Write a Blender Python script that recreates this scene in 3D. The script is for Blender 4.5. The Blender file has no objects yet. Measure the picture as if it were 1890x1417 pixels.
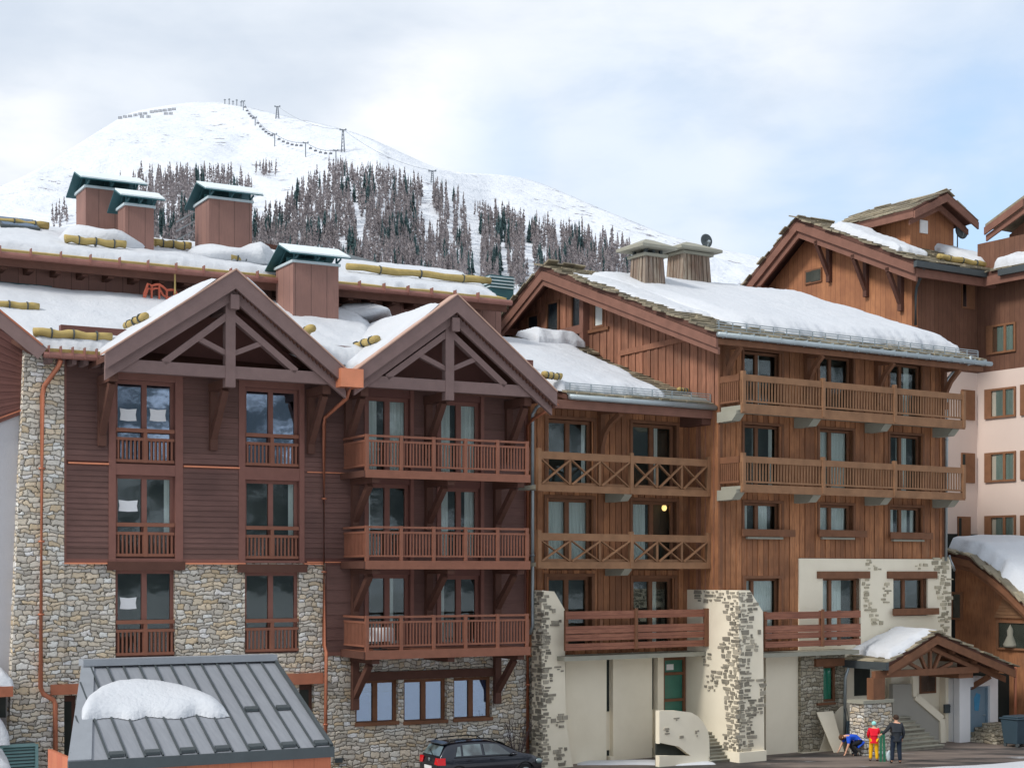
import bpy, math, random
from mathutils import Vector, noise
R = random.Random(7)
sc = bpy.context.scene
# ------------------------------------------------------------------ camera
FPX, CX, HY, CH = 2900.0, 945.0, 1055.0, 7.0      # focal length in photo pixels, horizon, camera height
cam = bpy.data.cameras.new('camera'); camo = bpy.data.objects.new('camera', cam)
sc.collection.objects.link(camo); sc.camera = camo
cam.sensor_width = 36; cam.lens = 36*FPX/1890; cam.shift_y = (HY-708.5)/1890
cam.clip_start = .5; cam.clip_end = 9000
camo.location = (0, 0, CH); camo.rotation_euler = (math.radians(90), 0, 0)
# ------------------------------------------------------------------ light
SUN_EL, SUN_AZ = 42, 232            # compass bearing the light comes from (0 = +Y, clockwise)
sd = bpy.data.lights.new('sun', 'SUN'); so = bpy.data.objects.new('sun', sd); sc.collection.objects.link(so)
sd.energy = 1.9; sd.angle = math.radians(14); sd.color = (1, .96, .9)
so.rotation_euler = (math.radians(90-SUN_EL), 0, math.radians(180-SUN_AZ)); so.location = (-30, -30, 60)
sc.view_settings.view_transform = 'Standard'; sc.view_settings.look = 'None'
sc.view_settings.exposure = 0.48; sc.view_settings.gamma = 1
sc.render.engine = 'CYCLES'
# ------------------------------------------------------------------ sky
W = bpy.data.worlds.new('World'); sc.world = W; W.use_nodes = True
class NT:
    def __init__(s, nt): s.nt = nt; s.N = nt.nodes; s.L = nt.links
    def n(s, t, **k):
        a = s.N.new(t)
        for q, v in k.items():
            if q.startswith('i_'): a.inputs[q[2:].replace('_', ' ')].default_value = v
            else: setattr(a, q, v)
        return a
    def val(s, sock, v):
        if isinstance(v, bpy.types.NodeSocket): s.L.new(v, sock)
        elif v is not None: sock.default_value = v
    def m(s, op, a, b=None, c=None, clamp=False):
        q = s.N.new('ShaderNodeMath'); q.operation = op; q.use_clamp = clamp
        s.val(q.inputs[0], a); s.val(q.inputs[1], b) if b is not None else 0
        if c is not None: s.val(q.inputs[2], c)
        return q.outputs[0]
    def mix(s, f, a, b, mode='MIX'):
        q = s.N.new('ShaderNodeMix'); q.data_type = 'RGBA'; q.blend_type = mode
        s.val(q.inputs[0], f); s.val(q.inputs[6], a); s.val(q.inputs[7], b); return q.outputs[2]
    def noise(s, vec, scale, detail=4, rough=.55, dist=0):
        q = s.n('ShaderNodeTexNoise'); q.inputs['Scale'].default_value = scale; q.inputs['Detail'].default_value = detail
        q.inputs['Roughness'].default_value = rough; q.inputs['Distortion'].default_value = dist
        if vec: s.L.new(vec, q.inputs['Vector'])
        return q.outputs[0]
    def ramp(s, f, stops):
        q = s.N.new('ShaderNodeValToRGB'); e = q.color_ramp.elements
        while len(e) < len(stops): e.new(.5)
        for i, (p, c) in enumerate(stops):
            e[i].position = p; e[i].color = (c if isinstance(c, tuple) else (c, c, c))[:3] + (1,)
        s.L.new(f, q.inputs[0]); return q.outputs[0]
    def mapr(s, v, a, b, c=0, d=1):
        q = s.N.new('ShaderNodeMapRange'); s.val(q.inputs[0], v)
        for i, x in enumerate((a, b, c, d)): q.inputs[i+1].default_value = x
        q.interpolation_type = 'SMOOTHSTEP'; return q.outputs[0]
    def scale(s, vec, v):
        q = s.n('ShaderNodeMapping'); q.inputs['Scale'].default_value = v; s.L.new(vec, q.inputs[0]); return q.outputs[0]
def lin(h):
    h = h.lstrip('#'); o = []
    for i in (0, 2, 4):
        c = int(h[i:i+2], 16)/255; o.append(c/12.92 if c < .04045 else ((c+.055)/1.055)**2.4)
    return tuple(o)+(1,)
def pdir(px, py):
    v = Vector(((px-CX)/FPX, 1, (HY-py)/FPX)); v.normalize(); return v
w = NT(W.node_tree); bg = w.N['Background']
sky = w.n('ShaderNodeTexSky'); sky.sky_type = 'NISHITA'; sky.sun_disc = False
sky.sun_elevation = math.radians(SUN_EL); sky.sun_rotation = math.radians(SUN_AZ); sky.altitude = 1800
tc = w.n('ShaderNodeTexCoord').outputs['Generated']
n1 = w.noise(w.scale(tc, (1, 1, 2.0)), 3.2, 5, .5, .3)
n2 = w.noise(w.scale(tc, (1, 1, 2.4)), 9, 5, .55, .2)
def blob(px, py, r0, r1):
    q = w.n('ShaderNodeVectorMath'); q.operation = 'DISTANCE'; w.L.new(tc, q.inputs[0]); q.inputs[1].default_value = pdir(px, py)
    return w.mapr(q.outputs['Value'], r0/FPX, r1/FPX, 1, 0)
# openings of blue sky between the clouds, by compass direction
hole = w.m('MAXIMUM', w.m('MULTIPLY', blob(1860, 330, 60, 480), .95), w.m('MULTIPLY', blob(1180, 330, 40, 420), .62))
hole = w.m('MAXIMUM', hole, w.m('MULTIPLY', blob(1520, 420, 40, 360), .8))
hole = w.m('MAXIMUM', hole, w.m('MULTIPLY', blob(935, 285, 10, 200), .9))
hole = w.m('MULTIPLY', hole, w.mapr(w.m('ADD', n1, w.m('MULTIPLY', n2, .5)), .45, .95, 1.25, .5), clamp=True)
bright = w.m('MAXIMUM', blob(790, 240, 60, 210), w.m('MULTIPLY', blob(20, 270, 40, 200), .7))
bright = w.m('MAXIMUM', bright, w.m('MULTIPLY', blob(1250, 40, 80, 520), .55))
bright = w.m('MULTIPLY', bright, w.mapr(n2, .35, .62, .35, 1))
cloud = w.mix(w.mapr(w.m('ADD', w.m('MULTIPLY', n1, .6), w.m('MULTIPLY', n2, .4)), .36, .66), (.49, .55, .635, 1), (.65, .69, .745, 1))
cloud = w.mix(bright, cloud, (.78, .79, .81, 1))
blue = w.n('ShaderNodeVectorMath'); blue.operation = 'MULTIPLY_ADD'
w.L.new(sky.outputs[0], blue.inputs[0]); blue.inputs[1].default_value = (.05, .05, .05); blue.inputs[2].default_value = (.28, .38, .50)
col = w.mix(hole, cloud, blue.outputs[0])
w.L.new(col, bg.inputs[0]); bg.inputs[1].default_value = 1.0
# ------------------------------------------------------------------ frames and mesh building
class Frame:
    def __init__(s, px, Y, deg):
        a = math.radians(deg); s.O = Vector(((px-CX)/FPX*Y, Y, 0)); s.d = Vector((math.cos(a), math.sin(a), 0)); s.n = Vector((math.sin(a), -math.cos(a), 0))
    def P(s, u, w, z): return s.O + s.d*u + s.n*w + Vector((0, 0, z))
    def U(s, px, w=0):
        r = Vector(((px-CX)/FPX, 1, 0)); t = (s.O.dot(s.n)+w)/r.dot(s.n); return (r*t-s.O).dot(s.d)
    def Z(s, px, py, w=0):
        r = Vector(((px-CX)/FPX, 1, 0)); t = (s.O.dot(s.n)+w)/r.dot(s.n); return CH+t*(HY-py)/FPX
    def W(s, px, u=0):      # w where the plane u=const is met
        r = Vector(((px-CX)/FPX, 1, 0)); t = (s.O.dot(s.d)+u)/r.dot(s.d); return (r*t-s.O).dot(s.n)
    def ZS(s, px, py, u=0):
        r = Vector(((px-CX)/FPX, 1, 0)); t = (s.O.dot(s.d)+u)/r.dot(s.d); return CH+t*(HY-py)/FPX
    def rect(s, a, b, t, bt, w=0):
        c = (a+b)/2; return s.U(a, w), s.U(b, w), s.Z(c, bt, w), s.Z(c, t, w)
FW = Frame(CX, 0.0001, 0); FW.O = Vector((0, 0, 0))
class MB:
    def __init__(s): s.v = []; s.f = []
    def add(s, vs, fs):
        b = len(s.v); s.v += [Vector(x) for x in vs]; s.f += [tuple(b+i for i in f) for f in fs]; return s
    def hexa(s, p):   # 8 points: bottom 4 ccw, top 4 ccw
        return s.add(p, [(3, 2, 1, 0), (4, 5, 6, 7), (0, 1, 5, 4), (1, 2, 6, 5), (2, 3, 7, 6), (3, 0, 4, 7)])
    def box(s, F, u0, u1, w0, w1, z0, z1):
        if u0 > u1: u0, u1 = u1, u0
        if w0 > w1: w0, w1 = w1, w0
        return s.hexa([F.P(u0, w1, z0), F.P(u1, w1, z0), F.P(u1, w0, z0), F.P(u0, w0, z0), F.P(u0, w1, z1), F.P(u1, w1, z1), F.P(u1, w0, z1), F.P(u0, w0, z1)])
    def beam(s, p, q, a, b, up=(0, 0, 1)):   # a: width across, b: height
        p, q = Vector(p), Vector(q); t = (q-p).normalized(); up = Vector(up)
        x = t.cross(up)
        if x.length < 1e-4: x = t.cross(Vector((1, 0, 0)))
        x.normalize(); y = x.cross(t).normalized(); x *= a/2; y *= b/2
        return s.hexa([p-x-y, p+x-y, q+x-y, q-x-y, p-x+y, p+x+y, q+x+y, q-x+y])
    def poly(s, F, w0, w1, pts):     # (u,z) outline extruded between w0 and w1 (w1 outer)
        n = len(pts); ar = sum(pts[i][0]*pts[(i+1) % n][1]-pts[(i+1) % n][0]*pts[i][1] for i in range(n))
        if ar < 0: pts = pts[::-1]
        vs = [F.P(u, w1, z) for u, z in pts]+[F.P(u, w0, z) for u, z in pts]
        fs = [tuple(range(n)), tuple(range(2*n-1, n-1, -1))]+[(i, i+n, (i+1) % n+n, (i+1) % n) for i in range(n)]
        return s.add(vs, fs)
    def polys(s, F, u0, u1, pts):    # (w,z) outline extruded between u0 and u1
        n = len(pts); vs = [F.P(u0, a, z) for a, z in pts]+[F.P(u1, a, z) for a, z in pts]
        fs = [tuple(range(n)), tuple(range(2*n-1, n-1, -1))]+[(i, i+n, (i+1) % n+n, (i+1) % n) for i in range(n)]
        return s.add(vs, fs)
    def slab(s, q, th):              # quad (4 world points) thickened downwards
        q = [Vector(x) for x in q]; d = Vector((0, 0, th)); return s.hexa([x-d for x in q]+q)
    def tube(s, pts, r, n=8, cap=True):
        pts = [Vector(p) for p in pts]; rings = []
        rr = r if isinstance(r, (list, tuple)) else [r]*len(pts)
        for i, p in enumerate(pts):
            t = (pts[min(i+1, len(pts)-1)]-pts[max(i-1, 0)]).normalized()
            x = t.cross(Vector((0, 0, 1))); x = t.cross(Vector((1, 0, 0))) if x.length < 1e-3 else x
            x.normalize(); y = t.cross(x)
            rings.append([p+(x*math.cos(2*math.pi*k/n)+y*math.sin(2*math.pi*k/n))*rr[i] for k in range(n)])
        b = len(s.v); s.v += [v for g in rings for v in g]
        for i in range(len(pts)-1):
            for k in range(n): s.f.append((b+i*n+k, b+i*n+(k+1) % n, b+(i+1)*n+(k+1) % n, b+(i+1)*n+k))
        if cap: s.f.append(tuple(b+k for k in range(n))[::-1]); s.f.append(tuple(b+(len(pts)-1)*n+k for k in range(n)))
        return s
    def ell(s, c, r, n=10, m=7, rot=None):
        b = len(s.v); c = Vector(c)
        for i in range(m+1):
            a = math.pi*i/m
            for k in range(n):
                t = 2*math.pi*k/n; v = Vector((r[0]*math.sin(a)*math.cos(t), r[1]*math.sin(a)*math.sin(t), r[2]*math.cos(a)))
                if rot: v.rotate(rot)
                s.v.append(c+v)
        for i in range(m):
            for k in range(n): s.f.append((b+i*n+k, b+(i+1)*n+k, b+(i+1)*n+(k+1) % n, b+i*n+(k+1) % n))
        return s
    def build(s, name, mat, parent=None, F=None, smooth=False, base=None, bevel=0, recalc=True):
        if not s.v: return None
        off = Vector((0, 0, 0)); p = parent
        while p is not None: off += p.location; p = p.parent
        if base is not None: off = off+Vector(base)-(off if parent is None else Vector((0, 0, 0)))
        me = bpy.data.meshes.new(name); me.from_pydata([tuple(v-off) for v in s.v], [], s.f)
        if recalc:
            import bmesh
            bm = bmesh.new(); bm.from_mesh(me); bmesh.ops.recalc_face_normals(bm, faces=bm.faces); bm.to_mesh(me); bm.free()
        F = F or FA
        uv = me.uv_layers.new(name='UVMap').data; vs = me.vertices
        for pl in me.polygons:
            N = pl.normal; a, b = abs(N.dot(F.n)), abs(N.dot(F.d))
            for li in pl.loop_indices:
                c = vs[me.loops[li].vertex_index].co+off
                if abs(N.z) > .75: uv[li].uv = (c.dot(F.d), c.dot(F.n))
                elif a >= b: uv[li].uv = (c.dot(F.d), c.z)
                else: uv[li].uv = (c.dot(F.n), c.z)
            if smooth: pl.use_smooth = True
        me.materials.append(mat)
        o = bpy.data.objects.new(name, me); sc.collection.objects.link(o)
        if base is not None and parent is None: o.location = base
        if parent: o.parent = parent
        if bevel:
            md = o.modifiers.new('b', 'BEVEL'); md.width = bevel; md.segments = 2; md.limit_method = 'ANGLE'
        return o
def tag(o, label=None, cat=None, group=None, kind=None):
    if label: o['label'] = label
    if cat: o['category'] = cat
    if group: o['group'] = group
    if kind: o['kind'] = kind
    return o
def empty(name, loc, label, cat, group=None):
    o = bpy.data.objects.new(name, None); o.location = loc; o.empty_display_size = .3; sc.collection.objects.link(o)
    return tag(o, label, cat, group)
FA = Frame(270, 49.7, 29.1)
FC = Frame(1327, 58.9, 33.4)
FD = Frame(1683, 75.4, 33.4)
# ------------------------------------------------------------------ materials
def mat(name, fn, rough=.7, metal=0, spec=.3, bump=None):
    m = bpy.data.materials.new(name); m.use_nodes = True; t = NT(m.node_tree); b = t.N['Principled BSDF']
    b.inputs['Roughness'].default_value = rough; b.inputs['Metallic'].default_value = metal; b.inputs['Specular IOR Level'].default_value = spec
    r = fn(t, b)
    c, h = r if isinstance(r, tuple) and len(r) == 2 else (r, None)
    t.val(b.inputs['Base Color'], c)
    if h is not None:
        q = t.n('ShaderNodeBump'); q.inputs['Strength'].default_value = bump[0] if bump else .4; q.inputs['Distance'].default_value = bump[1] if bump else .02
        t.L.new(h, q.inputs['Height']); t.L.new(q.outputs[0], b.inputs['Normal'])
    return m
GN = 1.18
def lg(c): return tuple(min(.82, x*GN) for x in lin(c)[:3])+(1,)
def uvn(t): return t.n('ShaderNodeUVMap').outputs[0]
def obn(t): return t.n('ShaderNodeTexCoord').outputs['Object']
def plain(c, v=.12, sc_=3):
    def f(t, b):
        n = t.noise(obn(t), sc_, 5, .6); return t.mix(n, tuple(x*(1-v*1.6) for x in lg(c)[:3])+(1,), tuple(min(1, x*(1+v)) for x in lg(c)[:3])+(1,)), t.noise(obn(t), 30, 3)
    return f
def boards(c1, c2, c3, width, vertical=True, groove=.05, streak=.35):
    def f(t, b):
        uv = uvn(t); s = t.n('ShaderNodeSeparateXYZ'); t.L.new(uv, s.inputs[0])
        a = s.outputs[0] if vertical else s.outputs[1]
        q = t.m('DIVIDE', a, width); fl = t.m('FLOOR', q); fr = t.m('SUBTRACT', q, fl)
        wn = t.n('ShaderNodeTexWhiteNoise'); wn.noise_dimensions = '1D'; t.L.new(fl, wn.inputs['W'])
        g = t.noise(t.scale(uv, (14, 1.2, 1) if vertical else (1.2, 14, 1)), 1.6, 6, .65, .4)
        big = t.noise(uv, .45, 3, .6)
        c = t.mix(wn.outputs[0], lg(c1), lg(c2))
        c = t.mix(t.m('MULTIPLY', t.mapr(g, .4, .75), streak*2, clamp=True), c, lg(c3))
        c = t.mix(t.mapr(big, .35, .7, 0, .6), c, lg(c3))
        e = t.m('MINIMUM', fr, t.m('SUBTRACT', 1, fr)); gr = t.mapr(e, groove*.3, groove)
        c = t.mix(gr, tuple(x*.35 for x in lg(c3)[:3])+(1,), c)
        return c, t.m('ADD', gr, t.m('MULTIPLY', g, .25))
    return f
def bboards(c1, c2, c3, streak=.4):
    def f(t, b):
        uv = uvn(t); r = t.n('ShaderNodeNewGeometry').outputs['Random Per Island']
        g = t.noise(t.scale(uv, (13, 1.0, 1)), 1.7, 6, .65, .5); big = t.noise(uv, .5, 3, .6)
        c = t.mix(r, lg(c1), lg(c2)); c = t.mix(t.m('MULTIPLY', t.mapr(g, .42, .75), streak*2, clamp=True), c, lg(c3))
        c = t.mix(t.mapr(big, .38, .7, 0, .6), c, lg(c3)); c = t.mix(t.mapr(t.noise(t.scale(uv, (1, .5, 1)), 1.1, 5, .7), .55, .8, 0, .35), c, lg('#a58a72'))
        return c, g
    return f
def stone(c_list, mortar, su=3.3, sz=7.2):
    def f(t, b):
        uv = uvn(t); sp = t.n('ShaderNodeSeparateXYZ'); t.L.new(uv, sp.inputs[0])
        w1 = t.m('SUBTRACT', t.noise(uv, 1.5, 3, .6), .5); w2 = t.m('SUBTRACT', t.noise(t.scale(uv, (1, 1.6, 1)), 5.5, 2, .5), .5)
        z = t.m('MULTIPLY', t.m('ADD', t.m('ADD', sp.outputs[1], t.m('MULTIPLY', w1, .42)), t.m('MULTIPLY', w2, .10)), sz)
        def vor(wsock, feat):
            q = t.n('ShaderNodeTexVoronoi'); q.voronoi_dimensions = '1D'; q.feature = feat; q.inputs['Scale'].default_value = 1; q.inputs['Randomness'].default_value = .75; t.L.new(wsock, q.inputs['W']); return q
        r1 = vor(z, 'F1'); e1 = vor(z, 'DISTANCE_TO_EDGE'); cs = t.n('ShaderNodeSeparateColor'); t.L.new(r1.outputs['Color'], cs.inputs[0])
        u = t.m('ADD', t.m('MULTIPLY', t.m('ADD', sp.outputs[0], t.m('MULTIPLY', w2, .16)), t.m('MULTIPLY', t.m('ADD', t.m('MULTIPLY', cs.outputs[1], .9), .6), su)), t.m('MULTIPLY', cs.outputs[0], 317))
        r2 = vor(u, 'F1'); e2 = vor(u, 'DISTANCE_TO_EDGE'); c2 = t.n('ShaderNodeSeparateColor'); t.L.new(r2.outputs['Color'], c2.inputs[0])
        c = t.ramp(c2.outputs[0], [(i/(len(c_list)-1), lg(x)) for i, x in enumerate(c_list)])
        c = t.mix(t.mapr(t.noise(uv, 14, 4, .6), .35, .8, 0, .5), c, lg(c_list[0]))
        d = t.m('MINIMUM', t.m('DIVIDE', e1.outputs['Distance'], sz), t.m('DIVIDE', e2.outputs['Distance'], su))
        d = t.m('ADD', d, t.m('MULTIPLY', t.m('SUBTRACT', t.noise(uv, 11, 2), .5), .016))
        ed = t.mapr(d, .003, .013)
        c = t.mix(ed, lg(mortar), c)
        return c, t.m('ADD', t.mapr(d, .0, .04), t.m('MULTIPLY', t.noise(uv, 9, 4), .4))
    return f
def snowf(t, b):
    o = obn(t)
    c = t.mix(t.noise(o, .6, 3), (.56, .585, .62, 1), (.64, .65, .67, 1))
    return c, t.m('ADD', t.noise(o, 1.1, 8, .62), t.m('MULTIPLY', t.noise(o, 9, 5, .7), .3))
M = {}
M['siding'] = mat('dark_siding', boards('#624841', '#70524b', '#503a36', .6, False, .004, .25), .75)
M['panel'] = mat('brown_panel', plain('#69463f', .12, 2), .7)
M['trim'] = mat('brown_trim', plain('#7b544a', .14, 3), .7)
M['truss'] = mat('truss_wood', plain('#75605c', .16, 2.5), .75)
M['rail'] = mat('rail_wood', plain('#825543', .2, 3), .65)
M['dark'] = mat('dark_wood', plain('#573a30', .2, 3), .75)
M['stone'] = mat('rubble_stone', stone(['#9b948a', '#cfc7b8', '#b9a484', '#e0dcd4', '#c2b9ab', '#a9a49c', '#d0ba98', '#ece8e0'], '#3f3a2f'), .85, bump=(1, .03))
M['stoneg'] = mat('grey_stone', stone(['#77705f', '#a79e8a', '#8d8675', '#b9b2a2', '#9a8d78'], '#4b463b', 3.4, 7), .85, bump=(1, .03))
M['copper'] = mat('copper', plain('#a8684d', .2, 2), .45, .35, .5)
M['coppero'] = mat('copper_bright', plain('#d08462', .15, 2), .4, .4, .5)
M['gutter'] = mat('copper_gutter', plain('#8c6258', .2, 4), .5, .3)
M['zinc'] = mat('zinc', plain('#9aa3a6', .15, 2), .4, .5)
M['metalroof'] = mat('grey_metal_roof', lambda t, b: (t.mix(t.noise(t.scale(uvn(t), (6, .6, 1)), 2, 5, .7), lin('#7c7f85'), lin('#a0a3a8')), t.noise(uvn(t), 20, 2)), .5, .2, bump=(.1, .005))
M['metaldark'] = mat('dark_grey_metal', plain('#4b5153', .15, 2), .5, .3)
M['snow'] = mat('snow', snowf, .6, 0, .3, bump=(.55, .16))
M['chim'] = mat('chimney_cladding', boards('#84635a', '#8f6b60', '#745850', .6, True, .02, .3), .7)
M['teal'] = mat('teal_metal', plain('#3a6066', .2, 2), .5, .2)
M['tealpale'] = mat('pale_patina', plain('#b4c2c6', .12, 2), .5, .1)
M['log'] = mat('peeled_log', plain('#a8935c', .3, 3), .7)
def island(a, b_, c_, v=.35):
    def f(t, b):
        g = t.n('ShaderNodeNewGeometry').outputs['Random Per Island']
        c = t.mix(g, lg(a), lg(b_)); return t.mix(t.mapr(t.noise(obn(t), 2.2, 4, .7), .4, .75, 0, v*2), c, lg(c_)), t.noise(obn(t), 14, 4)
    return f
M['slate'] = mat('stone_slab_roof', island('#696154', '#9c917b', '#5b5847', .4), .85, bump=(.5, .02))
M['board'] = mat('vertical_boards', bboards('#85593e', '#ae7751', '#5d3e2c'), .75)
M['boardr'] = mat('reddish_boards', bboards('#805744', '#a06f58', '#5f4336'), .78)
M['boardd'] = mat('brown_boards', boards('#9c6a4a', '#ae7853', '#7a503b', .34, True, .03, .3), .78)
M['boardsh'] = mat('shaded_brown_boards', boards('#6b4b3a', '#755342', '#543a30', .30, True, .03, .3), .78)  # rear building's boards again, with the shade on front and wing in the colour
M['bargec'] = mat('red_brown_beam', plain('#7a5649', .25, 2), .75)
M['oak'] = mat('weathered_oak', plain('#876449', .3, 2), .78)
M['oakd'] = mat('brown_oak', plain('#744f39', .28, 3), .75)
M['grey'] = mat('grey_planks', boards('#837a70', '#a09686', '#6a4f3e', .28, True, .06, .5), .85)
M['stucco'] = mat('cream_stucco', lambda t, b: (t.mix(t.mapr(t.noise(obn(t), .5, 5, .6), .3, .8, 0, .5), lin('#f0e6d0'), lin('#d8ccb4')), t.noise(obn(t), 40, 4)), .9, bump=(.3, .01))
M['stuccod'] = mat('pink_cream_stucco', lambda t, b: (t.mix(t.noise(obn(t), .4, 5, .6), lin('#e2d0c4'), lin('#d4c0b5')), t.noise(obn(t), 30, 4)), .9, bump=(.3, .01))
M['greywall'] = mat('grey_render', plain('#a9a7a9', .06, 1), .9)
M['conc'] = mat('pale_concrete', plain('#8f8d80', .12, 2), .85)
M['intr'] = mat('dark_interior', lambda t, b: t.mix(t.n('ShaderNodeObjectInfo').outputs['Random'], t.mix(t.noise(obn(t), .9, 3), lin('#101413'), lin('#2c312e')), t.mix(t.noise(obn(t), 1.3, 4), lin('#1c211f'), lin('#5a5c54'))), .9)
M['curtain'] = mat('pale_curtain', lambda t, b: (t.mix(t.noise(t.scale(uvn(t), (16, .3, 1)), 1, 3), lin('#b3b8b4'), lin('#ecefec'))), .9)
M['paper'] = mat('white_paper', plain('#dfe8ea', .05, 4), .8)
M['asphalt'] = mat('asphalt', lambda t, b: (t.mix(t.mapr(t.noise(t.scale(obn(t), (.5, 1.6, 1)), .9, 8, .7), .60, .68, 0, .7), t.mix(t.mapr(t.noise(t.scale(obn(t), (.4, 1.5, 1)), .5, 6, .65), .38, .62), lin('#3c3938'), lin('#80736a')), lin('#b9bcc0')), t.noise(obn(t), 25, 4)), .75, bump=(.4, .02))
def glassf(name, base, k0=.10, k1=.75, tint=(1, 1, 1, 1), wav=.0015):
    m = bpy.data.materials.new(name); m.use_nodes = True; t = NT(m.node_tree); t.N.remove(t.N['Principled BSDF'])
    tr = t.n('ShaderNodeBsdfTransparent'); tr.inputs[0].default_value = base
    g = t.n('ShaderNodeBsdfGlossy'); g.inputs[0].default_value = tint; g.inputs['Roughness'].default_value = .03
    bp = t.n('ShaderNodeBump'); bp.inputs['Distance'].default_value = wav; bp.inputs['Strength'].default_value = 1
    t.L.new(t.noise(obn(t), 1.6, 2), bp.inputs['Height']); t.L.new(bp.outputs[0], g.inputs['Normal'])
    lw = t.n('ShaderNodeLayerWeight'); lw.inputs[0].default_value = .16
    mx = t.n('ShaderNodeMixShader'); t.L.new(t.mapr(lw.outputs['Fresnel'], 0, 1, k0, k1), mx.inputs[0]); t.L.new(tr.outputs[0], mx.inputs[1]); t.L.new(g.outputs[0], mx.inputs[2])
    t.L.new(mx.outputs[0], t.N['Material Output'].inputs[0]); return m
M['glass'] = glassf('window_glass', (.90, .93, .92, 1), .05, .6, (.88, .96, .97, 1))
M['glassb'] = glassf('bluish_glass', (.5, .58, .68, 1), .30, .9, (.72, .84, 1, 1))
# ------------------------------------------------------------------ building helpers
def grid_wall(mb, F, u0, u1, z0, z1, w, th, holes, top=None):
    """flat wall between u0,u1,z0,z1 with rectangular holes (u0,u1,z0,z1)"""
    us = sorted({u0, u1} | {h for H in holes for h in H[:2] if u0 < h < u1}); zs = sorted({z0, z1} | {h for H in holes for h in H[2:4] if z0 < h < z1})
    for i in range(len(us)-1):
        run = None
        for j in range(len(zs)-1):
            cu, cz = (us[i]+us[i+1])/2, (zs[j]+zs[j+1])/2
            solid = not any(H[0] < cu < H[1] and H[2] < cz < H[3] for H in holes)
            if solid and run is None: run = zs[j]
            if (not solid) and run is not None: mb.box(F, us[i], us[i+1], w-th, w, run, zs[j]); run = None
        if run is not None: mb.box(F, us[i], us[i+1], w-th, w, run, zs[-1])
def lap(mb, F, u0, u1, z0, z1, w, holes, step=.17):
    n = max(1, round((z1-z0)/step)); h = (z1-z0)/n
    for k in range(n):
        a, b = z0+k*h, z0+(k+1)*h; c = (a+b)/2
        cuts = sorted([(H[0], H[1]) for H in holes if H[2] < c < H[3]]); x = u0
        for (p, q) in cuts+[(u1, u1)]:
            if p > x+.01:
                pp = min(p, u1); mb.hexa([F.P(x, w+.035, a), F.P(pp, w+.035, a), F.P(pp, w, a), F.P(x, w, a), F.P(x, w+.012, b-.004), F.P(pp, w+.012, b-.004), F.P(pp, w, b-.004), F.P(x, w, b-.004)])
            x = max(x, q)
def vboards(mb, P, a0, a1, zlo, zhi, holes, step=.27, gap=.034):
    """P(a,depth,z) ; vertical boards with random depth; zlo/zhi callables"""
    n = max(1, round(abs(a1-a0)/step)); h = (a1-a0)/n
    for k in range(n):
        a, b = a0+k*h, a0+(k+1)*h; c = (a+b)/2; d = .02+.022*(k % 2)+R.random()*.008
        lo, hi = zlo(c), zhi(c)
        cuts = sorted([(H[2], H[3]) for H in holes if H[0]-.01 < c < H[1]+.01]); z = lo
        for (p, q) in cuts+[(hi, hi)]:
            if p > z+.01:
                e, g = (a+gap*(1 if h > 0 else -1)/2, b-gap*(1 if h > 0 else -1)/2); t = min(p, hi)
                za, zb = (zhi(a), zhi(b)) if t >= hi-1e-6 else (t, t)
                mb.hexa([P(e, d, z), P(g, d, z), P(g, -.01, z), P(e, -.01, z), P(e, d, za), P(g, d, zb), P(g, -.01, zb), P(e, -.01, za)])
            z = max(z, q)
def window(par, F, r, w, fm, gm='glass', curt=None, fw=.085, split=(.5,), name='window', intr=True, paper=None, label=None):
    u0, u1, z0, z1 = r; mb = MB()
    mb.box(F, u0, u0+fw, w-.09, w, z0, z1); mb.box(F, u1-fw, u1, w-.09, w, z0, z1)
    mb.box(F, u0+fw, u1-fw, w-.09, w, z1-fw, z1); mb.box(F, u0+fw, u1-fw, w-.09, w, z0, z0+fw)
    for s in split:
        c = u0+(u1-u0)*s; mb.box(F, c-fw*.75, c+fw*.75, w-.085, w+.015, z0+fw, z1-fw)
    o = mb.build(name, M[fm], par, F)
    if label: o['label'] = label
    MB().box(F, u0+fw*.5, u1-fw*.5, w-.055, w-.045, z0+fw*.5, z1-fw*.5).build('pane', M[gm], o, F)
    if intr:
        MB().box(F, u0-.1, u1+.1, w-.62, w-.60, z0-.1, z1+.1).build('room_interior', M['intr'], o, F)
    if curt:
        for (a, b) in curt:
            c = MB(); n = max(2, int((b-a)*(u1-u0)/.07)); x0 = u0+(u1-u0)*a; dx = (b-a)*(u1-u0)/n
            for k in range(n):
                y0, y1 = (w-.16-.03*(k % 2)), (w-.16-.03*((k+1) % 2))
                c.add([F.P(x0+k*dx, y0, z0), F.P(x0+(k+1)*dx, y1, z0), F.P(x0+(k+1)*dx, y1, z1), F.P(x0+k*dx, y0, z1)], [(0, 1, 2, 3)])
            c.build('curtain', M['curtain'], o, F, recalc=False)
    if paper:
        for (a, b, c, d) in paper:
            U = lambda t: u0+(u1-u0)*t
            Zz = lambda t: z0+(z1-z0)*t
            mp = MB().poly(F, w-.043, w-.038, [(U(a), Zz(c)), (U((a+b)/2), Zz(c)-.02), (U(b), Zz(c)), (U(b)-.03, Zz((c+d)/2)), (U(b), Zz(d)), (U((a+b)/2), Zz(d)-.03), (U(a), Zz(d)), (U(a)+.03, Zz((c+d)/2))])
            mp.build('paper_notice', M['paper'], o, F)
    return o
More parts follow.
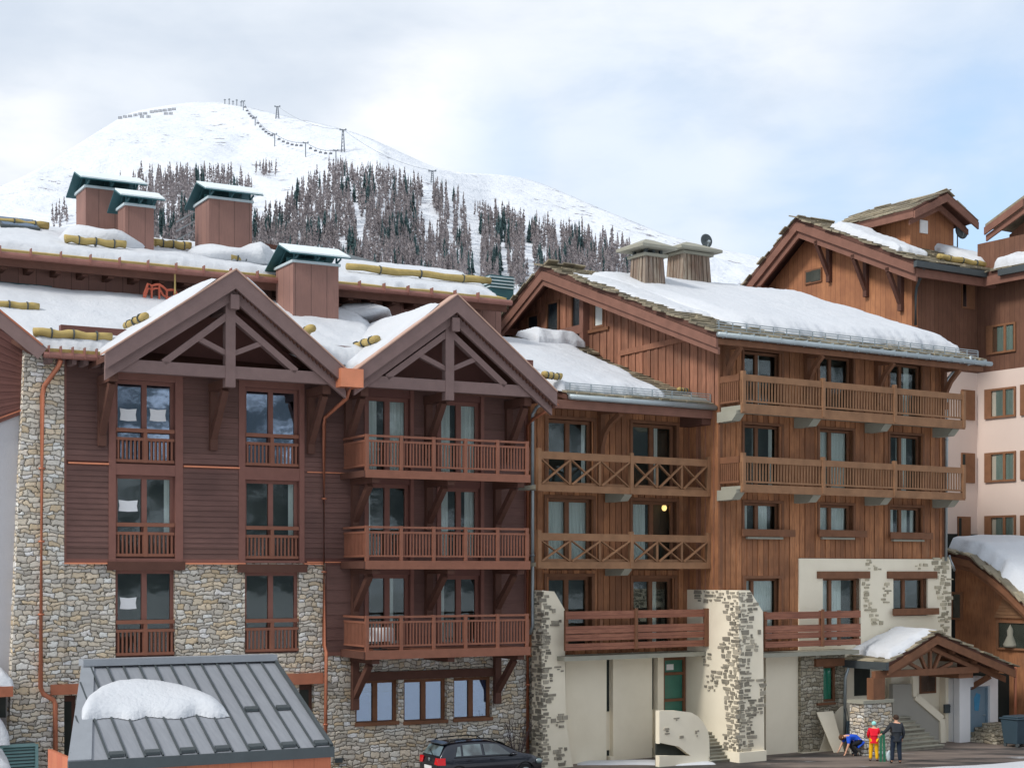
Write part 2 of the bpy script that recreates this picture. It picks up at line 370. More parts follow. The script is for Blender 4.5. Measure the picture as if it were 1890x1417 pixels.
def snow_patch(name, quad, T, label, nx=60, ny=24, edge=.6, wav=.25, seed=0, lump=.3, par=None, parts=None, cat='snow', fn=None):
    q = [Vector(p) for p in quad]; mb = MB(); Lx = ((q[1]-q[0]).length+(q[2]-q[3]).length)/2; Ly = ((q[3]-q[0]).length+(q[2]-q[1]).length)/2
    def nz(a, b, c): return noise.noise(Vector((a, b, c+seed*7.3)))
    nrm = (q[1]-q[0]).cross(q[3]-q[0]).normalized(); nrm = -nrm if nrm.z < 0 else nrm
    for j in range(ny+1):
        for i in range(nx+1):
            s, t = i/nx, j/ny
            ds, dt = (wav*nz(t*Ly*.7, s*2, 1)+wav*.4*nz(t*Ly*2.6, 0, 2))/Lx, (wav*nz(s*Lx*.7, t*2, 3)+wav*.5*nz(s*Lx*2.3, 0, 4))/Ly
            s2 = s+ds*(1 if abs(s-.5) > .3 else abs(s-.5)/.3); t2 = t+dt*(1 if abs(t-.5) > .3 else abs(t-.5)/.3)
            p = q[0]*(1-s2)*(1-t2)+q[1]*s2*(1-t2)+q[2]*s2*t2+q[3]*(1-s2)*t2
            e = min(s*Lx, (1-s)*Lx, t*Ly, (1-t)*Ly)/edge; e = min(1, e)
            k = .42*min(1, e*7)+.58*(e*e*(3-2*e))
            h = .018*nz(p.x*6, p.y*6, 8)+T*k*(1+lump*nz(p.x*.45, p.y*.45, 5)+lump*.4*nz(p.x*1.6, p.y*1.6, 6))
            if fn: h += k*fn(s, t)
            mb.v.append(p+nrm*h if e > 0 else p-nrm*.03)
    for j in range(ny):
        for i in range(nx):
            a = j*(nx+1)+i; mb.f.append((a, a+1, a+nx+2, a+nx+1))
    base = sum((Vector(p) for p in quad), Vector())/4; base = Vector(base)
    o = mb.build(name, M['snow'], None, FA, True, base=base)
    bpy_fix_up(o)
    return tag(o, label, cat)
def bpy_fix_up(o):
    me = o.data
    if sum(p.normal.z for p in me.polygons) < 0: me.flip_normals()
def slabs(mb, quad, nx, ny, th=.05, jit=.3, lift=.0, skip=0, sz=1.25):
    q = [Vector(p) for p in quad]; nrm = (q[1]-q[0]).cross(q[3]-q[0]).normalized(); nrm = -nrm if nrm.z < 0 else nrm
    def B(s, t): return q[0]*(1-s)*(1-t)+q[1]*s*(1-t)+q[2]*s*t+q[3]*(1-s)*t
    for j in range(ny):
        for i in range(nx):
            if R.random() < skip: continue
            s0, t0 = (i+R.uniform(-jit, jit))/nx, (j+R.uniform(-jit, jit)*.5)/ny
            s1, t1 = s0+sz/nx*R.uniform(.8, 1.15), t0+sz*1.1/ny
            a, b, c, d = B(s0, t0), B(s1, t0), B(s1+R.uniform(-.2, .2)/nx, t1), B(s0+R.uniform(-.2, .2)/nx, t1)
            l0 = nrm*(lift+.06+R.uniform(-.015, .03)); l1 = nrm*(lift+.01)
            tn = nrm*th*R.uniform(.8, 1.5); p = [a+l0, b+l0, c+l1, d+l1]
            mb.hexa([x-tn for x in p]+p)
def railing(par, F, u0, u1, w, zt, zb, m, posts, step=.12, gap=True, thick=.04, name='balustrade', side=None, hr=.07):
    """handrail + balusters in plane w, between zb and zt"""
    mb = MB(); mb.box(F, u0, u1, w-.05, w+.04, zt-hr, zt); mb.box(F, u0, u1, w-.03, w+.03, zb, zb+.06)
    zz = zt-hr
    if gap: mb.box(F, u0, u1, w-.03, w+.03, zt-.24, zt-.17); zz = zt-.2
    n = max(2, round((u1-u0)/step))
    for k in range(n+1):
        c = u0+(u1-u0)*k/n; mb.box(F, c-thick/2, c+thick/2, w-.02, w+.02, zb+.03, zz-.002)
    o = mb.build(name, M[m], par, F)
    for p in posts: MB().box(F, p-.055, p+.055, w-.055, w+.06, zb-.12, zt+.012).build('post', M[m], par, F)
    return o
# ================================================================== ground and mountain
def sheet(name, pts, z, m):
    me = bpy.data.meshes.new(name); me.from_pydata([(x, y, z) for x, y in pts], [], [tuple(range(len(pts)))]); me.materials.append(m)
    o = bpy.data.objects.new(name, me); sc.collection.objects.link(o); return tag(o, kind='structure')
sheet('ground', [(-900, -300), (900, -300), (900, 700), (-900, 700)], -.01, M['snow'])
sheet('road', [(-60, 46), (60, 46), (60, 75), (-60, 75)], 0, M['asphalt'])
sil = [(-2400, 700), (-1200, 560), (-500, 440), (-200, 400), (0, 345), (60, 318), (130, 275), (190, 237), (240, 207), (300, 196), (360, 188), (420, 189), (480, 203), (540, 217), (600, 230), (650, 243), (700, 262), (750, 286), (800, 308), (850, 319), (900, 321), (950, 325), (1000, 338), (1060, 364), (1120, 390), (1170, 409), (1220, 430), (1290, 450), (1350, 464), (1420, 478), (1520, 492), (1700, 520), (2000, 560), (2600, 620), (3600, 760)]
def interp(T, x):
    if x <= T[0][0]: return T[0][1]
    for (a, b), (c, d) in zip(T, T[1:]):
        if x <= c:
            f = (x-a)/(c-a); f2 = f
            return b+(d-b)*f2
    return T[-1][1]
def silh(px): return sum(interp(sil, px+k*9) for k in (-2, -1, 0, 1, 2))/5
MS = [(-2400, .42), (700, .42), (900, .37), (1400, .31), (3600, .30)]
YB = 520.0
def ridge(px):
    m = interp(MS, px); h = HY-silh(px); k = h/FPX
    return m*YB/max(m-k, .02), m          # k*Y = m*(Y-YB)
def terr(px, s):
    Yr, m = ridge(px)
    if s <= 1:
        Y = YB+(Yr-YB)*s; z = CH*min(1, s*3)+m*(Y-YB)
        x = (px-CX)/FPX*Y
        f = min(1, s*3)*min(1, (1-s)*5)
        z += f*(16*noise.noise(Vector((x/170, Y/170, .3)))+7*noise.noise(Vector((x/55, Y/70, 1.3)))+3*noise.noise(Vector((x/22, Y/30, 4))))
        z += min(1, (1-s)*12)*6*max(0, s-.8)
    else:
        Y = Yr*(1+(s-1)*2.2); z = CH+m*(Yr-YB)-(s-1)*Yr*1.1; x = (px-CX)/FPX*Y
    return Vector((x, Y, z))
def terr_py(px, py):
    lo, hi = .0, 1.0
    for _ in range(26):
        mid = (lo+hi)/2; p = terr(px, mid); y = HY-FPX*(p.z-CH)/p.y
        if y > py: lo = mid
        else: hi = mid
    return terr(px, lo)
def mountf(t, b):
    o = obn(t); c = t.mix(t.noise(o, .01, 4), (.64, .68, .74, 1), (.745, .76, .785, 1))
    nz = t.noise(t.scale(o, (1, 1, 1.6)), .06, 8, .75); big = t.noise(o, .006, 3, .5)
    msk = t.m('MULTIPLY', t.mapr(nz, .575, .63), t.mapr(big, .47, .57))
    c = t.mix(msk, c, lin('#77747c'))
    return c, t.m('ADD', t.noise(o, .03, 6, .6), t.m('MULTIPLY', t.noise(o, .15, 3), .15))
M['mount'] = mat('mountain_snow', mountf, .8, 0, .1, bump=(.9, 9))
mb = MB(); cols = [-2400+60*i for i in range(35)]+[-300+9*i for i in range(260)]+[2040+70*i for i in range(24)]
rows = [i/70 for i in range(71)]+[1.01, 1.05, 1.15, 1.4]
for c in cols:
    for s in rows: mb.v.append(terr(c, s))
n = len(rows)
for i in range(len(cols)-1):
    for j in range(n-1): mb.f.append((i*n+j, (i+1)*n+j, (i+1)*n+j+1, i*n+j+1))
o = mb.build('mountain', M['mount'], None, FW, True, recalc=False); bpy_fix_up(o); tag(o, kind='structure')
# ------------------------------------------------------------------ forest
M['larch'] = mat('bare_larch_twigs', lambda t, b: t.mix(t.noise(obn(t), .6, 2), lin('#827a7b'), lin('#a8a0a0')), .9)  # twig colour paled to stand in for air haze
M['spruce'] = mat('spruce_needles', lambda t, b: t.mix(t.noise(obn(t), .6, 2), lin('#4a6263'), lin('#6c8384')), .9)  # needle colour paled for distance haze as well
M['bark'] = mat('bark', plain('#4e4343', .2, 1), .9)
def tree_mesh(kind, seed):
    r = random.Random(seed); mb = MB(); H = 1.0
    mb.tube([(0, 0, -.03), (r.uniform(-.01, .01), 0, .5), (0, 0, 1)], [.016, .010, .002], 5)
    ev = kind == 'spruce'; n = 130 if ev else 80; b0 = .06 if ev else .16
    for i in range(n):
        h = b0+(1-b0)*(r.random()**(1.15 if ev else .9)); L = (1-h)**.75*(.17 if ev else .15)*r.uniform(.6, 1.2)+.012
        a = r.uniform(0, 6.283); dx, dy = math.cos(a), math.sin(a); dr = L*r.uniform(.1, .5)*(1 if ev else -.2)
        wd = L*(.40 if ev else .13)+.004; th = (.05 if ev else .024)*r.uniform(.6, 1.4)
        p0 = Vector((0, 0, h)); p1 = Vector((dx*L, dy*L, h-dr)); sv = Vector((-dy, dx, 0))*wd
        mb.add([p0, p1+sv, p1-sv], [(0, 1, 2)])
        mb.add([p0+Vector((0, 0, th*.6)), p1*.7+p0*.3+Vector((0, 0, th)), p1-Vector((0, 0, th)), p0-Vector((0, 0, th))], [(0, 1, 2, 3)])
    return mb
def tree_data(kind, seed):
    mb = tree_mesh(kind, seed); me = bpy.data.meshes.new(kind+'_tree'); me.from_pydata([tuple(v) for v in mb.v], [], mb.f); me.materials.append(M[kind]); return me
TD = {'larch': [tree_data('larch', s) for s in range(7)], 'spruce': [tree_data('spruce', 50+s) for s in range(5)]}
up_edge = [(545, 352), (560, 335), (600, 322), (616, 292), (640, 288), (700, 306), (760, 325), (800, 335), (850, 352), (880, 374), (930, 386), (980, 402), (1040, 412), (1090, 432), (1150, 450), (1200, 478)]
lo_left = [(465, 408), (520, 388), (545, 352)]
cand = []
rt = random.Random(3)
def dens(px, py):
    if 545 <= px <= 1200: e = interp(up_edge, px)
    elif 465 <= px < 545: e = interp(lo_left, px)
    elif 245 <= px < 465:
        e = 318+8*noise.noise(Vector((px/40, 1, 1)))
        if py < e+10 or (px > 430 and py < 345): return 0
        return .62
    else: return 0
    if py < e+22: return 0
    # snow chutes running down the slope
    d = noise.noise(Vector(((px-.15*(py-300))/24, py/170, 2)))+.35*noise.noise(Vector((px/14, py/50, 5)))
    v = .84-(1.5 if d > .29 else 0)
    if px > 900 and py > e+40: v += .15
    return v
y = 300
for k in range(60000):
    px, py = rt.uniform(240, 1195), rt.uniform(300, 535)
    if py > 535 or rt.random() > dens(px, py): continue
    if any(abs(px-a) < 2.4 and abs(py-b) < 3.6 for a, b, _ in cand[-1500:]): continue
    sp = noise.noise(Vector((px/35, py/35, 9))) + rt.uniform(-.35, .35)
    cand.append((px, py, 'spruce' if sp > (.38 if py < 420 else .33) else 'larch'))
    if len(cand) > 2300: break
for a, b, n in ((482, 322, 9), (500, 320, 9), (618, 318, 5), (628, 330, 4)):
    for _ in range(n): cand.append((a+rt.uniform(-11, 11), b+rt.uniform(-5, 7), 'larch'))
for _ in range(26): px = rt.uniform(95, 245); cand.append((px, 430-(px-95)*.55+rt.uniform(-22, 14), 'larch'))
for _ in range(46): px = rt.uniform(1060, 1170); cand.append((px, 425+(px-1060)*.45+rt.uniform(0, 45), 'larch'))
T = []
for px, py, k in cand:
    p = terr_py(px, py); H = rt.uniform(11, 19)*(1.05 if k == 'larch' else .95)
    if px < 245 or py < 335: H *= .75
    if px > 1165: H *= .5
    T.append((H/p.y, p, H, k, px, py))
T.sort(key=lambda t: -t[0])
# everything above the roofs that can be seen is preferred as individuals
vis = [t for t in T if t[5]-t[0]*FPX*.6 < 500 and not (124 < t[4] < 285 and t[5] > 350) and not (350 < t[4] < 465 and t[5] > 370)]
ind = vis[:300]; ids = set(id(t) for t in ind)
def tlabel(px, py, k):
    s = 'bare grey brown larch' if k == 'larch' else 'dark green spruce'
    if px < 245: return s+' standing alone on the open snow left of the first chimney', 'lone trees on the left snow slope'
    if px < 470 and py < 480: return s+' in the grove seen between the tall roof chimneys', 'trees in the grove between the chimneys'
    if px < 520 and py < 335: return s+' in the small clump on the open piste', 'trees in the small clump on the piste'
    if px > 1000: return s+' in the thinning forest behind the slab roofed gable', 'trees in the right end of the forest'
    if px > 740: return s+' in the dense forest right of the summit lift', 'trees in the dense middle forest'
    return s+' in the forest below the cable car pylon', 'trees in the forest below the pylon'
for (_, p, H, k, px, py) in ind:
    me = rt.choice(TD[k]); o = bpy.data.objects.new('larch_tree' if k == 'larch' else 'spruce_tree', me); sc.collection.objects.link(o)
    o.location = p; wd = rt.uniform(.6, .95); o.scale = (H*wd, H*wd, H); o.rotation_euler = (0, 0, rt.uniform(0, 6.28))
    l, g = tlabel(px, py, k); tag(o, l, 'tree', g)
rest = {'larch': MB(), 'spruce': MB()}
for t in T:
    if id(t) in ids: continue
    (_, p, H, k, px, py) = t; src = rt.choice(TD[k]); a = rt.uniform(0, 6.28); ca, sa = math.cos(a), math.sin(a); wd = rt.uniform(.6, .95)
    rest[k].add([p+Vector(((v.co.x*ca-v.co.y*sa)*H*wd, (v.co.x*sa+v.co.y*ca)*H*wd, v.co.z*H)) for v in src.vertices], [tuple(q.vertices) for q in src.polygons])
for k in rest:
    o = rest[k].build('far_forest', M[k], None, FW, recalc=False); tag(o, ('bare larch' if k == 'larch' else 'dark spruce')+' wood filling the snowy mountainside', 'forest', kind='stuff')
# ------------------------------------------------------------------ lifts and barriers on the mountain
M['pylon'] = mat('far_pylon_steel', plain('#6f757c', .1, 1), .6, .3)
def pylon(px, pyb, h_px, arm_px, label, group, lattice=False, name='lift_pylon'):
    p = terr_py(px, pyb); s = p.y/FPX; h = h_px*s; a = arm_px*s/2; r = max(.5, .35*s)
    if lattice:
        mb = MB(); b = 3.2*s
        for sx in (-1, 1):
            for sy in (-1, 1): mb.beam(p+Vector((sx*b, sy*b, -2)), p+Vector((sx*b*.35, sy*b*.35, h)), r*.9, r*.9)
        for k in range(6):
            f, g = k/6, (k+1)/6; bf, bg_ = b*(1-.65*f), b*(1-.65*g)
            mb.beam(p+Vector((-bf, -bf, h*f)), p+Vector((bg_, -bg_, h*g)), r*.6, r*.6); mb.beam(p+Vector((bf, -bf, h*f)), p+Vector((-bg_, -bg_, h*g)), r*.6, r*.6)
    else: mb = MB().tube([p-Vector((0, 0, 2)), p+Vector((0, 0, h))], r, 6)
    e = empty(name, p, label, 'pylon', group); mb.build('mast', M['pylon'], e, FW)
    c = MB().beam(p+Vector((-a, 0, h)), p+Vector((a, 0, h)), r*1.6, r*1.6)
    for sx in (-1, 1): c.beam(p+Vector((sx*a*.8-a*.18, 0, h+r*1.6)), p+Vector((sx*a*.8+a*.18, 0, h+r*1.6)), r*1.2, r*1.2)
    c.build('crossarm', M['pylon'], e, FW); return p+Vector((0, 0, h+r))
g1 = 'chairlift pylons'; tops = []
for px, pyb, h, a, l in ((449, 204, 17, 7, 'chairlift pylon at the top just under the crest poles'), (471, 232, 15, 7, 'chairlift pylon second from the crest on the bare snow'), (507, 270, 22, 9, 'chairlift pylon where the string of chairs bends right'), (564, 290, 26, 11, 'chairlift pylon lowest on the piste among the dark chairs'), (620, 298, 20, 9, 'chairlift pylon at the upper tip of the forest')):
    tops.append(pylon(px, pyb, h, a, l, g1))
g2 = 'cable car pylons'; ct = []
for px, pyb, h, a, l in ((512, 219, 22, 11, 'lattice cable car pylon on the skyline left of the larger one'), (633, 281, 41, 13, 'tallest lattice cable car pylon above the forest edge'), (798, 338, 22, 15, 'wide armed cable car pylon low on the right forest edge')):
    ct.append(pylon(px, pyb, h, a, l, g2, True, 'cable_car_pylon'))
M['cable'] = mat('lift_cable_steel', plain('#7d838a', .05, 1), .6)
def cable(pts, r, sag, label):
    mb = MB()
    for a, b in zip(pts, pts[1:]): mb.tube([a.lerp(b, k/8)-Vector((0, 0, sag*4*(k/8)*(1-k/8))) for k in range(9)], r, 4, False)
    tag(mb.build('lift_cable', M['cable'], None, FW), label, 'cable')
cable(tops, .22, 3, 'thin chairlift rope running down the snow through the chairs'); cable(ct, .16, 6, 'thin cable car rope between the lattice pylons')
M['chair'] = mat('chairlift_chair', plain('#5c5f68', .1, 1), .7)
chm = MB().beam((-1.5, 0, -3), (1.5, 0, -3), 1.0, .25).beam((-1.5, .5, -2.4), (1.5, .5, -2.4), .2, 1.3).beam((0, 0, 0), (0, .3, -2.4), .25, .25).beam((-1.5, -.3, -3.6), (1.5, -.3, -3.6), .2, .2)
cme = None
for a, b, n, gr in ((0, 1, 6, 'high'), (1, 2, 7, 'mid'), (2, 3, 7, 'low'), (3, 4, 6, 'end')):
    for k in range(1, n):
        f = k/n; p = tops[a].lerp(tops[b], f)-Vector((0, 0, 3*4*f*(1-f)))
        if cme is None: o = chm.build('lift_chair', M['chair'], None, FW); cme = o
        else: o = cme.copy(); sc.collection.objects.link(o)
        o.location = p; o.scale = (.95, .95, .95)
        txt = {'high': 'small chairlift chair hanging high under the summit crest', 'mid': 'small chairlift chair on the steep span above the bend', 'low': 'dark chairlift chair on the flat span over the open piste', 'end': 'dark chairlift chair on the span ending at the forest tip'}[gr]
        tag(o, txt, 'chair', 'chairlift chairs '+gr+' span')
M['barr'] = mat('snow_barrier', plain('#64666c', .1, 1), .8)
bme = None
for k, (px, py) in enumerate([(222, 219), (231, 217), (240, 216), (250, 214), (259, 212), (268, 211), (262, 217), (274, 217), (280, 208), (288, 207), (296, 206), (304, 205), (313, 204), (321, 203), (306, 211), (315, 211)]):
    p = terr_py(px, py+1)
    if bme is None:
        mbb = MB()
        for z in (.6, 1.6, 2.6, 3.6): mbb.beam((-3, 0, z), (3, 0, z), .3, .45)
        for x in (-2.4, 0, 2.4): mbb.beam((x, 0, -1), (x, -.2, 4), .3, .3); mbb.beam((x, -.2, 3.6), (x, 2.2, 0), .25, .25)
        o = mbb.build('avalanche_barrier', M['barr'], None, FW); bme = o
    else: o = bme.copy(); sc.collection.objects.link(o)
    o.location = p; o.scale = (.72, .72, .72); tag(o, 'dark avalanche barrier in the rows along the left shoulder of the summit', 'barrier', 'avalanche barriers near the summit')
for k, (px, h) in enumerate(((415, 9), (423, 11), (430, 8), (437, 12), (445, 10))):
    p = terr(px, .992); s = p.y/FPX
    o = MB().tube([p-Vector((0, 0, 1)), p+Vector((0, 0, h*s))], .5, 5).beam(p+Vector((-2*s, 0, h*s*.85)), p+Vector((2*s, 0, h*s*.85)), .7, .7).build('summit_pole', M['pylon'], None, FW)
    tag(o, 'thin pole with crossbar in the row on the summit crest', 'pole', 'poles on the summit crest')

# the valley side behind the viewer, seen only mirrored in the windows
def oppf(t, b):
    o = obn(t); n_ = t.m('ADD', t.noise(t.scale(o, (1, 1, .5)), .03, 8, .7), t.m('MULTIPLY', t.noise(o, .006, 2), .6))
    return t.mix(t.mapr(n_, .74, .84), (.70, .74, .80, 1), lin('#4b5458'))
M['opp'] = mat('forested_snow_slope', oppf, .9)
mb = MB(); NA, NR = 90, 16
for i in range(NA+1):
    az = math.radians(70+115*i/NA)
    for j in range(NR+1):
        f = j/NR; r_ = 420+650*f; z = (300+90*noise.noise(Vector((i*.09, 4, 0))))*f*min(1, i/8, (NA-i)/8)+f*22*noise.noise(Vector((i*.5, j*.6, 1))); mb.v.append(Vector((math.sin(az)*r_, math.cos(az)*r_, z-.02)))
for i in range(NA):
    for j in range(NR): a = i*(NR+1)+j; mb.f.append((a, a+1, a+NR+2, a+NR+1))
o = mb.build('opposite_hills', M['opp'], None, FW, True, recalc=False); bpy_fix_up(o); tag(o, kind='structure')
# ================================================================== building A : dark brown chalet block with gables
F = FA
A = empty('apartment_building', F.P(5, 0, 0), 'dark brown apartment block with twin timber gables, stone base and copper pipes', 'building')
zs = F.Z(268, 1038); zr = F.Z(780, 1205)
uL = F.U(115); uM = F.U(600); uR = F.U(985)
col1 = [F.rect(213, 323, t, b) for t, b in ((703, 857), (877, 1030), (1052, 1212))]
col2 = [F.rect(452, 552, t, b) for t, b in ((717, 863), (886, 1034), (1056, 1205))]
gd = [F.rect(104, 142, 1283, 1480), F.rect(552, 580, 1262, 1480)]
gw = [F.rect(656, 735, 1254, 1337), F.rect(745, 825, 1252, 1334), F.rect(837, 908, 1249, 1329)]
zE = F.Z(420, 690)
# walls
mb = MB(); grid_wall(mb, F, F.U(40), uM, 0, zs, 0, .3, col1+col2+gd); grid_wall(mb, F, uM, uR+.3, 0, zr, 0, .3, gw)
mb.build('stone_wall', M['stone'], A, F)
mb = MB().poly(F, -.6, .10, [(F.U(10), 0), (F.U(117), 0), (F.U(117), F.Z(115, 660)), (F.U(45), F.Z(45, 640))])
mb.build('stone_pier', M['stone'], A, F)
mb = MB(); grid_wall(mb, F, F.U(113), uM, zs, zE+1.2, -.03, .27, col1+col2)
doors = []
for rr in (((733, 868), (893, 1035), (1060, 1205))):
    pass
zfl = [F.Z(675, y, 1.9) for y in (866, 1034, 1201)]
for k, (t1, t2) in enumerate(((733, 741), (893, 900), (1060, 1062))):
    doors.append((F.U(678), F.U(757), zfl[k], F.Z(717, t1))); doors.append((F.U(812), F.U(887), zfl[k], F.Z(850, t2)))
grid_wall(mb, F, uM, uR, zr, zE+1.2, -.03, .27, doors)
# gable walls behind the trusses
G = []
for (pl, yl, pp, yp, pr, yr) in ((193, 652, 434, 499, 645, 690), (655, 684, 842, 545, 1026, 724)):
    G.append(((F.U(pl, 2), F.Z(pl, yl, 2)), (F.U(pp, 2), F.Z(pp, yp, 2)), (F.U(pr, 2), F.Z(pr, yr, 2))))
for g in G: mb.poly(F, -.3, -.031, [(g[0][0], zE+.2), (g[1][0], g[1][1]-.45), (g[2][0], zE+.2)])
mb.build('upper_wall', M['panel'], A, F)
def lapp(*a, **k): q = MB(); lap(q, *a, **k); q.build('lap_siding', M['siding'], A, FA)
mb = MB()
lapp(F, F.U(122), F.U(200), zs+.12, F.Z(160, 857), 0, []); lapp(F, F.U(122), F.U(200), F.Z(160, 850), zE+.3, 0, [])
lapp(F, F.U(337), F.U(440), zs+.12, F.Z(390, 864), 0, []); lapp(F, F.U(337), F.U(440), F.Z(390, 857), zE+.3, 0, [])
lapp(F, F.U(560), F.U(672), F.Z(600, 1030), zE+.3, -.02, []); lapp(F, F.U(603), F.U(672), zr+.1, F.Z(600, 1042), -.03, [], .4)
lapp(F, F.U(760), F.U(806), zr+.1, zE+.3, -.03, [], .5); lapp(F, F.U(890), F.U(972), zr+.1, zE+.3, -.03, [], .55)
# trims
mb = MB()
for a, b in ((113, 122), (200, 213), (323, 337), (440, 452), (552, 561)): mb.box(F, F.U(a), F.U(b), -.02, .05, zs, zE+.3)
for C_, (a, b) in ((col1, (213, 323)), (col2, (452, 552))):
    mb.box(F, F.U(a), F.U(b), -.02, .035, C_[0][3], zE+.3); mb.box(F, F.U(a), F.U(b), -.02, .035, C_[1][3], C_[0][2]); mb.box(F, F.U(a), F.U(b), -.02, .035, zs, C_[1][2])
for a, b in ((122, 200), (337, 440)): mb.box(F, F.U(a), F.U(b), -.02, .03, zs, zs+.14); 
for a in (672, 757, 806, 887, 968): mb.box(F, F.U(a), F.U(a)+.13, -.02, .04, zr, zE+.3)
mb.box(F, uM, uR, -.02, .03, zr, zr+.12)
mb.build('trim_boards', M['trim'], A, F)
cf = lambda: MB()
for a, b, y in ((125, 200, 855), (338, 441, 862)): cf().box(F, F.U(a), F.U(b), 0, .09, F.Z((a+b)/2, y+1.5), F.Z((a+b)/2, y-1.5)).build('copper_flashing', M['coppero'], A, F)
for a, b in ((113, 213), (325, 452), (560, 596)): cf().box(F, F.U(a), F.U(b), 0, .10, zs-.05, zs).build('copper_flashing', M['coppero'], A, F)
for y in (872, 1037): cf().box(F, F.U(566), F.U(636), 0.02, .06, F.Z(600, y+1), F.Z(600, y-1)).build('copper_flashing', M['coppero'], A, F)
for a, b, z in ((197, 340, col1[2][3]), (438, 565, col2[2][3])): MB().box(F, F.U(a), F.U(b), -.05, .12, z, z+.27).build('lintel', M['dark'], A, F)
for a, b, t, bt in ((93, 146, 1262, 1281), (528, 596, 1242, 1262)):
    MB().box(F, F.U(a, .1), F.U(b, .1), -.02, .16, F.Z((a+b)/2, bt, .1), F.Z((a+b)/2, t, .1)).build('lintel', M['copper'], A, F)['label'] = 'copper clad door lintel'
MB().box(F, F.U(652), F.U(912), -.05, .1, gw[1][3]+.01, gw[1][3]+.30).build('lintel', M['dark'], A, F)
M['bluerefl'] = mat('painted_blue_reflection', plain('#a9bdd6', .12, 1.5), .8)  # sheet added behind the ground-floor panes; its colour imitates their pale blue reflection
# windows with juliet railings
pap = {(0, 0): [(.10, .38, .30, .56), (.60, .88, .32, .58)], (0, 1): [(.08, .40, .38, .62)], (0, 2): [(.10, .38, .36, .60)]}
for ci, C_ in enumerate((col1, col2)):
    for ri, r in enumerate(C_):
        o = window(A, F, r, -.16, 'trim', 'glass' if ri else 'glassb', [(.86, .97)] if (ri == 1) else None, fw=.11, paper=[(a, b, c*.55+.36, d*.55+.36) for a, b, c, d in pap.get((ci, ri), [])])
        u0, u1, z0, z1 = r; zt = z0+(z1-z0)*.42
        mb = MB(); mb.box(F, u0+.02, u1-.02, -.09, .02, zt-.10, zt+.02); mb.box(F, u0+.02, u1-.02, -.06, .0, zt-.36, zt-.27); mb.box(F, u0+.02, u1-.02, -.06, 0, z0+.06, z0+.15)
        n = 13
        for k in range(n+1):
            c = u0+.1+(u1-u0-.2)*k/n; mb.box(F, c-.028, c+.028, -.05, -.015, z0+.12, zt-.3)
        mb.box(F, (u0+u1)/2-.06, (u0+u1)/2+.06, -.07, .005, z0+.05, zt-.02)
        mb.build('window_railing', M['rail'], o, F)
        if ri != 0 or True:
            bl = MB().box(F, u0+.1, u1-.1, -.30, -.28, z0, zt-.3); bl.build('lower_panel', M['dark'], o, F)
for k, r in enumerate(gw): 
    o = window(A, F, r, -.18, 'oakd', 'glassb', None, fw=.12); MB().box(F, r[0]+.1, r[1]-.1, -.275, -.265, r[2]+.12+(.0 if k else .0), r[3]-(.05 if k else .45)).build('painted_blue_reflection', M['bluerefl'], o, F); MB().box(F, r[0]-.02, r[1]+.02, -.12, .06, r[2]-.02, r[2]+.10).build('sill', M['oakd'], o, F)
ls = [[(0, .30), (.5, .98)], [(.04, .34), (.5, 1)], [(.0, .16)], [(.05, .3), (.7, .95)], [(.55, .7)], [(0, .2)]]
for k, r in enumerate(doors): window(A, F, r, -.16, 'trim', 'glass', ls[k], fw=.13, name='balcony_door')
for r, nm in ((gd[0], 'entrance_door'), (gd[1], 'entrance_door')):
    o = MB().box(F, r[0], r[1], -.28, -.22, 0, r[3]).build(nm, M['dark'], A, F)
    MB().box(F, r[0]+.12, r[1]-.12, -.22, -.20, 1.0, r[3]-.2).build('pane', M['intr'], o, F)
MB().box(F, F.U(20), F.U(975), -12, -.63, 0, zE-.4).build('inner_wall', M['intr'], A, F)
# balconies
B0 = 1.9
for k, (yt, yf, yb) in enumerate(((801, 866, 881), (970, 1034, 1050), (1137, 1201, 1217))):
    u0, u1 = F.U(675, B0), F.U(977, B0); zt, zf, zb = (F.Z(675, y, B0) for y in (yt, yf, yb)); zt = F.Z(675, yt, B0)
    o = MB().box(F, u0, u1, 0, B0-.02, zb+.12, zf-.02).build('balcony', M['rail'], A, F)
    MB().box(F, u0-.03, u1, B0-.02, B0+.08, zb, zf).build('fascia_board', M['rail'], o, F)
    MB().box(F, u0-.1, u0-.002, 0, B0+.05, zb+.02, zf-.03).build('fascia_board', M['dark'], o, F)
    ps = [F.U(p, B0) for p in (678, 741, 801, 860, 919, 973)]
    railing(o, F, u0, u1, B0-.05, zt, zf+.12, 'rail', ps, .115)
    s = MB(); s.box(F, u0-.02, u0+.06, .05, B0-.06, zt-.07, zt); s.box(F, u0, u0+.04, .05, B0-.06, zf+.12, zf+.18); s.box(F, u0, u0+.05, .05, B0-.06, zt-.24, zt-.17)
    for j in range(16):
        c = .1+(B0-.2)*j/15; s.box(F, u0+.01, u0+.04, c-.025, c+.025, zf+.15, zt-.2)
    if k < 2: s.box(F, u0+.05, u0+.07, .05, B0-.06, zf+.1, zt-.2)
    s.build('side_balustrade', M['rail'], o, F)
    for j, p in enumerate((694, 833, 962)):
        c = F.U(p, B0-.05); zz = zb+.11; mb = MB()
        mb.box(F, c-.13, c+.13, 0, B0-.06, zz-.27, zz)
        if not (k == 2 and j == 1):
            mb.box(F, c-.12, c+.12, .03, .22, zz-1.9 if k == 2 else zz-1.75, zz-.27)
            mb.beam(F.P(c, .15, zz-1.45), F.P(c, B0-.55, zz-.3), .19, .2)
        mb.build('balcony_bracket', M['dark'], A, F)
M['palewood'] = mat('pale_verge_strip', plain('#b08f7e', .2, 3), .6)
tb = F.P(F.U(702, 1.0), 1.0, zfl[2]-.02); Tt = empty('balcony_table', tb, 'small table with a white cloth on the lowest balcony of the dark brown block', 'table')
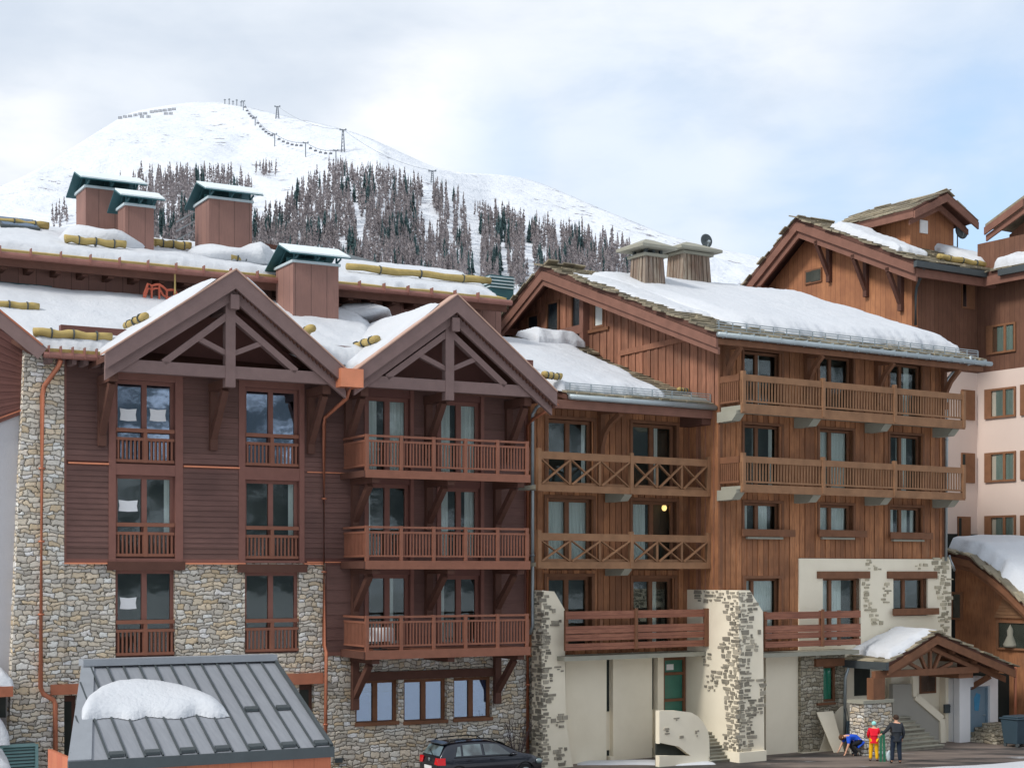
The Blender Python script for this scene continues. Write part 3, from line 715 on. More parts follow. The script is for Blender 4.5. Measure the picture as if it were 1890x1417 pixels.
MB().tube([tb+Vector((0, 0, .70)), tb+Vector((0, 0, .73))], .42, 20).build('table_top', M['paper'], Tt, F)
mb = MB(); K = 28; mb.v = [tb+Vector((math.cos(6.2832*k/K)*r_, math.sin(6.2832*k/K)*r_, z_)) for r_, z_ in ((.425, .735), (.46, .5), (.47, .3)) for k in range(K) for r_ in (r_*(1+(.06*math.sin(k*1.8) if z_ < .7 else 0)),)]; mb.f = [(i*K+k, i*K+(k+1) % K, (i+1)*K+(k+1) % K, (i+1)*K+k) for i in range(2) for k in range(K)]
mb.build('cloth', M['paper'], Tt, F, True)
MB().tube([tb, tb+Vector((0, 0, .7))], .04, 8).tube([tb, tb+Vector((0, 0, .03))], .25, 14).build('leg', M['metaldark'], Tt, F)
# trusses and gable roofs
zch = []
for gi, (g, (cl, cr, yc0, yc1)) in enumerate(zip(G, ((208, 604, 664, 692), (672, 985, 697, 727)))):
    (ul, zl), (up, zp), (ur, zrr) = g; w0 = 1.62; zl2 = (zl+zrr)/2
    # roof planes
    rf = MB()
    for (ue, ze) in ((ul, zl), (ur, zrr)):
        q = [F.P(ue, 1.98, ze), F.P(up, 1.98, zp), F.P(up, -6.3, zp), F.P(ue, -6.3, ze)]; rf.slab([p-Vector((0, 0, .09)) for p in q], .16)
    ro = rf.build('gable_roof', M['dark'], A, F)
    bb = MB(); b2 = MB(); cp = MB()
    for sg, (ue, ze) in ((-1, (ul, zl)), (1, (ur, zrr))):
        for (mbx, wa, wb, dz, th, ext) in ((bb, 1.99, 2.09, 0, .46, 1.0), (b2, 1.70, 1.84, -.36, .44, .985)):
            uu, zz = up+(ue-up)*ext, zp+(ze-zp)*ext
            mbx.poly(F, wa, wb, [(up, zp+dz), (uu, zz+dz), (uu, zz+dz-th*1.05), (up, zp+dz-th*1.25)])
        cp.poly(F, 1.5, 2.13, [(up, zp+.0), (ue, ze+.0), (ue, ze+.05), (up, zp+.05)])
    bb.build('bargeboard', M['truss'], ro, F); b2.build('inner_bargeboard', M['truss'], ro, F); cp.build('verge_flashing', M['palewood'], ro, F)
    n = 30; top_ = [(up+(ur-up)*k/n, zp+(zrr-zp)*k/n-.40) for k in range(n+1)]; bot_ = []
    for k in range(n): bot_ += [(up+(ur-up)*(k+.02)/n, zp+(zrr-zp)*(k+.02)/n-.50), (up+(ur-up)*(k+.5)/n, zp+(zrr-zp)*(k+.5)/n-.60), (up+(ur-up)*(k+.98)/n, zp+(zrr-zp)*(k+.98)/n-.50)]
    MB().poly(F, 1.845, 1.985, top_+bot_[::-1]).build('scalloped_edge', M['dark'], ro, F)
    # truss
    c0, c1 = F.U(cl, w0), F.U(cr, w0); zc0, zc1 = F.Z(cl, yc0+14, w0), F.Z(cl, yc0, w0)
    zc1 = F.Z((cl+cr)/2, (yc0+yc1)/2-9 if 0 else (675 if gi == 0 else 703), w0); zc0 = zc1-.38
    t = MB().box(F, c0, c1, w0-.12, w0+.12, zc0, zc1)
    kp = F.U(423 if gi == 0 else 827, w0); kz = F.Z(423, 580, w0) if gi == 0 else F.Z(827, 613, w0)
    t.box(F, kp-.16, kp+.16, w0-.14, w0+.14, zc0-.28, kz+.55)
    kt = zp-1.25
    hl, hr = (F.U(300, w0), F.U(545, w0)) if gi == 0 else (F.U(712, w0), F.U(930, w0))
    for uu in (hl, hr):
        t.beam(F.P(uu, w0, zc1-.03), F.P(kp, w0, kz), .20, .24, F.n)
        fx = .50; mu, mz = uu+(kp-uu)*fx, zc1+(kz-zc1)*fx
        t.beam(F.P(mu, w0, mz), F.P(kp, w0, zc1+.35), .16, .17, F.n)
    t.build('roof_truss', M['truss'], A, F)
    MB().box(F, up-.14, up+.14, -.2, 2.0, zp-1.2, zp-.75).build('ridge_beam', M['truss'], ro, F)
    # eave brackets
    for p in ((212, 422, 606) if gi == 0 else (676, 827, 978)):
        c = F.U(p, w0); mb = MB(); mb.box(F, c-.14, c+.14, 0, w0-.13, zc0-.28, zc0-.003)
        mb.box(F, c-.12, c+.12, .02, .2, zc0-2.15, zc0-.28); mb.beam(F.P(c, .12, zc0-1.75), F.P(c, w0-.35, zc0-.3), .2, .22)
        mb.build('eave_bracket', M['dark'], A, F)
# valley box and pipes
def pbox(par, nm, m, a, b, t, bt, w0, w1, lab=None):
    o = MB().box(F, F.U(a, w1), F.U(b, w1), w0, w1, F.Z((a+b)/2, bt, w1), F.Z((a+b)/2, t, w1)).build(nm, M[m], par, F)
    if lab: o['label'] = lab
    return o
pbox(A, 'rainwater_box', 'coppero', 629, 671, 680, 714, 1.6, 2.25, 'bright copper rainwater hopper in the valley between the gables')
def pipe(par, pts, m, r=.055, nm='downpipe', FF=None):
    FF = FF or F; P = [FF.P(FF.U(x, w_), w_, FF.Z(x, y, w_)) for x, y, w_ in pts]
    mb = MB().tube(P, r, 8)
    L = [(P[i], P[i+1]) for i in range(len(P)-1) if abs(P[i].x-P[i+1].x) < .3 and (P[i]-P[i+1]).length > 3]
    for a, b in L:
        for k in range(1, int((a-b).length/2.6)+1): c = a.lerp(b, k/(int((a-b).length/2.6)+1)); mb.tube([c-Vector((0, 0, .03)), c+Vector((0, 0, .03))], r*1.35, 8)
    return mb.build(nm, M[m], par, FF, True)
pipe(A, [(112, 664, .9), (108, 676, .8), (82, 712, .25), (78, 730, .22), (75, 1268, .22), (80, 1280, .22), (99, 1291, .22), (102, 1300, .22), (103, 1480, .22)], 'copper', .075)
pipe(A, [(646, 714, 1.8), (640, 735, 1.6), (600, 770, .16), (598, 785, .14), (598, 1190, .14), (602, 1203, .22), (600, 1470, .22)], 'copper', .065)
pipe(A, [(1030, 745, 1.6), (985, 772, .5), (974, 786, .12), (974, 1382, .12)], 'copper', .06)
pipe(A, [(974, 1383, .12), (974, 1470, .12)], 'dark', .065)
pipe(A, [(1003, 743, .9), (990, 752, .55), (983, 765, .35), (983, 1155, .35), (978, 1170, .25)], 'zinc', .06)
# left eave: main lower roof
ue0, ue1 = F.U(55, .8), F.U(985, .8); zl = F.Z(140, 652, .8); W1 = -6.2; zu = F.Z(140, 546, W1)
rf = MB().slab([F.P(ue0, .8, zl), F.P(F.U(985, .8), .8, zl-.5), F.P(F.U(985, .8), W1, zu), F.P(F.U(-160, W1), W1, zu)], .12)
MR = rf.build('main_roof', M['dark'], A, F)
g_ = MB().tube([F.P(F.U(80, .95), .95, zl-.12), F.P(F.U(208, .95), .95, zl-.12)], .10, 8)
for p in range(90, 208, 22): c = F.U(p, .95); g_.box(F, c-.015, c+.015, .84, 1.06, zl-.2, zl+.16)
g_.build('gutter', M['gutter'], MR, F)
mb = MB(); mb.box(F, F.U(80, .8), F.U(205, .8), .55, .82, zl-.02, zl+.10); mb.build('eave_boards', M['log'], MR, F)
mb = MB(); 
for k in range(6): c = F.U(90+22*k, .5); mb.box(F, c-.07, c+.07, -.1, .72, zl-.32, zl-.15)
mb.build('rafter_ends', M['truss'], MR, F)
# left verge board toward the neighbour
a_, b_ = F.P(F.U(78, .9), .95, zl-.1), F.P(F.U(-60, .6), .6, F.Z(-60, 540, .6))
MB().beam(a_, b_, .12, .42).build('verge_board', M['truss'], MR, F); MB().beam(a_+Vector((0, 0, .25)), b_+Vector((0, 0, .25)), .2, .05).build('verge_flashing', M['copper'], MR, F)
# upper storey and top roof
WU = -6.2; WE = -5.2; zt2 = F.Z(500, 508, WE); uT0, uT1 = F.U(-60, WE), F.U(935, WE); zg = zt2+.30*9
MB().box(F, F.U(-60, WU), F.U(925, WU), WU-8, WU, zu-3, zt2+.15).build('upper_storey_wall', M['chim'], A, F)
MB().box(F, F.U(-60, WU), F.U(95, WU), WU, WU+.06, F.Z(20, 540, WU)-.5, F.Z(20, 522, WU)).build('window_band', M['teal'], A, F)
TR = MB().slab([F.P(uT0, WE, zt2), F.P(uT1, WE, zt2), F.P(uT1-1.5, WE-9, zg), F.P(uT0, WE-9, zg)], .25).slab([F.P(uT0, WE-9, zg), F.P(uT1-1.5, WE-9, zg), F.P(uT1, WE-17, zt2), F.P(uT0, WE-17, zt2)], .25).build('top_roof', M['log'], A, F)
TR['label'] = 'upper roof with yellow timber edge'
mb = MB().tube([F.P(uT0, WE+.22, zt2-.22), F.P(uT1+.1, WE+.22, zt2-.22)], .11, 8)
n = int((uT1-uT0)/1.0)
for k in range(n): c = uT0+k*1.0; mb.box(F, c-.015, c+.015, WE+.10, WE+.35, zt2-.30, zt2+.06)
mb.build('gutter', M['gutter'], TR, F)
mb = MB().box(F, uT0, uT1, WE-.1, WE+.02, zt2-.55, zt2-.28); n = int((uT1-uT0)/.9)
for k in range(n): c = uT0+.3+k*.9; mb.box(F, c-.1, c+.1, WU, WE-.11, zt2-.62, zt2-.35)
mb.build('rafter_ends', M['dark'], TR, F)
def rz(w_): return zt2+.30*(WE-w_)
# snow guard logs
def log(p, q, par, r=.13):
    n = 9; p, q = Vector(p), Vector(q); pts = [p.lerp(q, k/n)+Vector((0, 0, .03*math.sin(k*1.7))) for k in range(n+1)]
    rr = [r*(.78+.3*R.random()) for _ in pts]; o = MB().tube(pts, rr, 8).build('snow_guard_log', M['log'], par, F, True)
    for f in (.22, .5, .8): c = p.lerp(q, f); t = (q-p).normalized(); MB().tube([c-t*.022, c+t*.022], r*1.16, 8).build('strap', M['metaldark'], o, F)
def logU(a, b, w_, z, par, r=.13): log(F.P(F.U(a, w_), w_, z), F.P(F.U(b, w_), w_, z), par, r)
zr1 = lambda w_: zl+(zu-zl)*(.8-w_)/(.8-W1)
logU(62, 206, .3, zr1(.3)+.42, MR, .15); logU(-40, 72, -2.6, zr1(-2.6)+.42, MR, .14)
for a, b, w_ in ((120, 232, -7.0), (425, 480, -6.6), (640, 905, -7.4), (-40, 90, -11.5), (285, 352, -9.2), (480, 500, -7.5)): logU(a, b, w_, rz(w_)+.40, TR, .15)
def endlog(px, py, w_):
    p = F.P(F.U(px, w_), w_, F.Z(px, py, w_)); log(p, p-F.n*2.2-Vector((0, 0, .02)), MR, .14)
endlog(269, 583, 1.2); endlog(577, 606, 1.0); endlog(697, 625, 1.2)
# chimneys
def chimney(pl, pc, pr, yt, yb, w_, cl, cr, yct, ycb, lab):
    uc, ur = F.U(pc, w_), F.U(pr, w_); dep = max(1.0, (pc-pl)/21.0); zt_, zb_ = F.Z(pc, yt, w_), F.Z(pc, yb, w_)-1.5
    o = MB().box(F, uc, ur, w_-dep, w_, zb_, zt_).build('chimney', M['chim'], A, F); o['label'] = lab
    mb = MB().box(F, uc-.06, ur+.06, w_-dep-.06, w_-dep+.04, zt_, zt_+.09).box(F, uc-.06, ur+.06, w_-.04, w_+.06, zt_, zt_+.09).box(F, uc-.06, uc+.04, w_-dep+.04, w_-.04, zt_, zt_+.09).box(F, ur-.04, ur+.06, w_-dep+.04, w_-.04, zt_, zt_+.09)
    mb.build('chimney_rim', M['tealpale'], o, F)
    # light gabled canopy open at the ends
    U0, U1 = uc-.28, ur+.30; wf, wm, wbk_ = w_+.45, w_-dep*.42, w_-dep-.45
    zh = F.Z(cl+14, yct, wm); zf = max(zh-.50, zt_+.26); zbk_ = max(zt_+.02, zh-1.0)
    cn = MB().slab([F.P(U0, wf, zf), F.P(U1, wf, zf), F.P(U1, wm, zh), F.P(U0, wm, zh)], .045).slab([F.P(U0, wm-.002, zh), F.P(U1, wm-.002, zh), F.P(U1, wbk_, zbk_), F.P(U0, wbk_, zbk_)], .045)
    cn.build('chimney_canopy', M['teal'], o, F)
    MB().slab([F.P(U0+.02, wf-.02, zf+.06), F.P(U1-.02, wf-.02, zf+.06), F.P(U1-.02, wm, zh+.06), F.P(U0+.02, wm, zh+.06)], .055).build('canopy_top', M['canopypale'], o, F)
    st = MB(); n = max(2, round((ur-uc)/.9))
    for k in range(n+1):
        u = uc+.06+(ur-uc-.12)*k/n
        st.beam(F.P(u, w_-.06, zt_), F.P(u, w_-.06, zf+.12), .07, .07); st.beam(F.P(u, w_-dep+.06, zt_), F.P(u, w_-dep+.06, zh-.75), .07, .07); st.beam(F.P(u, w_-.06, zt_+.1), F.P(u, wf-.1, zf-.05), .05, .05, F.d); st.beam(F.P(u, w_-dep+.1, zt_+.1), F.P(u, wm, zh-.08), .05, .05, F.d)
    st.box(F, uc+.1, ur-.1, w_-dep+.12, w_-dep+.16, zt_, zh-.8)
    st.build('canopy_frame', M['teal'], o, F)
    MB().box(F, uc+.15, ur-.15, w_-dep*.6-.02, w_-dep*.6+.02, zt_, zh-.35).build('canopy_panel', M['tealglass'], o, F)
M['canopypale'] = mat('pale_canopy_sheet', plain('#cfd8dc', .06, 2), .5)
M['tealglass'] = mat('teal_panel', plain('#4f7f84', .2, 1), .35)
chimney(128, 158, 252, 346, 432, -9.5, 122, 293, 317, 360, 'widest brown chimney box at the left under a teal canopy')
chimney(218, 231, 284, 379, 458, -7.6, 215, 285, 352, 381, 'small low brown chimney box in front of the widest one')
chimney(350, 386, 465, 366, 468, -8.2, 352, 460, 337, 374, 'tall brown chimney box with teal canopy, standing alone')
chimney(505, 541, 625, 484, 590, -3.4, 497, 630, 451, 492, 'brown chimney box rising between the two timber gables')
# snow
def sp(F, pts): return [F.P(u, w_, z) for u, w_, z in pts]
D = .02
u = F.U
snow_patch('roof_snow', sp(F, [(u(68, .5), .55, zr1(.55)+D), (u(250, .5), .55, zr1(.55)+D), (u(430, -6), -6.15, zu+D), (u(-160, -6), -6.15, zu+D)]), .30, 'smooth snow sheet on the roof left of the first timber gable', 70, 50, .5, .1, 1, .25)
(ul, zl_), (up, zp_), (ur, zr_) = G[0]
snow_patch('roof_snow', sp(F, [(ul+.25, 1.85, zl_+.12), (up-.5, 1.85, zp_-.22), (up-.1, -6, zp_+D), (ul-.5, -6, zl_+D)]), .12, 'snow lying along the left slope of the first timber gable', 40, 60, .35, .1, 2, .3)
(ul2, zl2_), (up2, zp2_), (ur2, zr2_) = G[1]
snow_patch('roof_snow', sp(F, [(ul2+.3, 1.75, zl2_+.18), (up2-.5, 1.75, zp2_-.25), (up2, -6, zp2_+D), (ul2-.2, -6, zl2_+D)]), .14, 'snow on the left slope of the second timber gable above its logs', 40, 60, .35, .1, 3, .3)
snow_patch('roof_snow', sp(F, [(ur-1.2, .6, zr1(.6)+.3), (ul2+1.6, .6, zr1(.6)+.1), (up2+.3, -6.1, zu+.1), (up+.2, -6.1, zu+.1)]), .42, 'deep lumpy snow filling the valley between the two timber gables', 60, 60, .5, .1, 4, .35)
snow_patch('roof_snow', sp(F, [(ur-.1, 1.9, zr_+D), (up+.25, 1.9, zp_-.14), (up+.1, -6, zp_), (ur, -6, zr_)][::-1]), .2, 'thin snow on the far slope of the first timber gable', 20, 40, .3, .1, 5, .3)
snow_patch('roof_snow', sp(F, [(uT0, WE-.25, rz(WE-.25)+D), (u(560, WE), WE-.25, rz(WE-.25)+D), (u(560, -13.5), -13.9, rz(-13.9)+D), (uT0, -13.9, rz(-13.9)+D)]), .22, 'long snow blanket on the upper roof around the tall chimneys', 160, 50, .35, .10, 6, .5)
snow_patch('roof_snow', sp(F, [(u(562, WE), WE-.25, rz(WE-.25)+D), (u(925, WE), WE-.3, rz(WE-.3)+D), (u(870, -13), -13.9, rz(-13.9)+D), (u(565, -13), -13.9, rz(-13.9)+D)]), .18, 'thin snow on the right end of the upper roof below a long log', 90, 40, .5, .35, 7, .4)
for pc, w_, s, l in ((190, -8.6, 1.25, 'rounded snow drift against the widest roof chimney'), (425, -7.6, 1.2, 'rounded snow drift at the foot of the tall lone chimney'), (672, -5.6, 0, 'pale snow mound on the roof right of the gable chimney')):
    z0_ = rz(w_) if s else F.Z(672, 585, -5.6)
    cu = u(pc, w_); r_ = 1.5
    mb = MB().ell(F.P(cu, w_+.1, z0_+.1), (r_*(1.15 if s else .7), 1.0, .62 if s else .6), 24, 14)
    for v in mb.v: v += Vector((noise.noise(v*.9), noise.noise(v*.9+Vector((5, 0, 0))), noise.noise(v*.9+Vector((0, 7, 0)))))*.38
    tag(mb.build('snow_drift', M['snow'], None, F, True, base=F.P(cu, w_, z0_)), l, 'snow')
# items on roof
M['redp'] = mat('red_orange_net', plain('#b8604a', .2, 5), .7)
mb = MB(); R2 = random.Random(4); pts = [F.P(u(266+k*7, -5.2), -5.2, F.Z(266+k*7, 545-(18 if 0 < k < 9 else 0)+R2.uniform(-5, 6)+k*.6, -5.2)) for k in range(10)]
mb.tube(pts, .045, 6); mb.tube([p-Vector((0, 0, R2.uniform(.1, .3))) for p in pts], .04, 6)
for p in pts[::2]: mb.tube([p, p-Vector((0, 0, .6))], .04, 5)
tag(mb.build('snow_netting', M['redp'], None, F, base=pts[5]), 'crumpled orange red netting on the roof snow left of the first gable', 'netting')
p = F.P(u(323, -5), -5, F.Z(323, 532, -5)); tag(MB().beam(p-Vector((0, 0, .2)), p+Vector((0, 0, .55)), .05, .05).build('marker_stake', M['log'], None, F, base=p), 'thin pale stake standing in roof snow beside the orange netting', 'stake')
p = F.P(u(20, -11), -11, rz(-11)+.55)
mb = MB().slab([F.P(u(0, -11), -10.8, rz(-10.8)+.35), F.P(u(72, -11), -10.8, rz(-10.8)+.35), F.P(u(72, -11), -12, rz(-12)+.55), F.P(u(0, -11), -12, rz(-12)+.55)], .12)
o = mb.build('roof_window', M['metaldark'], TR, F); MB().slab([F.P(u(4, -11), -10.9, rz(-10.9)+.38), F.P(u(68, -11), -10.9, rz(-10.9)+.38), F.P(u(68, -11), -11.9, rz(-11.9)+.55), F.P(u(4, -11), -11.9, rz(-11.9)+.55)], .03).build('pane', M['glassb'], o, F)
# railing and hatch behind the tall chimney
mb = MB()
for dz in (0, .35, .7): mb.beam(F.P(u(325, -9.5), -9.5, F.Z(325, 444, -9.5)+dz), F.P(u(352, -10), -9.5, F.Z(352, 424, -9.5)+dz), .05, .05)
mb.build('roof_ladder_rail', M['zinc'], TR, F)
# teal vent box at right end
o = MB().box(F, u(905, -12), u(948, -12), -13.2, -12, F.Z(920, 540, -12)-.8, F.Z(920, 508, -12)).build('roof_vent', M['teal'], A, F)
mb = MB()
for k in range(4): z = F.Z(920, 512+k*6, -12); mb.box(F, u(903, -12), u(950, -12), -13.24, -11.95, z-.03, z+.03)
mb.build('vent_louvers', M['tealpale'], o, F)
# far roofs seen behind the ridge of the upper roof
H = empty('far_house', F.P(u(650, -30), -30, 0), 'far house with orange eaves and blue grey roof behind the upper roof ridge', 'house')
MB().box(F, u(560, -30), u(700, -30), -36, -30, 0, F.Z(650, 487, -30)).build('wall', M['redp'], H, F)
MB().slab([F.P(u(545, -30), -29, F.Z(600, 486, -29)), F.P(u(712, -30), -29, F.Z(700, 489, -29)), F.P(u(690, -30), -36, F.Z(700, 470, -36)), F.P(u(560, -30), -36, F.Z(600, 470, -36))], .3).build('roof', M['metaldark'], H, F)
H = empty('far_house', F.P(u(490, -30), -30, 0), 'far red brown gable end peeping out right of the tall lone chimney', 'house')
MB().box(F, u(474, -30), u(512, -30), -36, -30, 0, F.Z(490, 470, -30)).build('wall', M['redp'], H, F)
MB().poly(F, -36, -29.6, [(u(468, -30), F.Z(468, 472, -30)), (u(487, -30), F.Z(487, 452, -30)), (u(512, -30), F.Z(512, 456, -30)), (u(516, -30), F.Z(512, 470, -30))]).build('roof', M['dark'], H, F)
# left neighbour
N = empty('neighbour_house', F.P(F.U(0), -1, 0), 'neighbouring house at the left edge, diagonal dark siding over pale grey render', 'building')
zc = F.Z(20, 770, -.3)
MB().poly(F, -6, -.3, [(F.U(-250, -.3), 0), (F.U(46, -.3), 0), (F.U(46, -.3), F.Z(46, 752, -.3)), (F.U(-250, -.3), F.Z(-250, 872, -.3))]).build('wall', M['greywall'], N, F)
mb = MB(); a0 = (F.U(-250, -.25), F.Z(-250, 872, -.25)); 
sl = -.42
lineA, lineB = (F.U(46, -.25), F.Z(46, 762, -.25)), (F.U(-250, -.25), F.Z(-250, 878, -.25))
upA, upB = (F.U(50, -.25), F.Z(50, 632, -.25)), (F.U(-250, -.25), F.Z(-250, 395, -.25))
N_ = 26
for k in range(N_):
    f, g = k/N_, (k+.96)/N_; L = lambda p, q, t_: (p[0]+(q[0]-p[0])*t_, p[1]+(q[1]-p[1])*t_)
    mb.poly(F, -.32, -.22-.02*(k % 2), [L(lineA, upA, f), L(lineA, upA, g), L(lineB, upB, g), L(lineB, upB, f)])
mb.build('diagonal_siding', M['panel'], N, F)
MB().beam(F.P(F.U(-200, -.15), -.15, F.Z(-200, 845, -.15)), F.P(F.U(44, -.15), -.15, F.Z(44, 755, -.15)), .06, .05).build('copper_flashing', M['copper'], N, F)
tag(snow_patch('snow_ledge', sp(F, [(F.U(-60, .6), 1.4, F.Z(0, 1262, .6)), (F.U(18, .6), 1.4, F.Z(0, 1262, .6)), (F.U(18, .6), -.2, F.Z(0, 1262, .6)+.2), (F.U(-60, .6), -.2, F.Z(0, 1262, .6)+.2)]), .35, 'small snow cap on the ledge at the far left edge beside the stone pier', 20, 12, .3, .05, 9))
o = MB().box(F, F.U(-60, .6), F.U(14, .6), -.2, 1.4, F.Z(0, 1282, .6), F.Z(0, 1263, .6)).build('door_canopy', M['copper'], N, F)
MB().box(F, F.U(-60, .4), F.U(11, .4), -.2, .4, F.Z(0, 1325, .6), F.Z(0, 1283, .6)).build('dark_window', M['intr'], N, F)
# louvre unit
Lo = empty('ventilation_unit', F.P(F.U(40, 1), .8, 0), 'blue grey louvred metal ventilation unit in the bottom left corner', 'ventilation unit')
a, b = F.U(2, .9), F.U(69, .9); zt_ = F.Z(40, 1374, .9)
MB().box(F, a, b, .12, .8, 0, zt_).build('casing', M['metaldark'], Lo, F)
mb = MB()
for k in range(16): z = zt_-.1-k*.1; mb.hexa([F.P(a+.05, .86, z-.05), F.P(b-.05, .86, z-.05), F.P(b-.05, .80, z), F.P(a+.05, .80, z), F.P(a+.05, .87, z-.03), F.P(b-.05, .87, z-.03), F.P(b-.05, .81, z+.02), F.P(a+.05, .81, z+.02)])
M['louv'] = mat('blue_grey_louvre', plain('#71908f', .1, 2), .5, .2)
mb.build('louvre_slats', M['louv'], Lo, F)
MB().box(F, a-.03, a+.06, .8, .9, 0, zt_).box(F, b-.06, b+.03, .8, .9, 0, zt_).box(F, a+.06, b-.06, .8, .9, zt_-.06, zt_+.03).build('frame', M['louv'], Lo, F)
snow_patch('snow_ledge', [F.P(F.U(-90, 2.2), 3.0, F.Z(0, 1440, 3)), F.P(F.U(14, 2.2), 3.0, F.Z(0, 1430, 3)), F.P(F.U(14, 2.2), 1.6, F.Z(0, 1395, 2.2)), F.P(F.U(-90, 2.2), 1.6, F.Z(0, 1395, 2.2))], .5, 'rounded snow heap in front of the louvred unit at the lower left corner', 24, 16, .4, .05, 10)
snow_patch('snow_ledge', [F.P(F.U(-60, .9), 1.1, F.Z(0, 1372, .9)), F.P(F.U(16, .9), 1.1, F.Z(0, 1372, .9)), F.P(F.U(16, .9), .1, F.Z(0, 1368, .9)), F.P(F.U(-60, .9), .1, F.Z(0, 1368, .9))], .7, 'block of snow on top of the louvred unit at the left edge', 20, 12, .25, .05, 11)
# wall lamp by the shed
o = MB().box(F, F.U(617), F.U(630), 0, .12, F.Z(623, 1406), F.Z(623, 1400)).box(F, F.U(616), F.U(631), .0, .14, F.Z(623, 1400), F.Z(623, 1398)).build('wall_lamp', M['metaldark'], A, F)
# ------------------------------------------------------------------ garage roof in front
wE = None
for i in range(400):
    ww = 4+i*.05
    if F.Z(370, 1394, ww) >= 2.55: wE = ww; break
wR = wE-5.2
S = empty('garage_shed', F.P(F.U(370, wE), wE-2, 0), 'wooden garage entrance in front with a seamed grey metal roof', 'shed')
eL, eR = F.U(127, wE), F.U(612, wE); rL, rR = F.U(153, wR), F.U(505, wR); zEv = F.Z(370, 1392, wE); zRg = F.Z(330, 1222, wR)
# ridge right end parallel to seams: keep photo's
so_ = MB().slab([F.P(eL, wE, zEv), F.P(eR, wE, zEv), F.P(rR, wR, zRg), F.P(rL, wR, zRg)], .12).build('roof', M['metalroof'], S, F)
sm = MB(); st_ = (rR-rL)/12.4
for k in range(0, 18):
    u0 = rR-k*st_; sl = (eR-rR); u1 = u0+sl
    q0 = (u0, wR, zRg); f = 0
    if u0 < rL:   # starts on the slanted left edge
        # intersect with left edge
        den = (eL-rL)-sl; f = (u0-rL)/den if abs(den) > 1e-6 else 0
        if f >= 1: continue
    a = F.P(u0+sl*f, wR+(wE-wR)*f, zRg+(zEv-zRg)*f+.02); b = F.P(u1, wE-.04, zEv+.02)
    sm.beam(a, b, .045, .07)
sm.build('standing_seams', M['metaldark'], so_, F)
def onroof(u, f, dz=0): return F.P(u+(eR-rR)*f, wR+(wE-wR)*f, zRg+(zEv-zRg)*f+dz)
for k in range(0, 13, 2): 
    a = rR-(k+.95)*st_; MB().slab([onroof(a, .985, .09), onroof(a+st_*.8, .985, .09), onroof(a+st_*.8, .955, .09), onroof(a, .955, .09)], .07).build('snow_stop', M['metaldark'], so_, F)
for k in (1, 3): a = rR-(k+.9)*st_; MB().slab([onroof(a, .60, .09), onroof(a+st_*.8, .60, .09), onroof(a+st_*.8, .57, .09), onroof(a, .57, .09)], .07).build('snow_stop', M['metaldark'], so_, F)
M['metallight'] = mat('pale_grey_metal', plain('#8d9196', .1, 2), .5, .2)
MB().box(F, rL-.05, rR+.02, wR-.25, wR+.25, zRg-.02, zRg+.16).build('ridge_cap', M['metallight'], so_, F)
MB().slab([F.P(eL-.03, wE+.02, zEv+.05), F.P(eL+.52, wE+.02, zEv+.05), F.P(rL+.30, wR, zRg+.05), F.P(rL-.03, wR, zRg+.05)], .05).build('edge_flashing', M['metallight'], so_, F)
MB().beam(F.P(eR, wE, zEv+.03), F.P(rR, wR, zRg+.03), .08, .12).build('edge_trim', M['metaldark'], so_, F)
MB().box(F, eL-.03, eR+.04, wE+.001, wE+.10, zEv-.24, zEv+.02).build('eave_fascia', M['metaldark'], so_, F)
M['orangewood'] = mat('orange_boards', boards('#b5694c', '#c27a58', '#9a5640', .55, True, .01, .25), .7)
MB().box(F, eL+.05, eR-.02, wE-.12, wE-.002, zEv-.62, zEv-.13).build('timber_fascia', M['orangewood'], S, F)
mb = MB().box(F, eL+.6, eR-1.9, wE-.5, wE-.35, 0, zEv-.3).box(F, eL+.6, eL+.7, wR+.4, wE-.5, 0, zEv-.2).box(F, eR-2.0, eR-1.9, wR+.4, wE-.5, 0, zEv-.2)
mb.build('wall', M['orangewood'], S, F)
def onr(px, py):     # point on shed roof plane
    best = None
    for i in range(201):
        f = i/200; ww = wR+(wE-wR)*f; z = zRg+(zEv-zRg)*f; zz = F.Z(px, py, ww)
        if best is None or abs(zz-z) < best[0]: best = (abs(zz-z), F.P(F.U(px, ww), ww, z))
    return best[1]
up_ = [(0, 1312), (.05, 1292), (.14, 1275), (.25, 1264), (.38, 1260), (.52, 1263), (.66, 1270), (.78, 1281), (.88, 1294), (.96, 1310), (1, 1324)]
mb = MB(); NX, NY = 110, 26
for j in range(NY+1):
    for i in range(NX+1):
        s_, t_ = i/NX, j/NY; x = 150+275*s_; yl = 1329-6*s_+3.2*math.sin(s_*21+1)+3.5*noise.noise(Vector((s_*9, 2, 0))); yh = interp(up_, s_)
        yh = min(yh, yl-1); p = onr(x, yl+(yh-yl)*t_); e1 = min(1, t_*(yl-yh)/16); e2 = min(1, (1-t_)*(yl-yh)/26); e3 = min(1, s_*12, (1-s_)*7); k = math.sqrt(max(0, 1-(1-e1)**2))*math.sqrt(max(0, 1-(1-e2)**2))*math.sqrt(max(0, 1-(1-e3)**2))
        mb.v.append(p+Vector((0, 0, .02+k*.27*(1+.3*noise.noise(Vector((p.x*.8, p.y*.8, 3)))))))
for j in range(NY):
    for i in range(NX): a = j*(NX+1)+i; mb.f.append((a, a+1, a+NX+2, a+NX+1))
o = mb.build('shed_snow', M['snow'], None, F, True, base=onr(290, 1315), recalc=False); bpy_fix_up(o); tag(o, 'thick white snow pad with a scalloped lower edge on the grey metal roof', 'snow')
M['stoneb'] = mat('grey_bedded_stone', island('#6f6a5f', '#a49c8c', '#57534a', .3), .9, bump=(.6, .02))
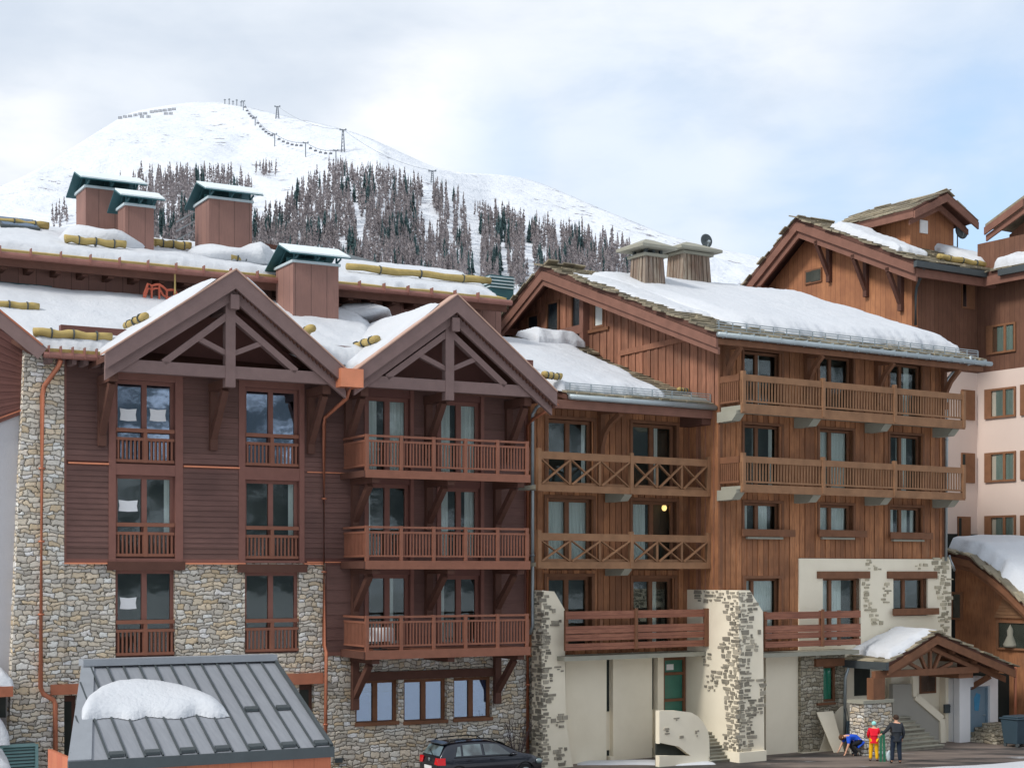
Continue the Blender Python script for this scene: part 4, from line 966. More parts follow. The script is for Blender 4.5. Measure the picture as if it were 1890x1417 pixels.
# ================================================================== buildings B + C : timber apartment building on the right
F = FC
C = empty('timber_building', F.P(3, 0, 0), 'big timber clad apartment building with stone slab roof, balconies and cream stucco base', 'building')
WB = -1.75; RB = -.5; RC = 1.2
def ru(px, w_=0): return F.U(px, w_)
uB0 = ru(978, WB); uC1 = ru(1741); uC2 = ru(1753)
zCe = F.Z(1322, 612, 1.0)
def rz_c(w_): return zCe+.368*(1.0-w_)          # front slope of roof C
wRidge = F.W(1000, -1.0); zRidge = F.ZS(1000, 489, -1.0)
slope = (zRidge-zCe)/(1.0-wRidge)
def rz_c(w_): return zCe+slope*(1.0-w_)
# wall holes
cw = {}
cols = ((1372, 1441), (1510, 1573), (1641, 1701))
rows_ = {1: ((650, 754), (658, 768), (672, 780)), 2: ((785, 903), (793, 910), (803, 915)), 3: ((928, 985), (932, 986), (936, 990))}
for r_ in (1, 2, 3):
    for c_ in range(3):
        a, b = cols[c_]; t, bt = rows_[r_][c_]; cw[(r_, c_)] = F.rect(a, b, t, bt)
cw[(4, 0)] = F.rect(1373, 1440, 1067, 1186)
cw[(4, 1)] = F.rect(1516, 1586, 1066, 1186); cw[(4, 2)] = F.rect(1646, 1710, 1066, 1136)
zst = F.Z(1600, 1030)
zbt = F.Z(1420, 1200)
holes = list(cw.values())
# core walls
mb = MB(); grid_wall(mb, F, .02, uC1, zbt-.3, zCe+.2, 0, .3, holes); mb.build('timber_wall', M['board'], C, F)
mb = MB()
vboards(mb, F.P, 0, ru(1475), lambda c: zbt, lambda c: zCe+.3, holes); vboards(mb, F.P, ru(1475), uC1, lambda c: zst, lambda c: zCe+.3, holes)
mb.build('board_cladding', M['board'], C, F)
MB().box(F, uC1-.12, uC1+.03, -.3, .07, zst, zCe+.2).box(F, -.03, .12, -.02, .07, zbt, zCe+.2).build('corner_post', M['oakd'], C, F)
for h in holes[:-2]:
    mb = MB(); mb.box(F, h[0]-.10, h[0], -.28, .075, h[2], h[3]+.1); mb.box(F, h[1], h[1]+.10, -.28, .075, h[2], h[3]+.1); mb.box(F, h[0], h[1], -.28, .075, h[3], h[3]+.1); mb.build('window_surround', M['oakd'], C, F)
# stucco part
mb = MB(); grid_wall(mb, F, ru(1475, .08), uC2, F.Z(1530, 1200, .08), zst-.02, .08, .38, [cw[(4, 1)], cw[(4, 2)]]); mb.box(F, uC1+.04, uC2, -6, -.31, 0, zst-.02)
sw = F.rect(1513, 1541, 1228, 1294)
grid_wall(mb, F, ru(1560, .08), uC2, 0, F.Z(1530, 1200, .08), .08, .38, [(ru(1575), ru(1598), 2.9, 3.6+1)])
mb.box(F, ru(1412), ru(1479), -.3, .05, 0, zbt-.12)
mb.build('stucco_wall', M['stucco'], C, F)
mb = MB(); grid_wall(mb, F, ru(1478, .2), ru(1560, .2), 0, F.Z(1520, 1198, .2), .2, .4, [sw]); mb.build('stone_pier', M['stoneg'], C, F)
mb = MB(); mb.poly(F, .2, .26, [(ru(1505), 0), (ru(1556), 0), (ru(1556), F.Z(1550, 1300)), (ru(1545), F.Z(1550, 1302)), (ru(1520), F.Z(1520, 1330)), (ru(1512), F.Z(1512, 1365))]); mb.build('stucco_patch', M['stucco'], C, F)
MB().box(F, ru(1478, .3), ru(1562, .3), .1, .45, 0, F.Z(1520, 1385, .3)).build('plinth', M['stucco'], C, F)
# side wall of C
wEnd = F.W(880, 0); M['darkglass'] = mat('dark_window_glass', plain('#232b30', .3, 1), .06, 0, .8)
def sidetop(w_): return (rz_c(w_) if w_ > wRidge else zRidge-(wRidge-w_)*.56)-.15
Ps = lambda a, d, z: F.P(-d, a, z)
mb = MB().polys(F, .001, .3, [(-.30, 4), (-.30, sidetop(-.30)), (wRidge, sidetop(wRidge)), (wEnd-6, sidetop(wEnd-6)), (wEnd-6, 4)]); mb.build('side_wall', M['boardr'], C, F)
sh = []
for a, b, t, bt in ((918, 938, 600, 650), (974, 997, 580, 632), (1010, 1034, 556, 618), (1056, 1078, 541, 612), (1097, 1117, 550, 605)):
    w0, w1 = F.W(a, 0), F.W(b, 0); c = (a+b)/2; sh.append((w0, w1, F.ZS(c, bt, 0), F.ZS(c, t, 0)))
mb = MB(); vboards(mb, Ps, 0.02, wEnd-6, lambda c: 4, sidetop, [(min(h[0], h[1]), max(h[0], h[1]), h[2], h[3]) for h in sh], .24); mb.build('side_cladding', M['boardr'], C, F)
for h in sh:
    a, b = sorted(h[:2]); o = MB().box(F, -.09, .0, a, a+.1, h[2], h[3]).box(F, -.09, .0, b-.1, b, h[2], h[3]).box(F, -.09, .0, a+.1, b-.1, h[3]-.1, h[3]).box(F, -.09, .0, a+.1, b-.1, h[2], h[2]+.1).build('side_window', M['oakd'], C, F)
    MB().box(F, -.02, -.01, a+.08, b-.08, h[2]+.08, h[3]-.08).build('pane', M['curtain'] if h is sh[-1] else M['darkglass'], o, F)
a = F.W(1082, -.1); MB().box(F, -.35, -.02, a-.15, a+.12, F.ZS(1080, 660, -.1), sidetop(a)).build('gable_post', M['bargec'], C, F)
MB().beam(F.P(-.3, F.W(925, -.3), F.ZS(925, 640, -.3)), F.P(-.3, F.W(1077, -.3), F.ZS(1077, 606, -.3)), .12, .35).build('loggia_rail', M['bargec'], C, F)
MB().beam(F.P(-.06, F.W(1145, -.06), F.ZS(1145, 652, -.06)), F.P(-.06, -.05, F.ZS(1322, 612, -.06)), .08, .22).build('side_belt_board', M['boardr'], C, F)
MB().box(F, -.12, -.05, F.W(1096, 0)-.3, F.W(1118, 0)+.3, F.ZS(1108, 612, 0), F.ZS(1108, 606, 0)).build('sill', M['oakd'], C, F)
# solid core
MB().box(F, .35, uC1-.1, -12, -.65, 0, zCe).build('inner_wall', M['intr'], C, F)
# windows C
cur = {(1, 0): [(.45, .58)], (1, 2): [(.62, .78)], (2, 0): [(.38, .50), (.82, .92)], (2, 1): [(.02, .95)], (2, 2): [(.38, .72)], (3, 0): [(.08, .25), (.55, .78)], (3, 1): [(.02, .96)], (3, 2): [(.05, .3), (.4, .72), (.82, .95)], (4, 0): [(0, .95)], (4, 1): [(.02, .68)], (4, 2): [(.02, .12)]}
for k, h in cw.items():
    window(C, F, h, -.17, 'oakd', 'glass', cur.get(k), fw=.10, split=(.42,) if k[0] != 4 or k[1] == 2 else (.3,))
for c_ in range(3):
    a, b = ((1362, 1459), (1503, 1591), (1635, 1713))[c_]; h = cw[(3, c_)]
    mb = MB().box(F, ru(a), ru(b), .22, .28, h[2]-.10, h[2]+.17)
    for q in (ru(a)+.25, ru(b)-.25): mb.box(F, q-.05, q+.05, .07, .219, h[2]-.1, h[2]+.06)
    mb.build('window_box_board', M['oakd'], C, F)
    MB().box(F, h[0]+.05, h[1]-.05, .075, .2, h[2]-.2, h[2]-.12).build('sill', M['conc'], C, F)
for a, b, t, bt in ((1505, 1601, 1054, 1067), (1634, 1725, 1054, 1067)):
    MB().box(F, ru(a), ru(b), .0, .16, F.Z((a+b)/2, bt), F.Z((a+b)/2, t)).build('lintel', M['oakd'], C, F)
h = cw[(4, 2)]; MB().box(F, ru(1639), ru(1723), .24, .31, F.Z(1680, 1134), F.Z(1680, 1122)).box(F, ru(1655)-.05, ru(1655)+.05, .09, .239, F.Z(1680, 1132), F.Z(1680, 1125)).box(F, ru(1705)-.05, ru(1705)+.05, .09, .239, F.Z(1680, 1132), F.Z(1680, 1125)).build('window_box_board', M['oakd'], C, F)
o = window(C, F, sw, 0.0, 'oakd', 'glass', None, fw=.09, split=(.0,)); M['greenp'] = mat('green_panel', plain('#2f8f72', .2, 2), .5)
MB().box(F, sw[0]+(sw[1]-sw[0])*.32, sw[1]-.1, -.16, -.13, sw[2], sw[3]).build('green_blind', M['greenp'], o, F)
MB().box(F, ru(1506, .3), ru(1559, .3), .1, .32, F.Z(1530, 1229, .3), F.Z(1530, 1215, .3)).build('lintel', M['oakd'], C, F)
MB().box(F, ru(1510, .3), ru(1543, .3), .1, .30, sw[2]-.1, sw[2]-.01).build('sill', M['oakd'], C, F)
# balconies C
def bal(yt, ysb, yb, px0=1368, px1=1779):
    u0, u1 = F.U(px0, RC), F.U(px1, RC); zt, zs_, zb = F.Z(px0, yt, RC), F.Z(px0, ysb, RC), F.Z(px0, yb, RC)
    o = MB().box(F, u0, u1, .08, RC-.02, zb+.12, zs_-.12).build('balcony', M['conc'], C, F)
    MB().box(F, u0-.02, u1+.02, RC-.019, RC+.06, zb, zs_-.06).build('fascia_board', M['oak'], o, F)
    mb = MB().box(F, u0, u1, RC-.03, RC+.05, zt-.24, zt).box(F, u0, u1, RC-.02, RC+.04, zs_, zs_+.07)
    n = int((u1-u0)/.15)
    for k in range(n+1): c = u0+(u1-u0)*k/n; mb.box(F, c-.03, c+.03, RC-.01, RC+.02, zs_+.04, zt-.2)
    mb.build('balustrade', M['oak'], o, F)
    for p in (px0+3, 1518, 1650, px1-2): c = F.U(p, RC); MB().box(F, c-.07, c+.07, RC-.06, RC+.10, zb+.06, zt+.12).build('post', M['oak'], o, F)
    mb = MB().box(F, u0-.06, u0+.0, .08, RC-.07, zt-.24, zt).box(F, u0-.05, u0, .08, RC-.07, zs_, zs_+.07)
    for k in range(9): c = .14+(RC-.3)*k/8; mb.box(F, u0-.045, u0-.01, c-.033, c+.033, zs_+.04, zt-.2)
    mb.build('side_balustrade', M['oakd'], o, F)
    for k in range(2): pass
    for a, b in ((1334, 1373), (1475, 1514), (1607, 1645), (1730, 1769)):
        c = F.U(b, RC-.15); q = MB().polys(F, c-.42, c-.02, [(.02, zb+.11), (RC-.1, zb+.11), (RC-.1, zb-.02), (RC-.35, zb-.26), (.02, zb-.28)]); q.build('corbel', M['conc'], C, F)
bal(690, 741, 762); bal(841, 890, 908)
# plank balcony row 4 (right of buttress)
def plankbal(par, u0, u1, w_, zt, zb, posts, zs_, m='oakd', wback=0):
    o = MB().box(F, u0, u1, wback, w_-.03, zs_-.16, zs_).build('balcony', M['conc'], par, F)
    H_ = zt-zb; mb = MB()
    for a, b in ((.80, 1.0), (.42, .62), (.24, .405), (0, .17)):
        mb.box(F, u0, u1, w_, w_+.05, zb+H_*a, zb+H_*b)
    mb.build('balustrade', M[m], o, F)
    for p in posts: MB().box(F, p-.06, p+.06, w_-.09, w_-.003, zb-.02, zt+.03).build('post', M['oakd'], o, F)
    p = posts[len(posts)//2]; MB().box(F, p-.06, p+.06, w_+.052, w_+.11, zb-.02, zt+.08).build('post', M['oakd'], o, F)
M['plank'] = mat('red_brown_planks', boards('#8a5b48', '#9a6a55', '#6f4639', .16, False, .04, .5), .8)
w_ = 1.0; plankbal(C, ru(1411, w_), ru(1587, w_), w_, F.Z(1500, 1128, w_), F.Z(1500, 1192, w_), [ru(p, w_) for p in (1414, 1460, 1516, 1550, 1584)], F.Z(1500, 1202, w_), 'plank')
# ---- B part
bw = {(1, 0): F.rect(1009, 1094, 775, 905, WB), (1, 1): F.rect(1166, 1247, 783, 905, WB), (2, 0): F.rect(1008, 1093, 920, 1052, WB), (2, 1): F.rect(1166, 1247, 925, 1052, WB), (3, 0): F.rect(1008, 1091, 1064, 1198, WB), (3, 1): F.rect(1167, 1243, 1067, 1194, WB)}
zBr = F.Z(1180, 745, WB)+.2; zBs = F.Z(1180, 1205, WB); zBe = F.Z(1315, 747, -.3)
hb = list(bw.values())
mb = MB(); grid_wall(mb, F, uB0, -.001, zBs, zBr, WB, .3, hb); mb.build('timber_wall', M['board'], C, F)
PB = lambda a, d, z: F.P(a, WB+d, z)
mb = MB(); vboards(mb, PB, uB0, -.02, lambda c: zBs, lambda c: zBr, hb); mb.build('board_cladding', M['board'], C, F)
for h in hb: mb = MB(); mb.box(F, h[0]-.12, h[0], WB-.28, WB+.075, h[2], h[3]+.12); mb.box(F, h[1], h[1]+.12, WB-.28, WB+.075, h[2], h[3]+.12); mb.box(F, h[0], h[1], WB-.28, WB+.075, h[3], h[3]+.12); mb.build('window_surround', M['oakd'], C, F)
mb = MB(); vboards(mb, Ps, .0, WB, lambda c: F.Z(1368, 1089, 1.25), lambda c: zBe, [], .25); mb.build('return_cladding', M['board'], C, F)
cb = {(1, 0): [(.02, .14), (.86, .95)], (1, 1): [(.62, .70)], (2, 0): [(.0, .5), (.55, 1)], (2, 1): [(.02, .42)], (3, 0): [(0, .1)], (3, 1): [(.6, .72)]}
for k, h in bw.items():
    o = window(C, F, h, WB-.17, 'oakd', 'glass', cb.get(k), fw=.12)
    if k == (2, 1):
        M['lampg'] = bpy.data.materials.new('lamp_glow'); M['lampg'].use_nodes = True; b_ = M['lampg'].node_tree.nodes['Principled BSDF']; b_.inputs['Emission Color'].default_value = (1, .62, .2, 1); b_.inputs['Emission Strength'].default_value = 1.3
        p = F.P(F.U(1226, WB-.35), WB-.35, F.Z(1226, 937, WB-.35)); mb = MB().ell(p, (.10, .10, .12), 12, 8).tube([p, p+Vector((0, 0, .5))], .012, 5); tag(mb.build('pendant_lamp', M['lampg'], None, F, True, base=p), 'small lit yellow pendant lamp seen inside the right window above the lower lattice balcony', 'lamp')
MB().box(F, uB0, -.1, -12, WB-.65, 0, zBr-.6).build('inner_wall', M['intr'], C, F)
# lattice balconies
for k, (yt, yb0, yb1) in enumerate(((832, 893, 906), (983, 1036, 1049))):
    u0, u1 = ru(991, RB), -.05; zt, za, zb = F.Z(991, yt, RB), F.Z(991, yb0, RB), F.Z(991, yb1, RB)
    o = MB().box(F, u0, u1, WB+.08, RB-.02, zb+.08, za-.02).build('balcony', M['conc'], C, F)
    MB().box(F, u0, u1, RB-.015, RB+.07, zb, za).build('fascia_board', M['oak'], o, F)
    um = ru(1164, RB); ps = [u0+.06, um, u1-.08]
    mb = MB(); mb.box(F, u0, u1, RB-.02, RB+.07, zt-.26, zt)
    for (a, b) in ((u0+.12, um-.07), (um+.07, u1-.15)):
        for q in range(3):
            x0, x1 = a+(b-a)*q/3, a+(b-a)*(q+1)/3; lo, hi = za+.02, zt-.26
            mb.beam(F.P(x0+.04, RB+.045, lo), F.P(x1-.04, RB+.045, hi), .05, .12, F.n); mb.beam(F.P(x0+.04, RB, hi), F.P(x1-.04, RB, lo), .035, .12, F.n)
            if q: mb.box(F, x0-.05, x0+.05, RB-.04, RB-.0, lo, hi)
        mb.box(F, a, b, RB-.045, RB-.02, za, za+.10)
    mb.build('lattice_railing', M['oak'], o, F)
    for p in ps: MB().box(F, p-.07, p+.07, RB-.06, RB+.10, zb+.02, zt+.10).build('post', M['oak'], o, F)
    c = F.U(1163, RB-.05); MB().polys(F, c-.3, c+.05, [(WB+.08, zb+.07), (RB-.02, zb+.07), (RB-.02, zb-.05), (RB-.25, zb-.24), (WB+.08, zb-.26)]).build('corbel', M['conc'], C, F)
M['glasspanel'] = M['glass']
w_ = RB-.1; plankbal(C, ru(1043, w_), ru(1306, w_), w_, F.Z(1170, 1126, w_), F.Z(1170, 1196, w_), [ru(p, w_) for p in (1046, 1110, 1172, 1240)], F.Z(1170, 1207, w_), 'plank', WB)
c = ru(1303, w_); MB().box(F, c-.12, c+.12, w_-.02, w_+.16, F.Z(1303, 1192, w_), F.Z(1303, 1122, w_)).build('end_post', M['oakd'], C, F)
# ---- stucco garage walls under B
zt_ = F.Z(1170, 1203, WB); mb = MB()
for a, b in ((1043, 1119), (1131, 1203), (1211, 1222)): mb.box(F, ru(a, WB), ru(b, WB), WB-.3, WB+(.02 if a < 1200 else .1), 0, zt_)
for a, b in ((1119, 1131), (1203, 1211)):
    mb.box(F, ru(a, WB), ru(b, WB), WB-.3, WB-.18, 0, zt_); mb.box(F, ru(a, WB)+.1, ru(b, WB)+.04, WB-.179, WB+.12, 0, F.Z(a, 1395, WB)); mb.box(F, ru(a, WB)+.14, ru(b, WB)+.05, WB-.179, WB+.14, F.Z(a, 1312, WB), F.Z(a, 1368, WB)) if 0 else None
mb.box(F, ru(1268, WB), .3, WB-.3, WB+.02, 0, zt_); mb.box(F, ru(1043, WB), ru(1268, WB), WB-.3, WB+.01, zt_, zBs+.05)
mb.build('stucco_wall', M['stucco'], C, F)
mb = MB()
for a, b, t, bt in ((1120, 1129, 1216, 1313), (1203.5, 1210, 1214, 1309), (1120, 1129, 1385, 1417), (1203.5, 1209, 1380, 1404)): mb.box(F, ru(a, WB), ru(b, WB)-.02, WB-.179, WB-.12, F.Z(a, bt, WB), F.Z(a, t, WB))
mb.build('slit_window', M['intr'], C, F)
dr = F.rect(1222, 1267, 1204, 1330, WB); o = MB().box(F, dr[0], dr[0]+.17, WB-.2, WB-.05, dr[2]-1, dr[3]).box(F, dr[1]-.10, dr[1], WB-.2, WB-.05, dr[2]-1, dr[3]).box(F, dr[0]+.17, dr[1]-.1, WB-.2, WB-.05, dr[3]-.28, dr[3]).box(F, dr[0]+.17, dr[1]-.1, WB-.2, WB-.06, dr[3]-.85, dr[3]-.75).box(F, dr[0]+.17, dr[1]-.1, WB-.2, WB-.06, dr[2]+.75, dr[2]+.85).build('entrance_door', M['oakd'], C, F)
MB().box(F, dr[0]+.1, dr[1]-.1, WB-.16, WB-.14, dr[2]-1, dr[3]-.2).build('pane', mat('green_door_glass', plain('#2b6a5a', .35, 1.2), .15, 0, .8), o, F)
MB().box(F, dr[0]+.32, dr[0]+.66, WB-.135, WB-.125, dr[3]-.66, dr[3]-.44).build('door_notice', M['paper'], o, F)
# stair parapet with opening and steps
wp = .7
pp = [(1217, 1490), (1217, 1311), (1277, 1316), (1309, 1352), (1310, 1490)]
zz = lambda x, y: F.Z(x, y, wp)
mb = MB()
for pts in ([(1217, 1311), (1250, 1311), (1276, 1314), (1288, 1321), (1298, 1332), (1306, 1346), (1309, 1360), (1310, 1392), (1275, 1394), (1253, 1377), (1219, 1370), (1217, 1372)], [(1217, 1394), (1275, 1394), (1310, 1392), (1310, 1490), (1217, 1490)]):
    mb.poly(F, wp-.22, wp, [(F.U(x, wp), zz(x, y)) for x, y in pts])
mb.build('stair_parapet', M['stucco'], C, F)
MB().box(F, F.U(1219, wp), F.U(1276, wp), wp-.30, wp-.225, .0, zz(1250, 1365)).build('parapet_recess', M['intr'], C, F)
h_ = F.ZS(1314, 1350, -.12); mb = MB(); mt = MB(); u_l = F.U(1308, wp)
for k in range(9):
    wf = F.W(1313+4.6*k, -.12); za, zb = h_*(8-k)/9, h_*(9-k)/9
    mb.box(F, u_l-.02*k*0, -.11, WB+.05+.001*k, wf, max(0, za-.02), zb-.04); mt.box(F, u_l, -.105, WB+.051+.001*k, wf+.04, zb-.039, zb)
st_o = mb.build('steps', M['stoneb'], C, F); mt.build('step_treads', M['conc'], st_o, F)
# buttresses
WT = 1.25; zg = F.Z(1368, 1089, WT)
def buttress(pl, pr, cham, wb_, base_out=0):
    u0, u1 = F.U(pl, WT)-.10, F.U(pr, WT); zt = F.Z(pl, 1089, WT); mb = MB()
    pts = [(u0, 0), (u0, zt)]+[(F.U(x, WT), F.Z(x, y, WT)) for x, y in cham]+[(F.U(cham[-1][0]+base_out, WT), 0)]
    mb.poly(F, wb_, WT, pts); return mb
buttress(1368, 1410, [(1384, 1089), (1408, 1128)], WB+.02, 3).build('buttress', M['stucco'], C, F)
WT_, WT = WT, -1.1
buttress(1004, 1044, [(1023, 1091), (1042, 1124), (1044, 1330)], WB+.02, 14).build('buttress', M['stucco'], C, F); WT = WT_
MB().box(F, F.U(1364, WT+.12), F.U(1414, WT+.12), .1, WT+.14, 0, F.Z(1390, 1385, WT)).build('buttress_plinth', M['stucco'], C, F)
def stones(mb, P, region, n, sz=(.34, .15), depth=.028):
    """region(k)->(a,z) centre; rough courses of individual stones"""
    used = []
    for k in range(n):
        a, z = region(); w2, h2 = sz[0]*R.choice((.5, .7, .9, 1.2, 1.5))*R.uniform(.85, 1.1)/2, sz[1]*R.choice((.5, .75, 1, 1.25))*R.uniform(.9, 1.1)/2
        if k > n*.5: w2 *= .6; h2 *= .7
        if any(abs(a-x) < w2+v-.004 and abs(z-y) < h2+g-.004 for x, y, v, g in used): continue
        used.append((a, z, w2, h2)); d = depth*R.uniform(.6, 1.4)
        j = lambda: R.uniform(.72, 1.0); c = [(a-w2*j(), z-h2*j()), (a+w2*j(), z-h2*j()), (a+w2*j(), z+h2*j()), (a-w2*j(), z+h2*j())]
        mb.hexa([P(c[0][0], d, c[0][1]), P(c[1][0], d, c[1][1]), P(c[1][0], -.02, c[1][1]), P(c[0][0], -.02, c[0][1]), P(c[3][0], d, c[3][1]), P(c[2][0], d, c[2][1]), P(c[2][0], -.02, c[2][1]), P(c[3][0], -.02, c[3][1])])
def blobs(P, cs, n, sz=(.34, .15), mb=None):
    mb = mb or MB()
    for (a, z, ra, rz_, m_) in cs:
        def reg():
            t = R.uniform(0, 6.283); q = math.sqrt(R.random()); return a+ra*q*math.cos(t), z+rz_*q*math.sin(t)
        stones(mb, P, reg, m_, sz)
    return mb
PW = lambda w_: (lambda a, d, z: F.P(a, w_+d, z))
# quoins of the right buttress: side face (u = const) and front face
uq = F.U(1368, WT)-.10; zq = F.Z(1368, 1089, WT)
def reg_side():
    z = R.uniform(.1, zq-.05); wdt = .75+.55*noise.noise(Vector((z*1.1, 3, 0)))+(1.6 if z > zq-.45 else 0); return WT-R.random()*max(.25, wdt)-.02, z
def reg_front():
    z = R.uniform(.1, zq-.1); wdt = .62+.45*noise.noise(Vector((z*1.3, 9, 0))); return uq+R.random()*max(.2, wdt), z
mb = MB(); stones(mb, lambda a, d, z: F.P(uq-d, a, z), reg_side, 4500); stones(mb, PW(WT), reg_front, 2600)
mb = blobs(lambda a, d, z: F.P(uq-d, a, z), [(F.W(1305, uq), F.ZS(1305, 1215, uq), .35, .25, 30), (F.W(1312, uq), F.ZS(1312, 1262, uq), .35, .35, 40), (F.W(1325, uq), F.ZS(1325, 1245, uq), .4, .2, 30)], 0, mb=mb)
mb = blobs(PW(WT), [(F.U(1395, WT), F.Z(1395, 1118, WT), .14, .14, 8), (F.U(1399, WT), F.Z(1399, 1166, WT), .12, .1, 6), (F.U(1404, WT), F.Z(1404, 1280, WT), .12, .55, 40), (F.U(1396, WT), F.Z(1396, 1312, WT), .35, .18, 30)], 0, mb=mb)
mb.build('quoin_stones', M['stoneb'], C, F)
WT2 = -1.1; uq2 = F.U(1004, WT2)-.10
def reg_f2():
    z = R.uniform(.1, zq-.1); return uq2+R.random()*(.30+.25*noise.noise(Vector((z*1.7, 19, 0)))), z
mb = MB(); stones(mb, PW(WT2), reg_f2, 1800, (.30, .15)); stones(mb, lambda a, d, z: F.P(uq2-d, a, z), lambda: (WT2-R.random()*1.5, R.uniform(.1, zq-.05)), 2600)
cs = []
for x, y, a, b, n_ in ((1016, 1122, .18, .16, 14), (1028, 1150, .16, .14, 10), (1012, 1180, .12, .16, 8), (1032, 1235, .16, .16, 12), (1012, 1285, .16, .16, 10), (1032, 1330, .26, .28, 28), (1042, 1325, .2, .1, 10), (1035, 1395, .3, .35, 30)): cs.append((F.U(x, WT2), F.Z(x, y, WT2), a, b, round(n_*1.4)))
blobs(PW(WT2), cs, 0, (.28, .13), mb).build('quoin_stones', M['stoneb'], C, F)
cs = []
for x, y, a, b, n_ in ((1247, 1325, .09, .08, 4), (1229, 1350, .10, .12, 6), (1256, 1361, .08, .05, 3), (1286, 1352, .10, .18, 8)): cs.append((F.U(x, wp), F.Z(x, y, wp), a, b, n_))
for q in cs: blobs(PW(wp), [q], 0, (.2, .1)).build('stone_inlay', M['stoneb'], C, F)
cs = []
for x, y, a, b, n_ in ((1602, 1036, .25, .16, 16), (1615, 1048, .35, .10, 12), (1699, 1045, .4, .1, 14), (1598, 1080, .16, .5, 26), (1603, 1110, .2, .45, 24), (1612, 1136, .25, .3, 20), (1621, 1150, .3, .16, 12), (1634, 1095, .16, .55, 18), (1737, 1040, .45, .3, 46), (1741, 1075, .42, .8, 90), (1747, 1120, .25, .7, 60), (1740, 1150, .25, .5, 34)): cs.append((F.U(x, .08), F.Z(x, y, .08), a, b, n_))
M['stonel'] = mat('warm_bedded_stone', island('#8a826f', '#b9af98', '#6d6757', .3), .9, bump=(.6, .02))
for q in cs: blobs(PW(.08), [q], 0, (.30, .14)).build('stone_inlay', M['stonel'], C, F)
mb = MB(); stones(mb, PW(.2), lambda: (R.uniform(ru(1480), ru(1556)), R.uniform(.2, F.Z(1520, 1200, .2))), 10)
# ---- roof C
uv0, uv1 = -1.0, F.U(1815, 1.0)
th = .22; wB2 = wEnd-4; zB2 = zRidge-(wRidge-wB2)*.56
ROOF = MB().slab([F.P(uv0, 1.0, zCe), F.P(uv1, 1.0, zCe), F.P(uv1, wRidge, zRidge), F.P(uv0, wRidge, zRidge)], th).slab([F.P(uv0, wRidge-.002, zRidge), F.P(uv1, wRidge-.002, zRidge), F.P(uv1, wB2, zB2), F.P(uv0, wB2, zB2)], th).build('roof', M['dark'], C, F)
mb = MB(); L_ = uv1-uv0
slabs(mb, [F.P(uv0-.12, 1.08, zCe), F.P(uv0+3.5, 1.08, zCe), F.P(uv0+3.5, wRidge, zRidge), F.P(uv0-.12, wRidge, zRidge)], 8, 30, .06)
slabs(mb, [F.P(uv0+3, 1.08, zCe), F.P(uv1, 1.08, zCe), F.P(uv1, -2, rz_c(-2)), F.P(uv0+3, -2, rz_c(-2))], 34, 7, .06)
slabs(mb, [F.P(uv0+3, wRidge+2.5, rz_c(wRidge+2.5)), F.P(uv1, wRidge+2.5, rz_c(wRidge+2.5)), F.P(uv1, wRidge, zRidge), F.P(uv0+3, wRidge, zRidge)], 30, 7, .06)
slabs(mb, [F.P(uv0-.12, wB2, zB2), F.P(uv0+2, wB2, zB2), F.P(uv0+2, wRidge, zRidge), F.P(uv0-.12, wRidge, zRidge)], 4, 15, .06)
mb.build('stone_slabs', M['slate'], ROOF, F)
mb = MB()
for k, (dz, t_, x) in enumerate(((0.02, .34, uv0), (.34, .26, uv0+.08))):
    mb.polys(F, x, x+.10, [(1.0, zCe-dz-th), (1.0, zCe-dz-t_-th), (wRidge, zRidge-dz-t_-th-.04), (wRidge, zRidge-dz-th)]); mb.polys(F, x, x+.10, [(wB2, zB2-dz-th), (wB2, zB2-dz-t_-th), (wRidge-.002, zRidge-dz-t_-th-.04), (wRidge-.002, zRidge-dz-th)])
mb.build('bargeboard', M['bargec'], ROOF, F)
mb = MB()
for ww in (wRidge, -1.0, -5.4, -13.5): z = (rz_c(ww) if ww >= wRidge else zRidge-(wRidge-ww)*.56)-th-.35; mb.box(F, uv0+.15, -.02, ww-.12, ww+.12, z-.15, z+.12)
mb.build('purlin_ends', M['bargec'], ROOF, F)
# gutter and snow guard grid
g_ = MB().tube([F.P(uv0-.05, 1.16, zCe-.12), F.P(uv1+.3, 1.16, zCe-.12)], .10, 8).build('gutter', M['zinc'], ROOF, F, True)
MB().box(F, uv0+.1, uv1, .86, .99, zCe-.44, zCe-.24).build('eave_board', M['oakd'], ROOF, F)
M['slatedk'] = mat('grey_slab_edge', lambda t, b: (t.mix(t.noise(t.scale(uvn(t), (8, 2, 1)), 2, 4, .7), lin('#6d7270'), lin('#a2a79f')), t.noise(uvn(t), 16, 3)), .8, bump=(.4, .02))
mb = MB(); n = 22
for k in range(n): c = uv0+.3+(uv1-uv0-.4)*k/(n-1); mb.box(F, c-.02, c+.02, 1.0, 1.24, zCe-.22, zCe+.02); mb.beam(F.P(c, .8, zCe+.12), F.P(c, .8, zCe+.42), .03, .03, F.n)
for dz in (.16, .26, .36, .44): mb.beam(F.P(uv0+.2, .8, zCe+dz), F.P(uv1-.1, .8, zCe+dz), .025, .03)
mb.build('snow_guard', M['zinc'], ROOF, F)
mb = MB(); k = 0; c = uv0+.2
while c < uv1-.2: L = R.uniform(.4, .9); mb.slab([F.P(c, 1.10, zCe-.02), F.P(c+L-.03, 1.10+R.uniform(-.04, .04), zCe-.02), F.P(c+L-.03, -.1, zCe+.42), F.P(c, -.1, zCe+.42)], .05); c += L
mb.build('eave_slabs', M['slatedk'], ROOF, F)
pipe(C, [(1792, 657, 1.15), (1792, 670, 1.1), (1758, 688, .25), (1748, 700, .12), (1746, 1035, .15)], 'zinc', .06, FF=F)
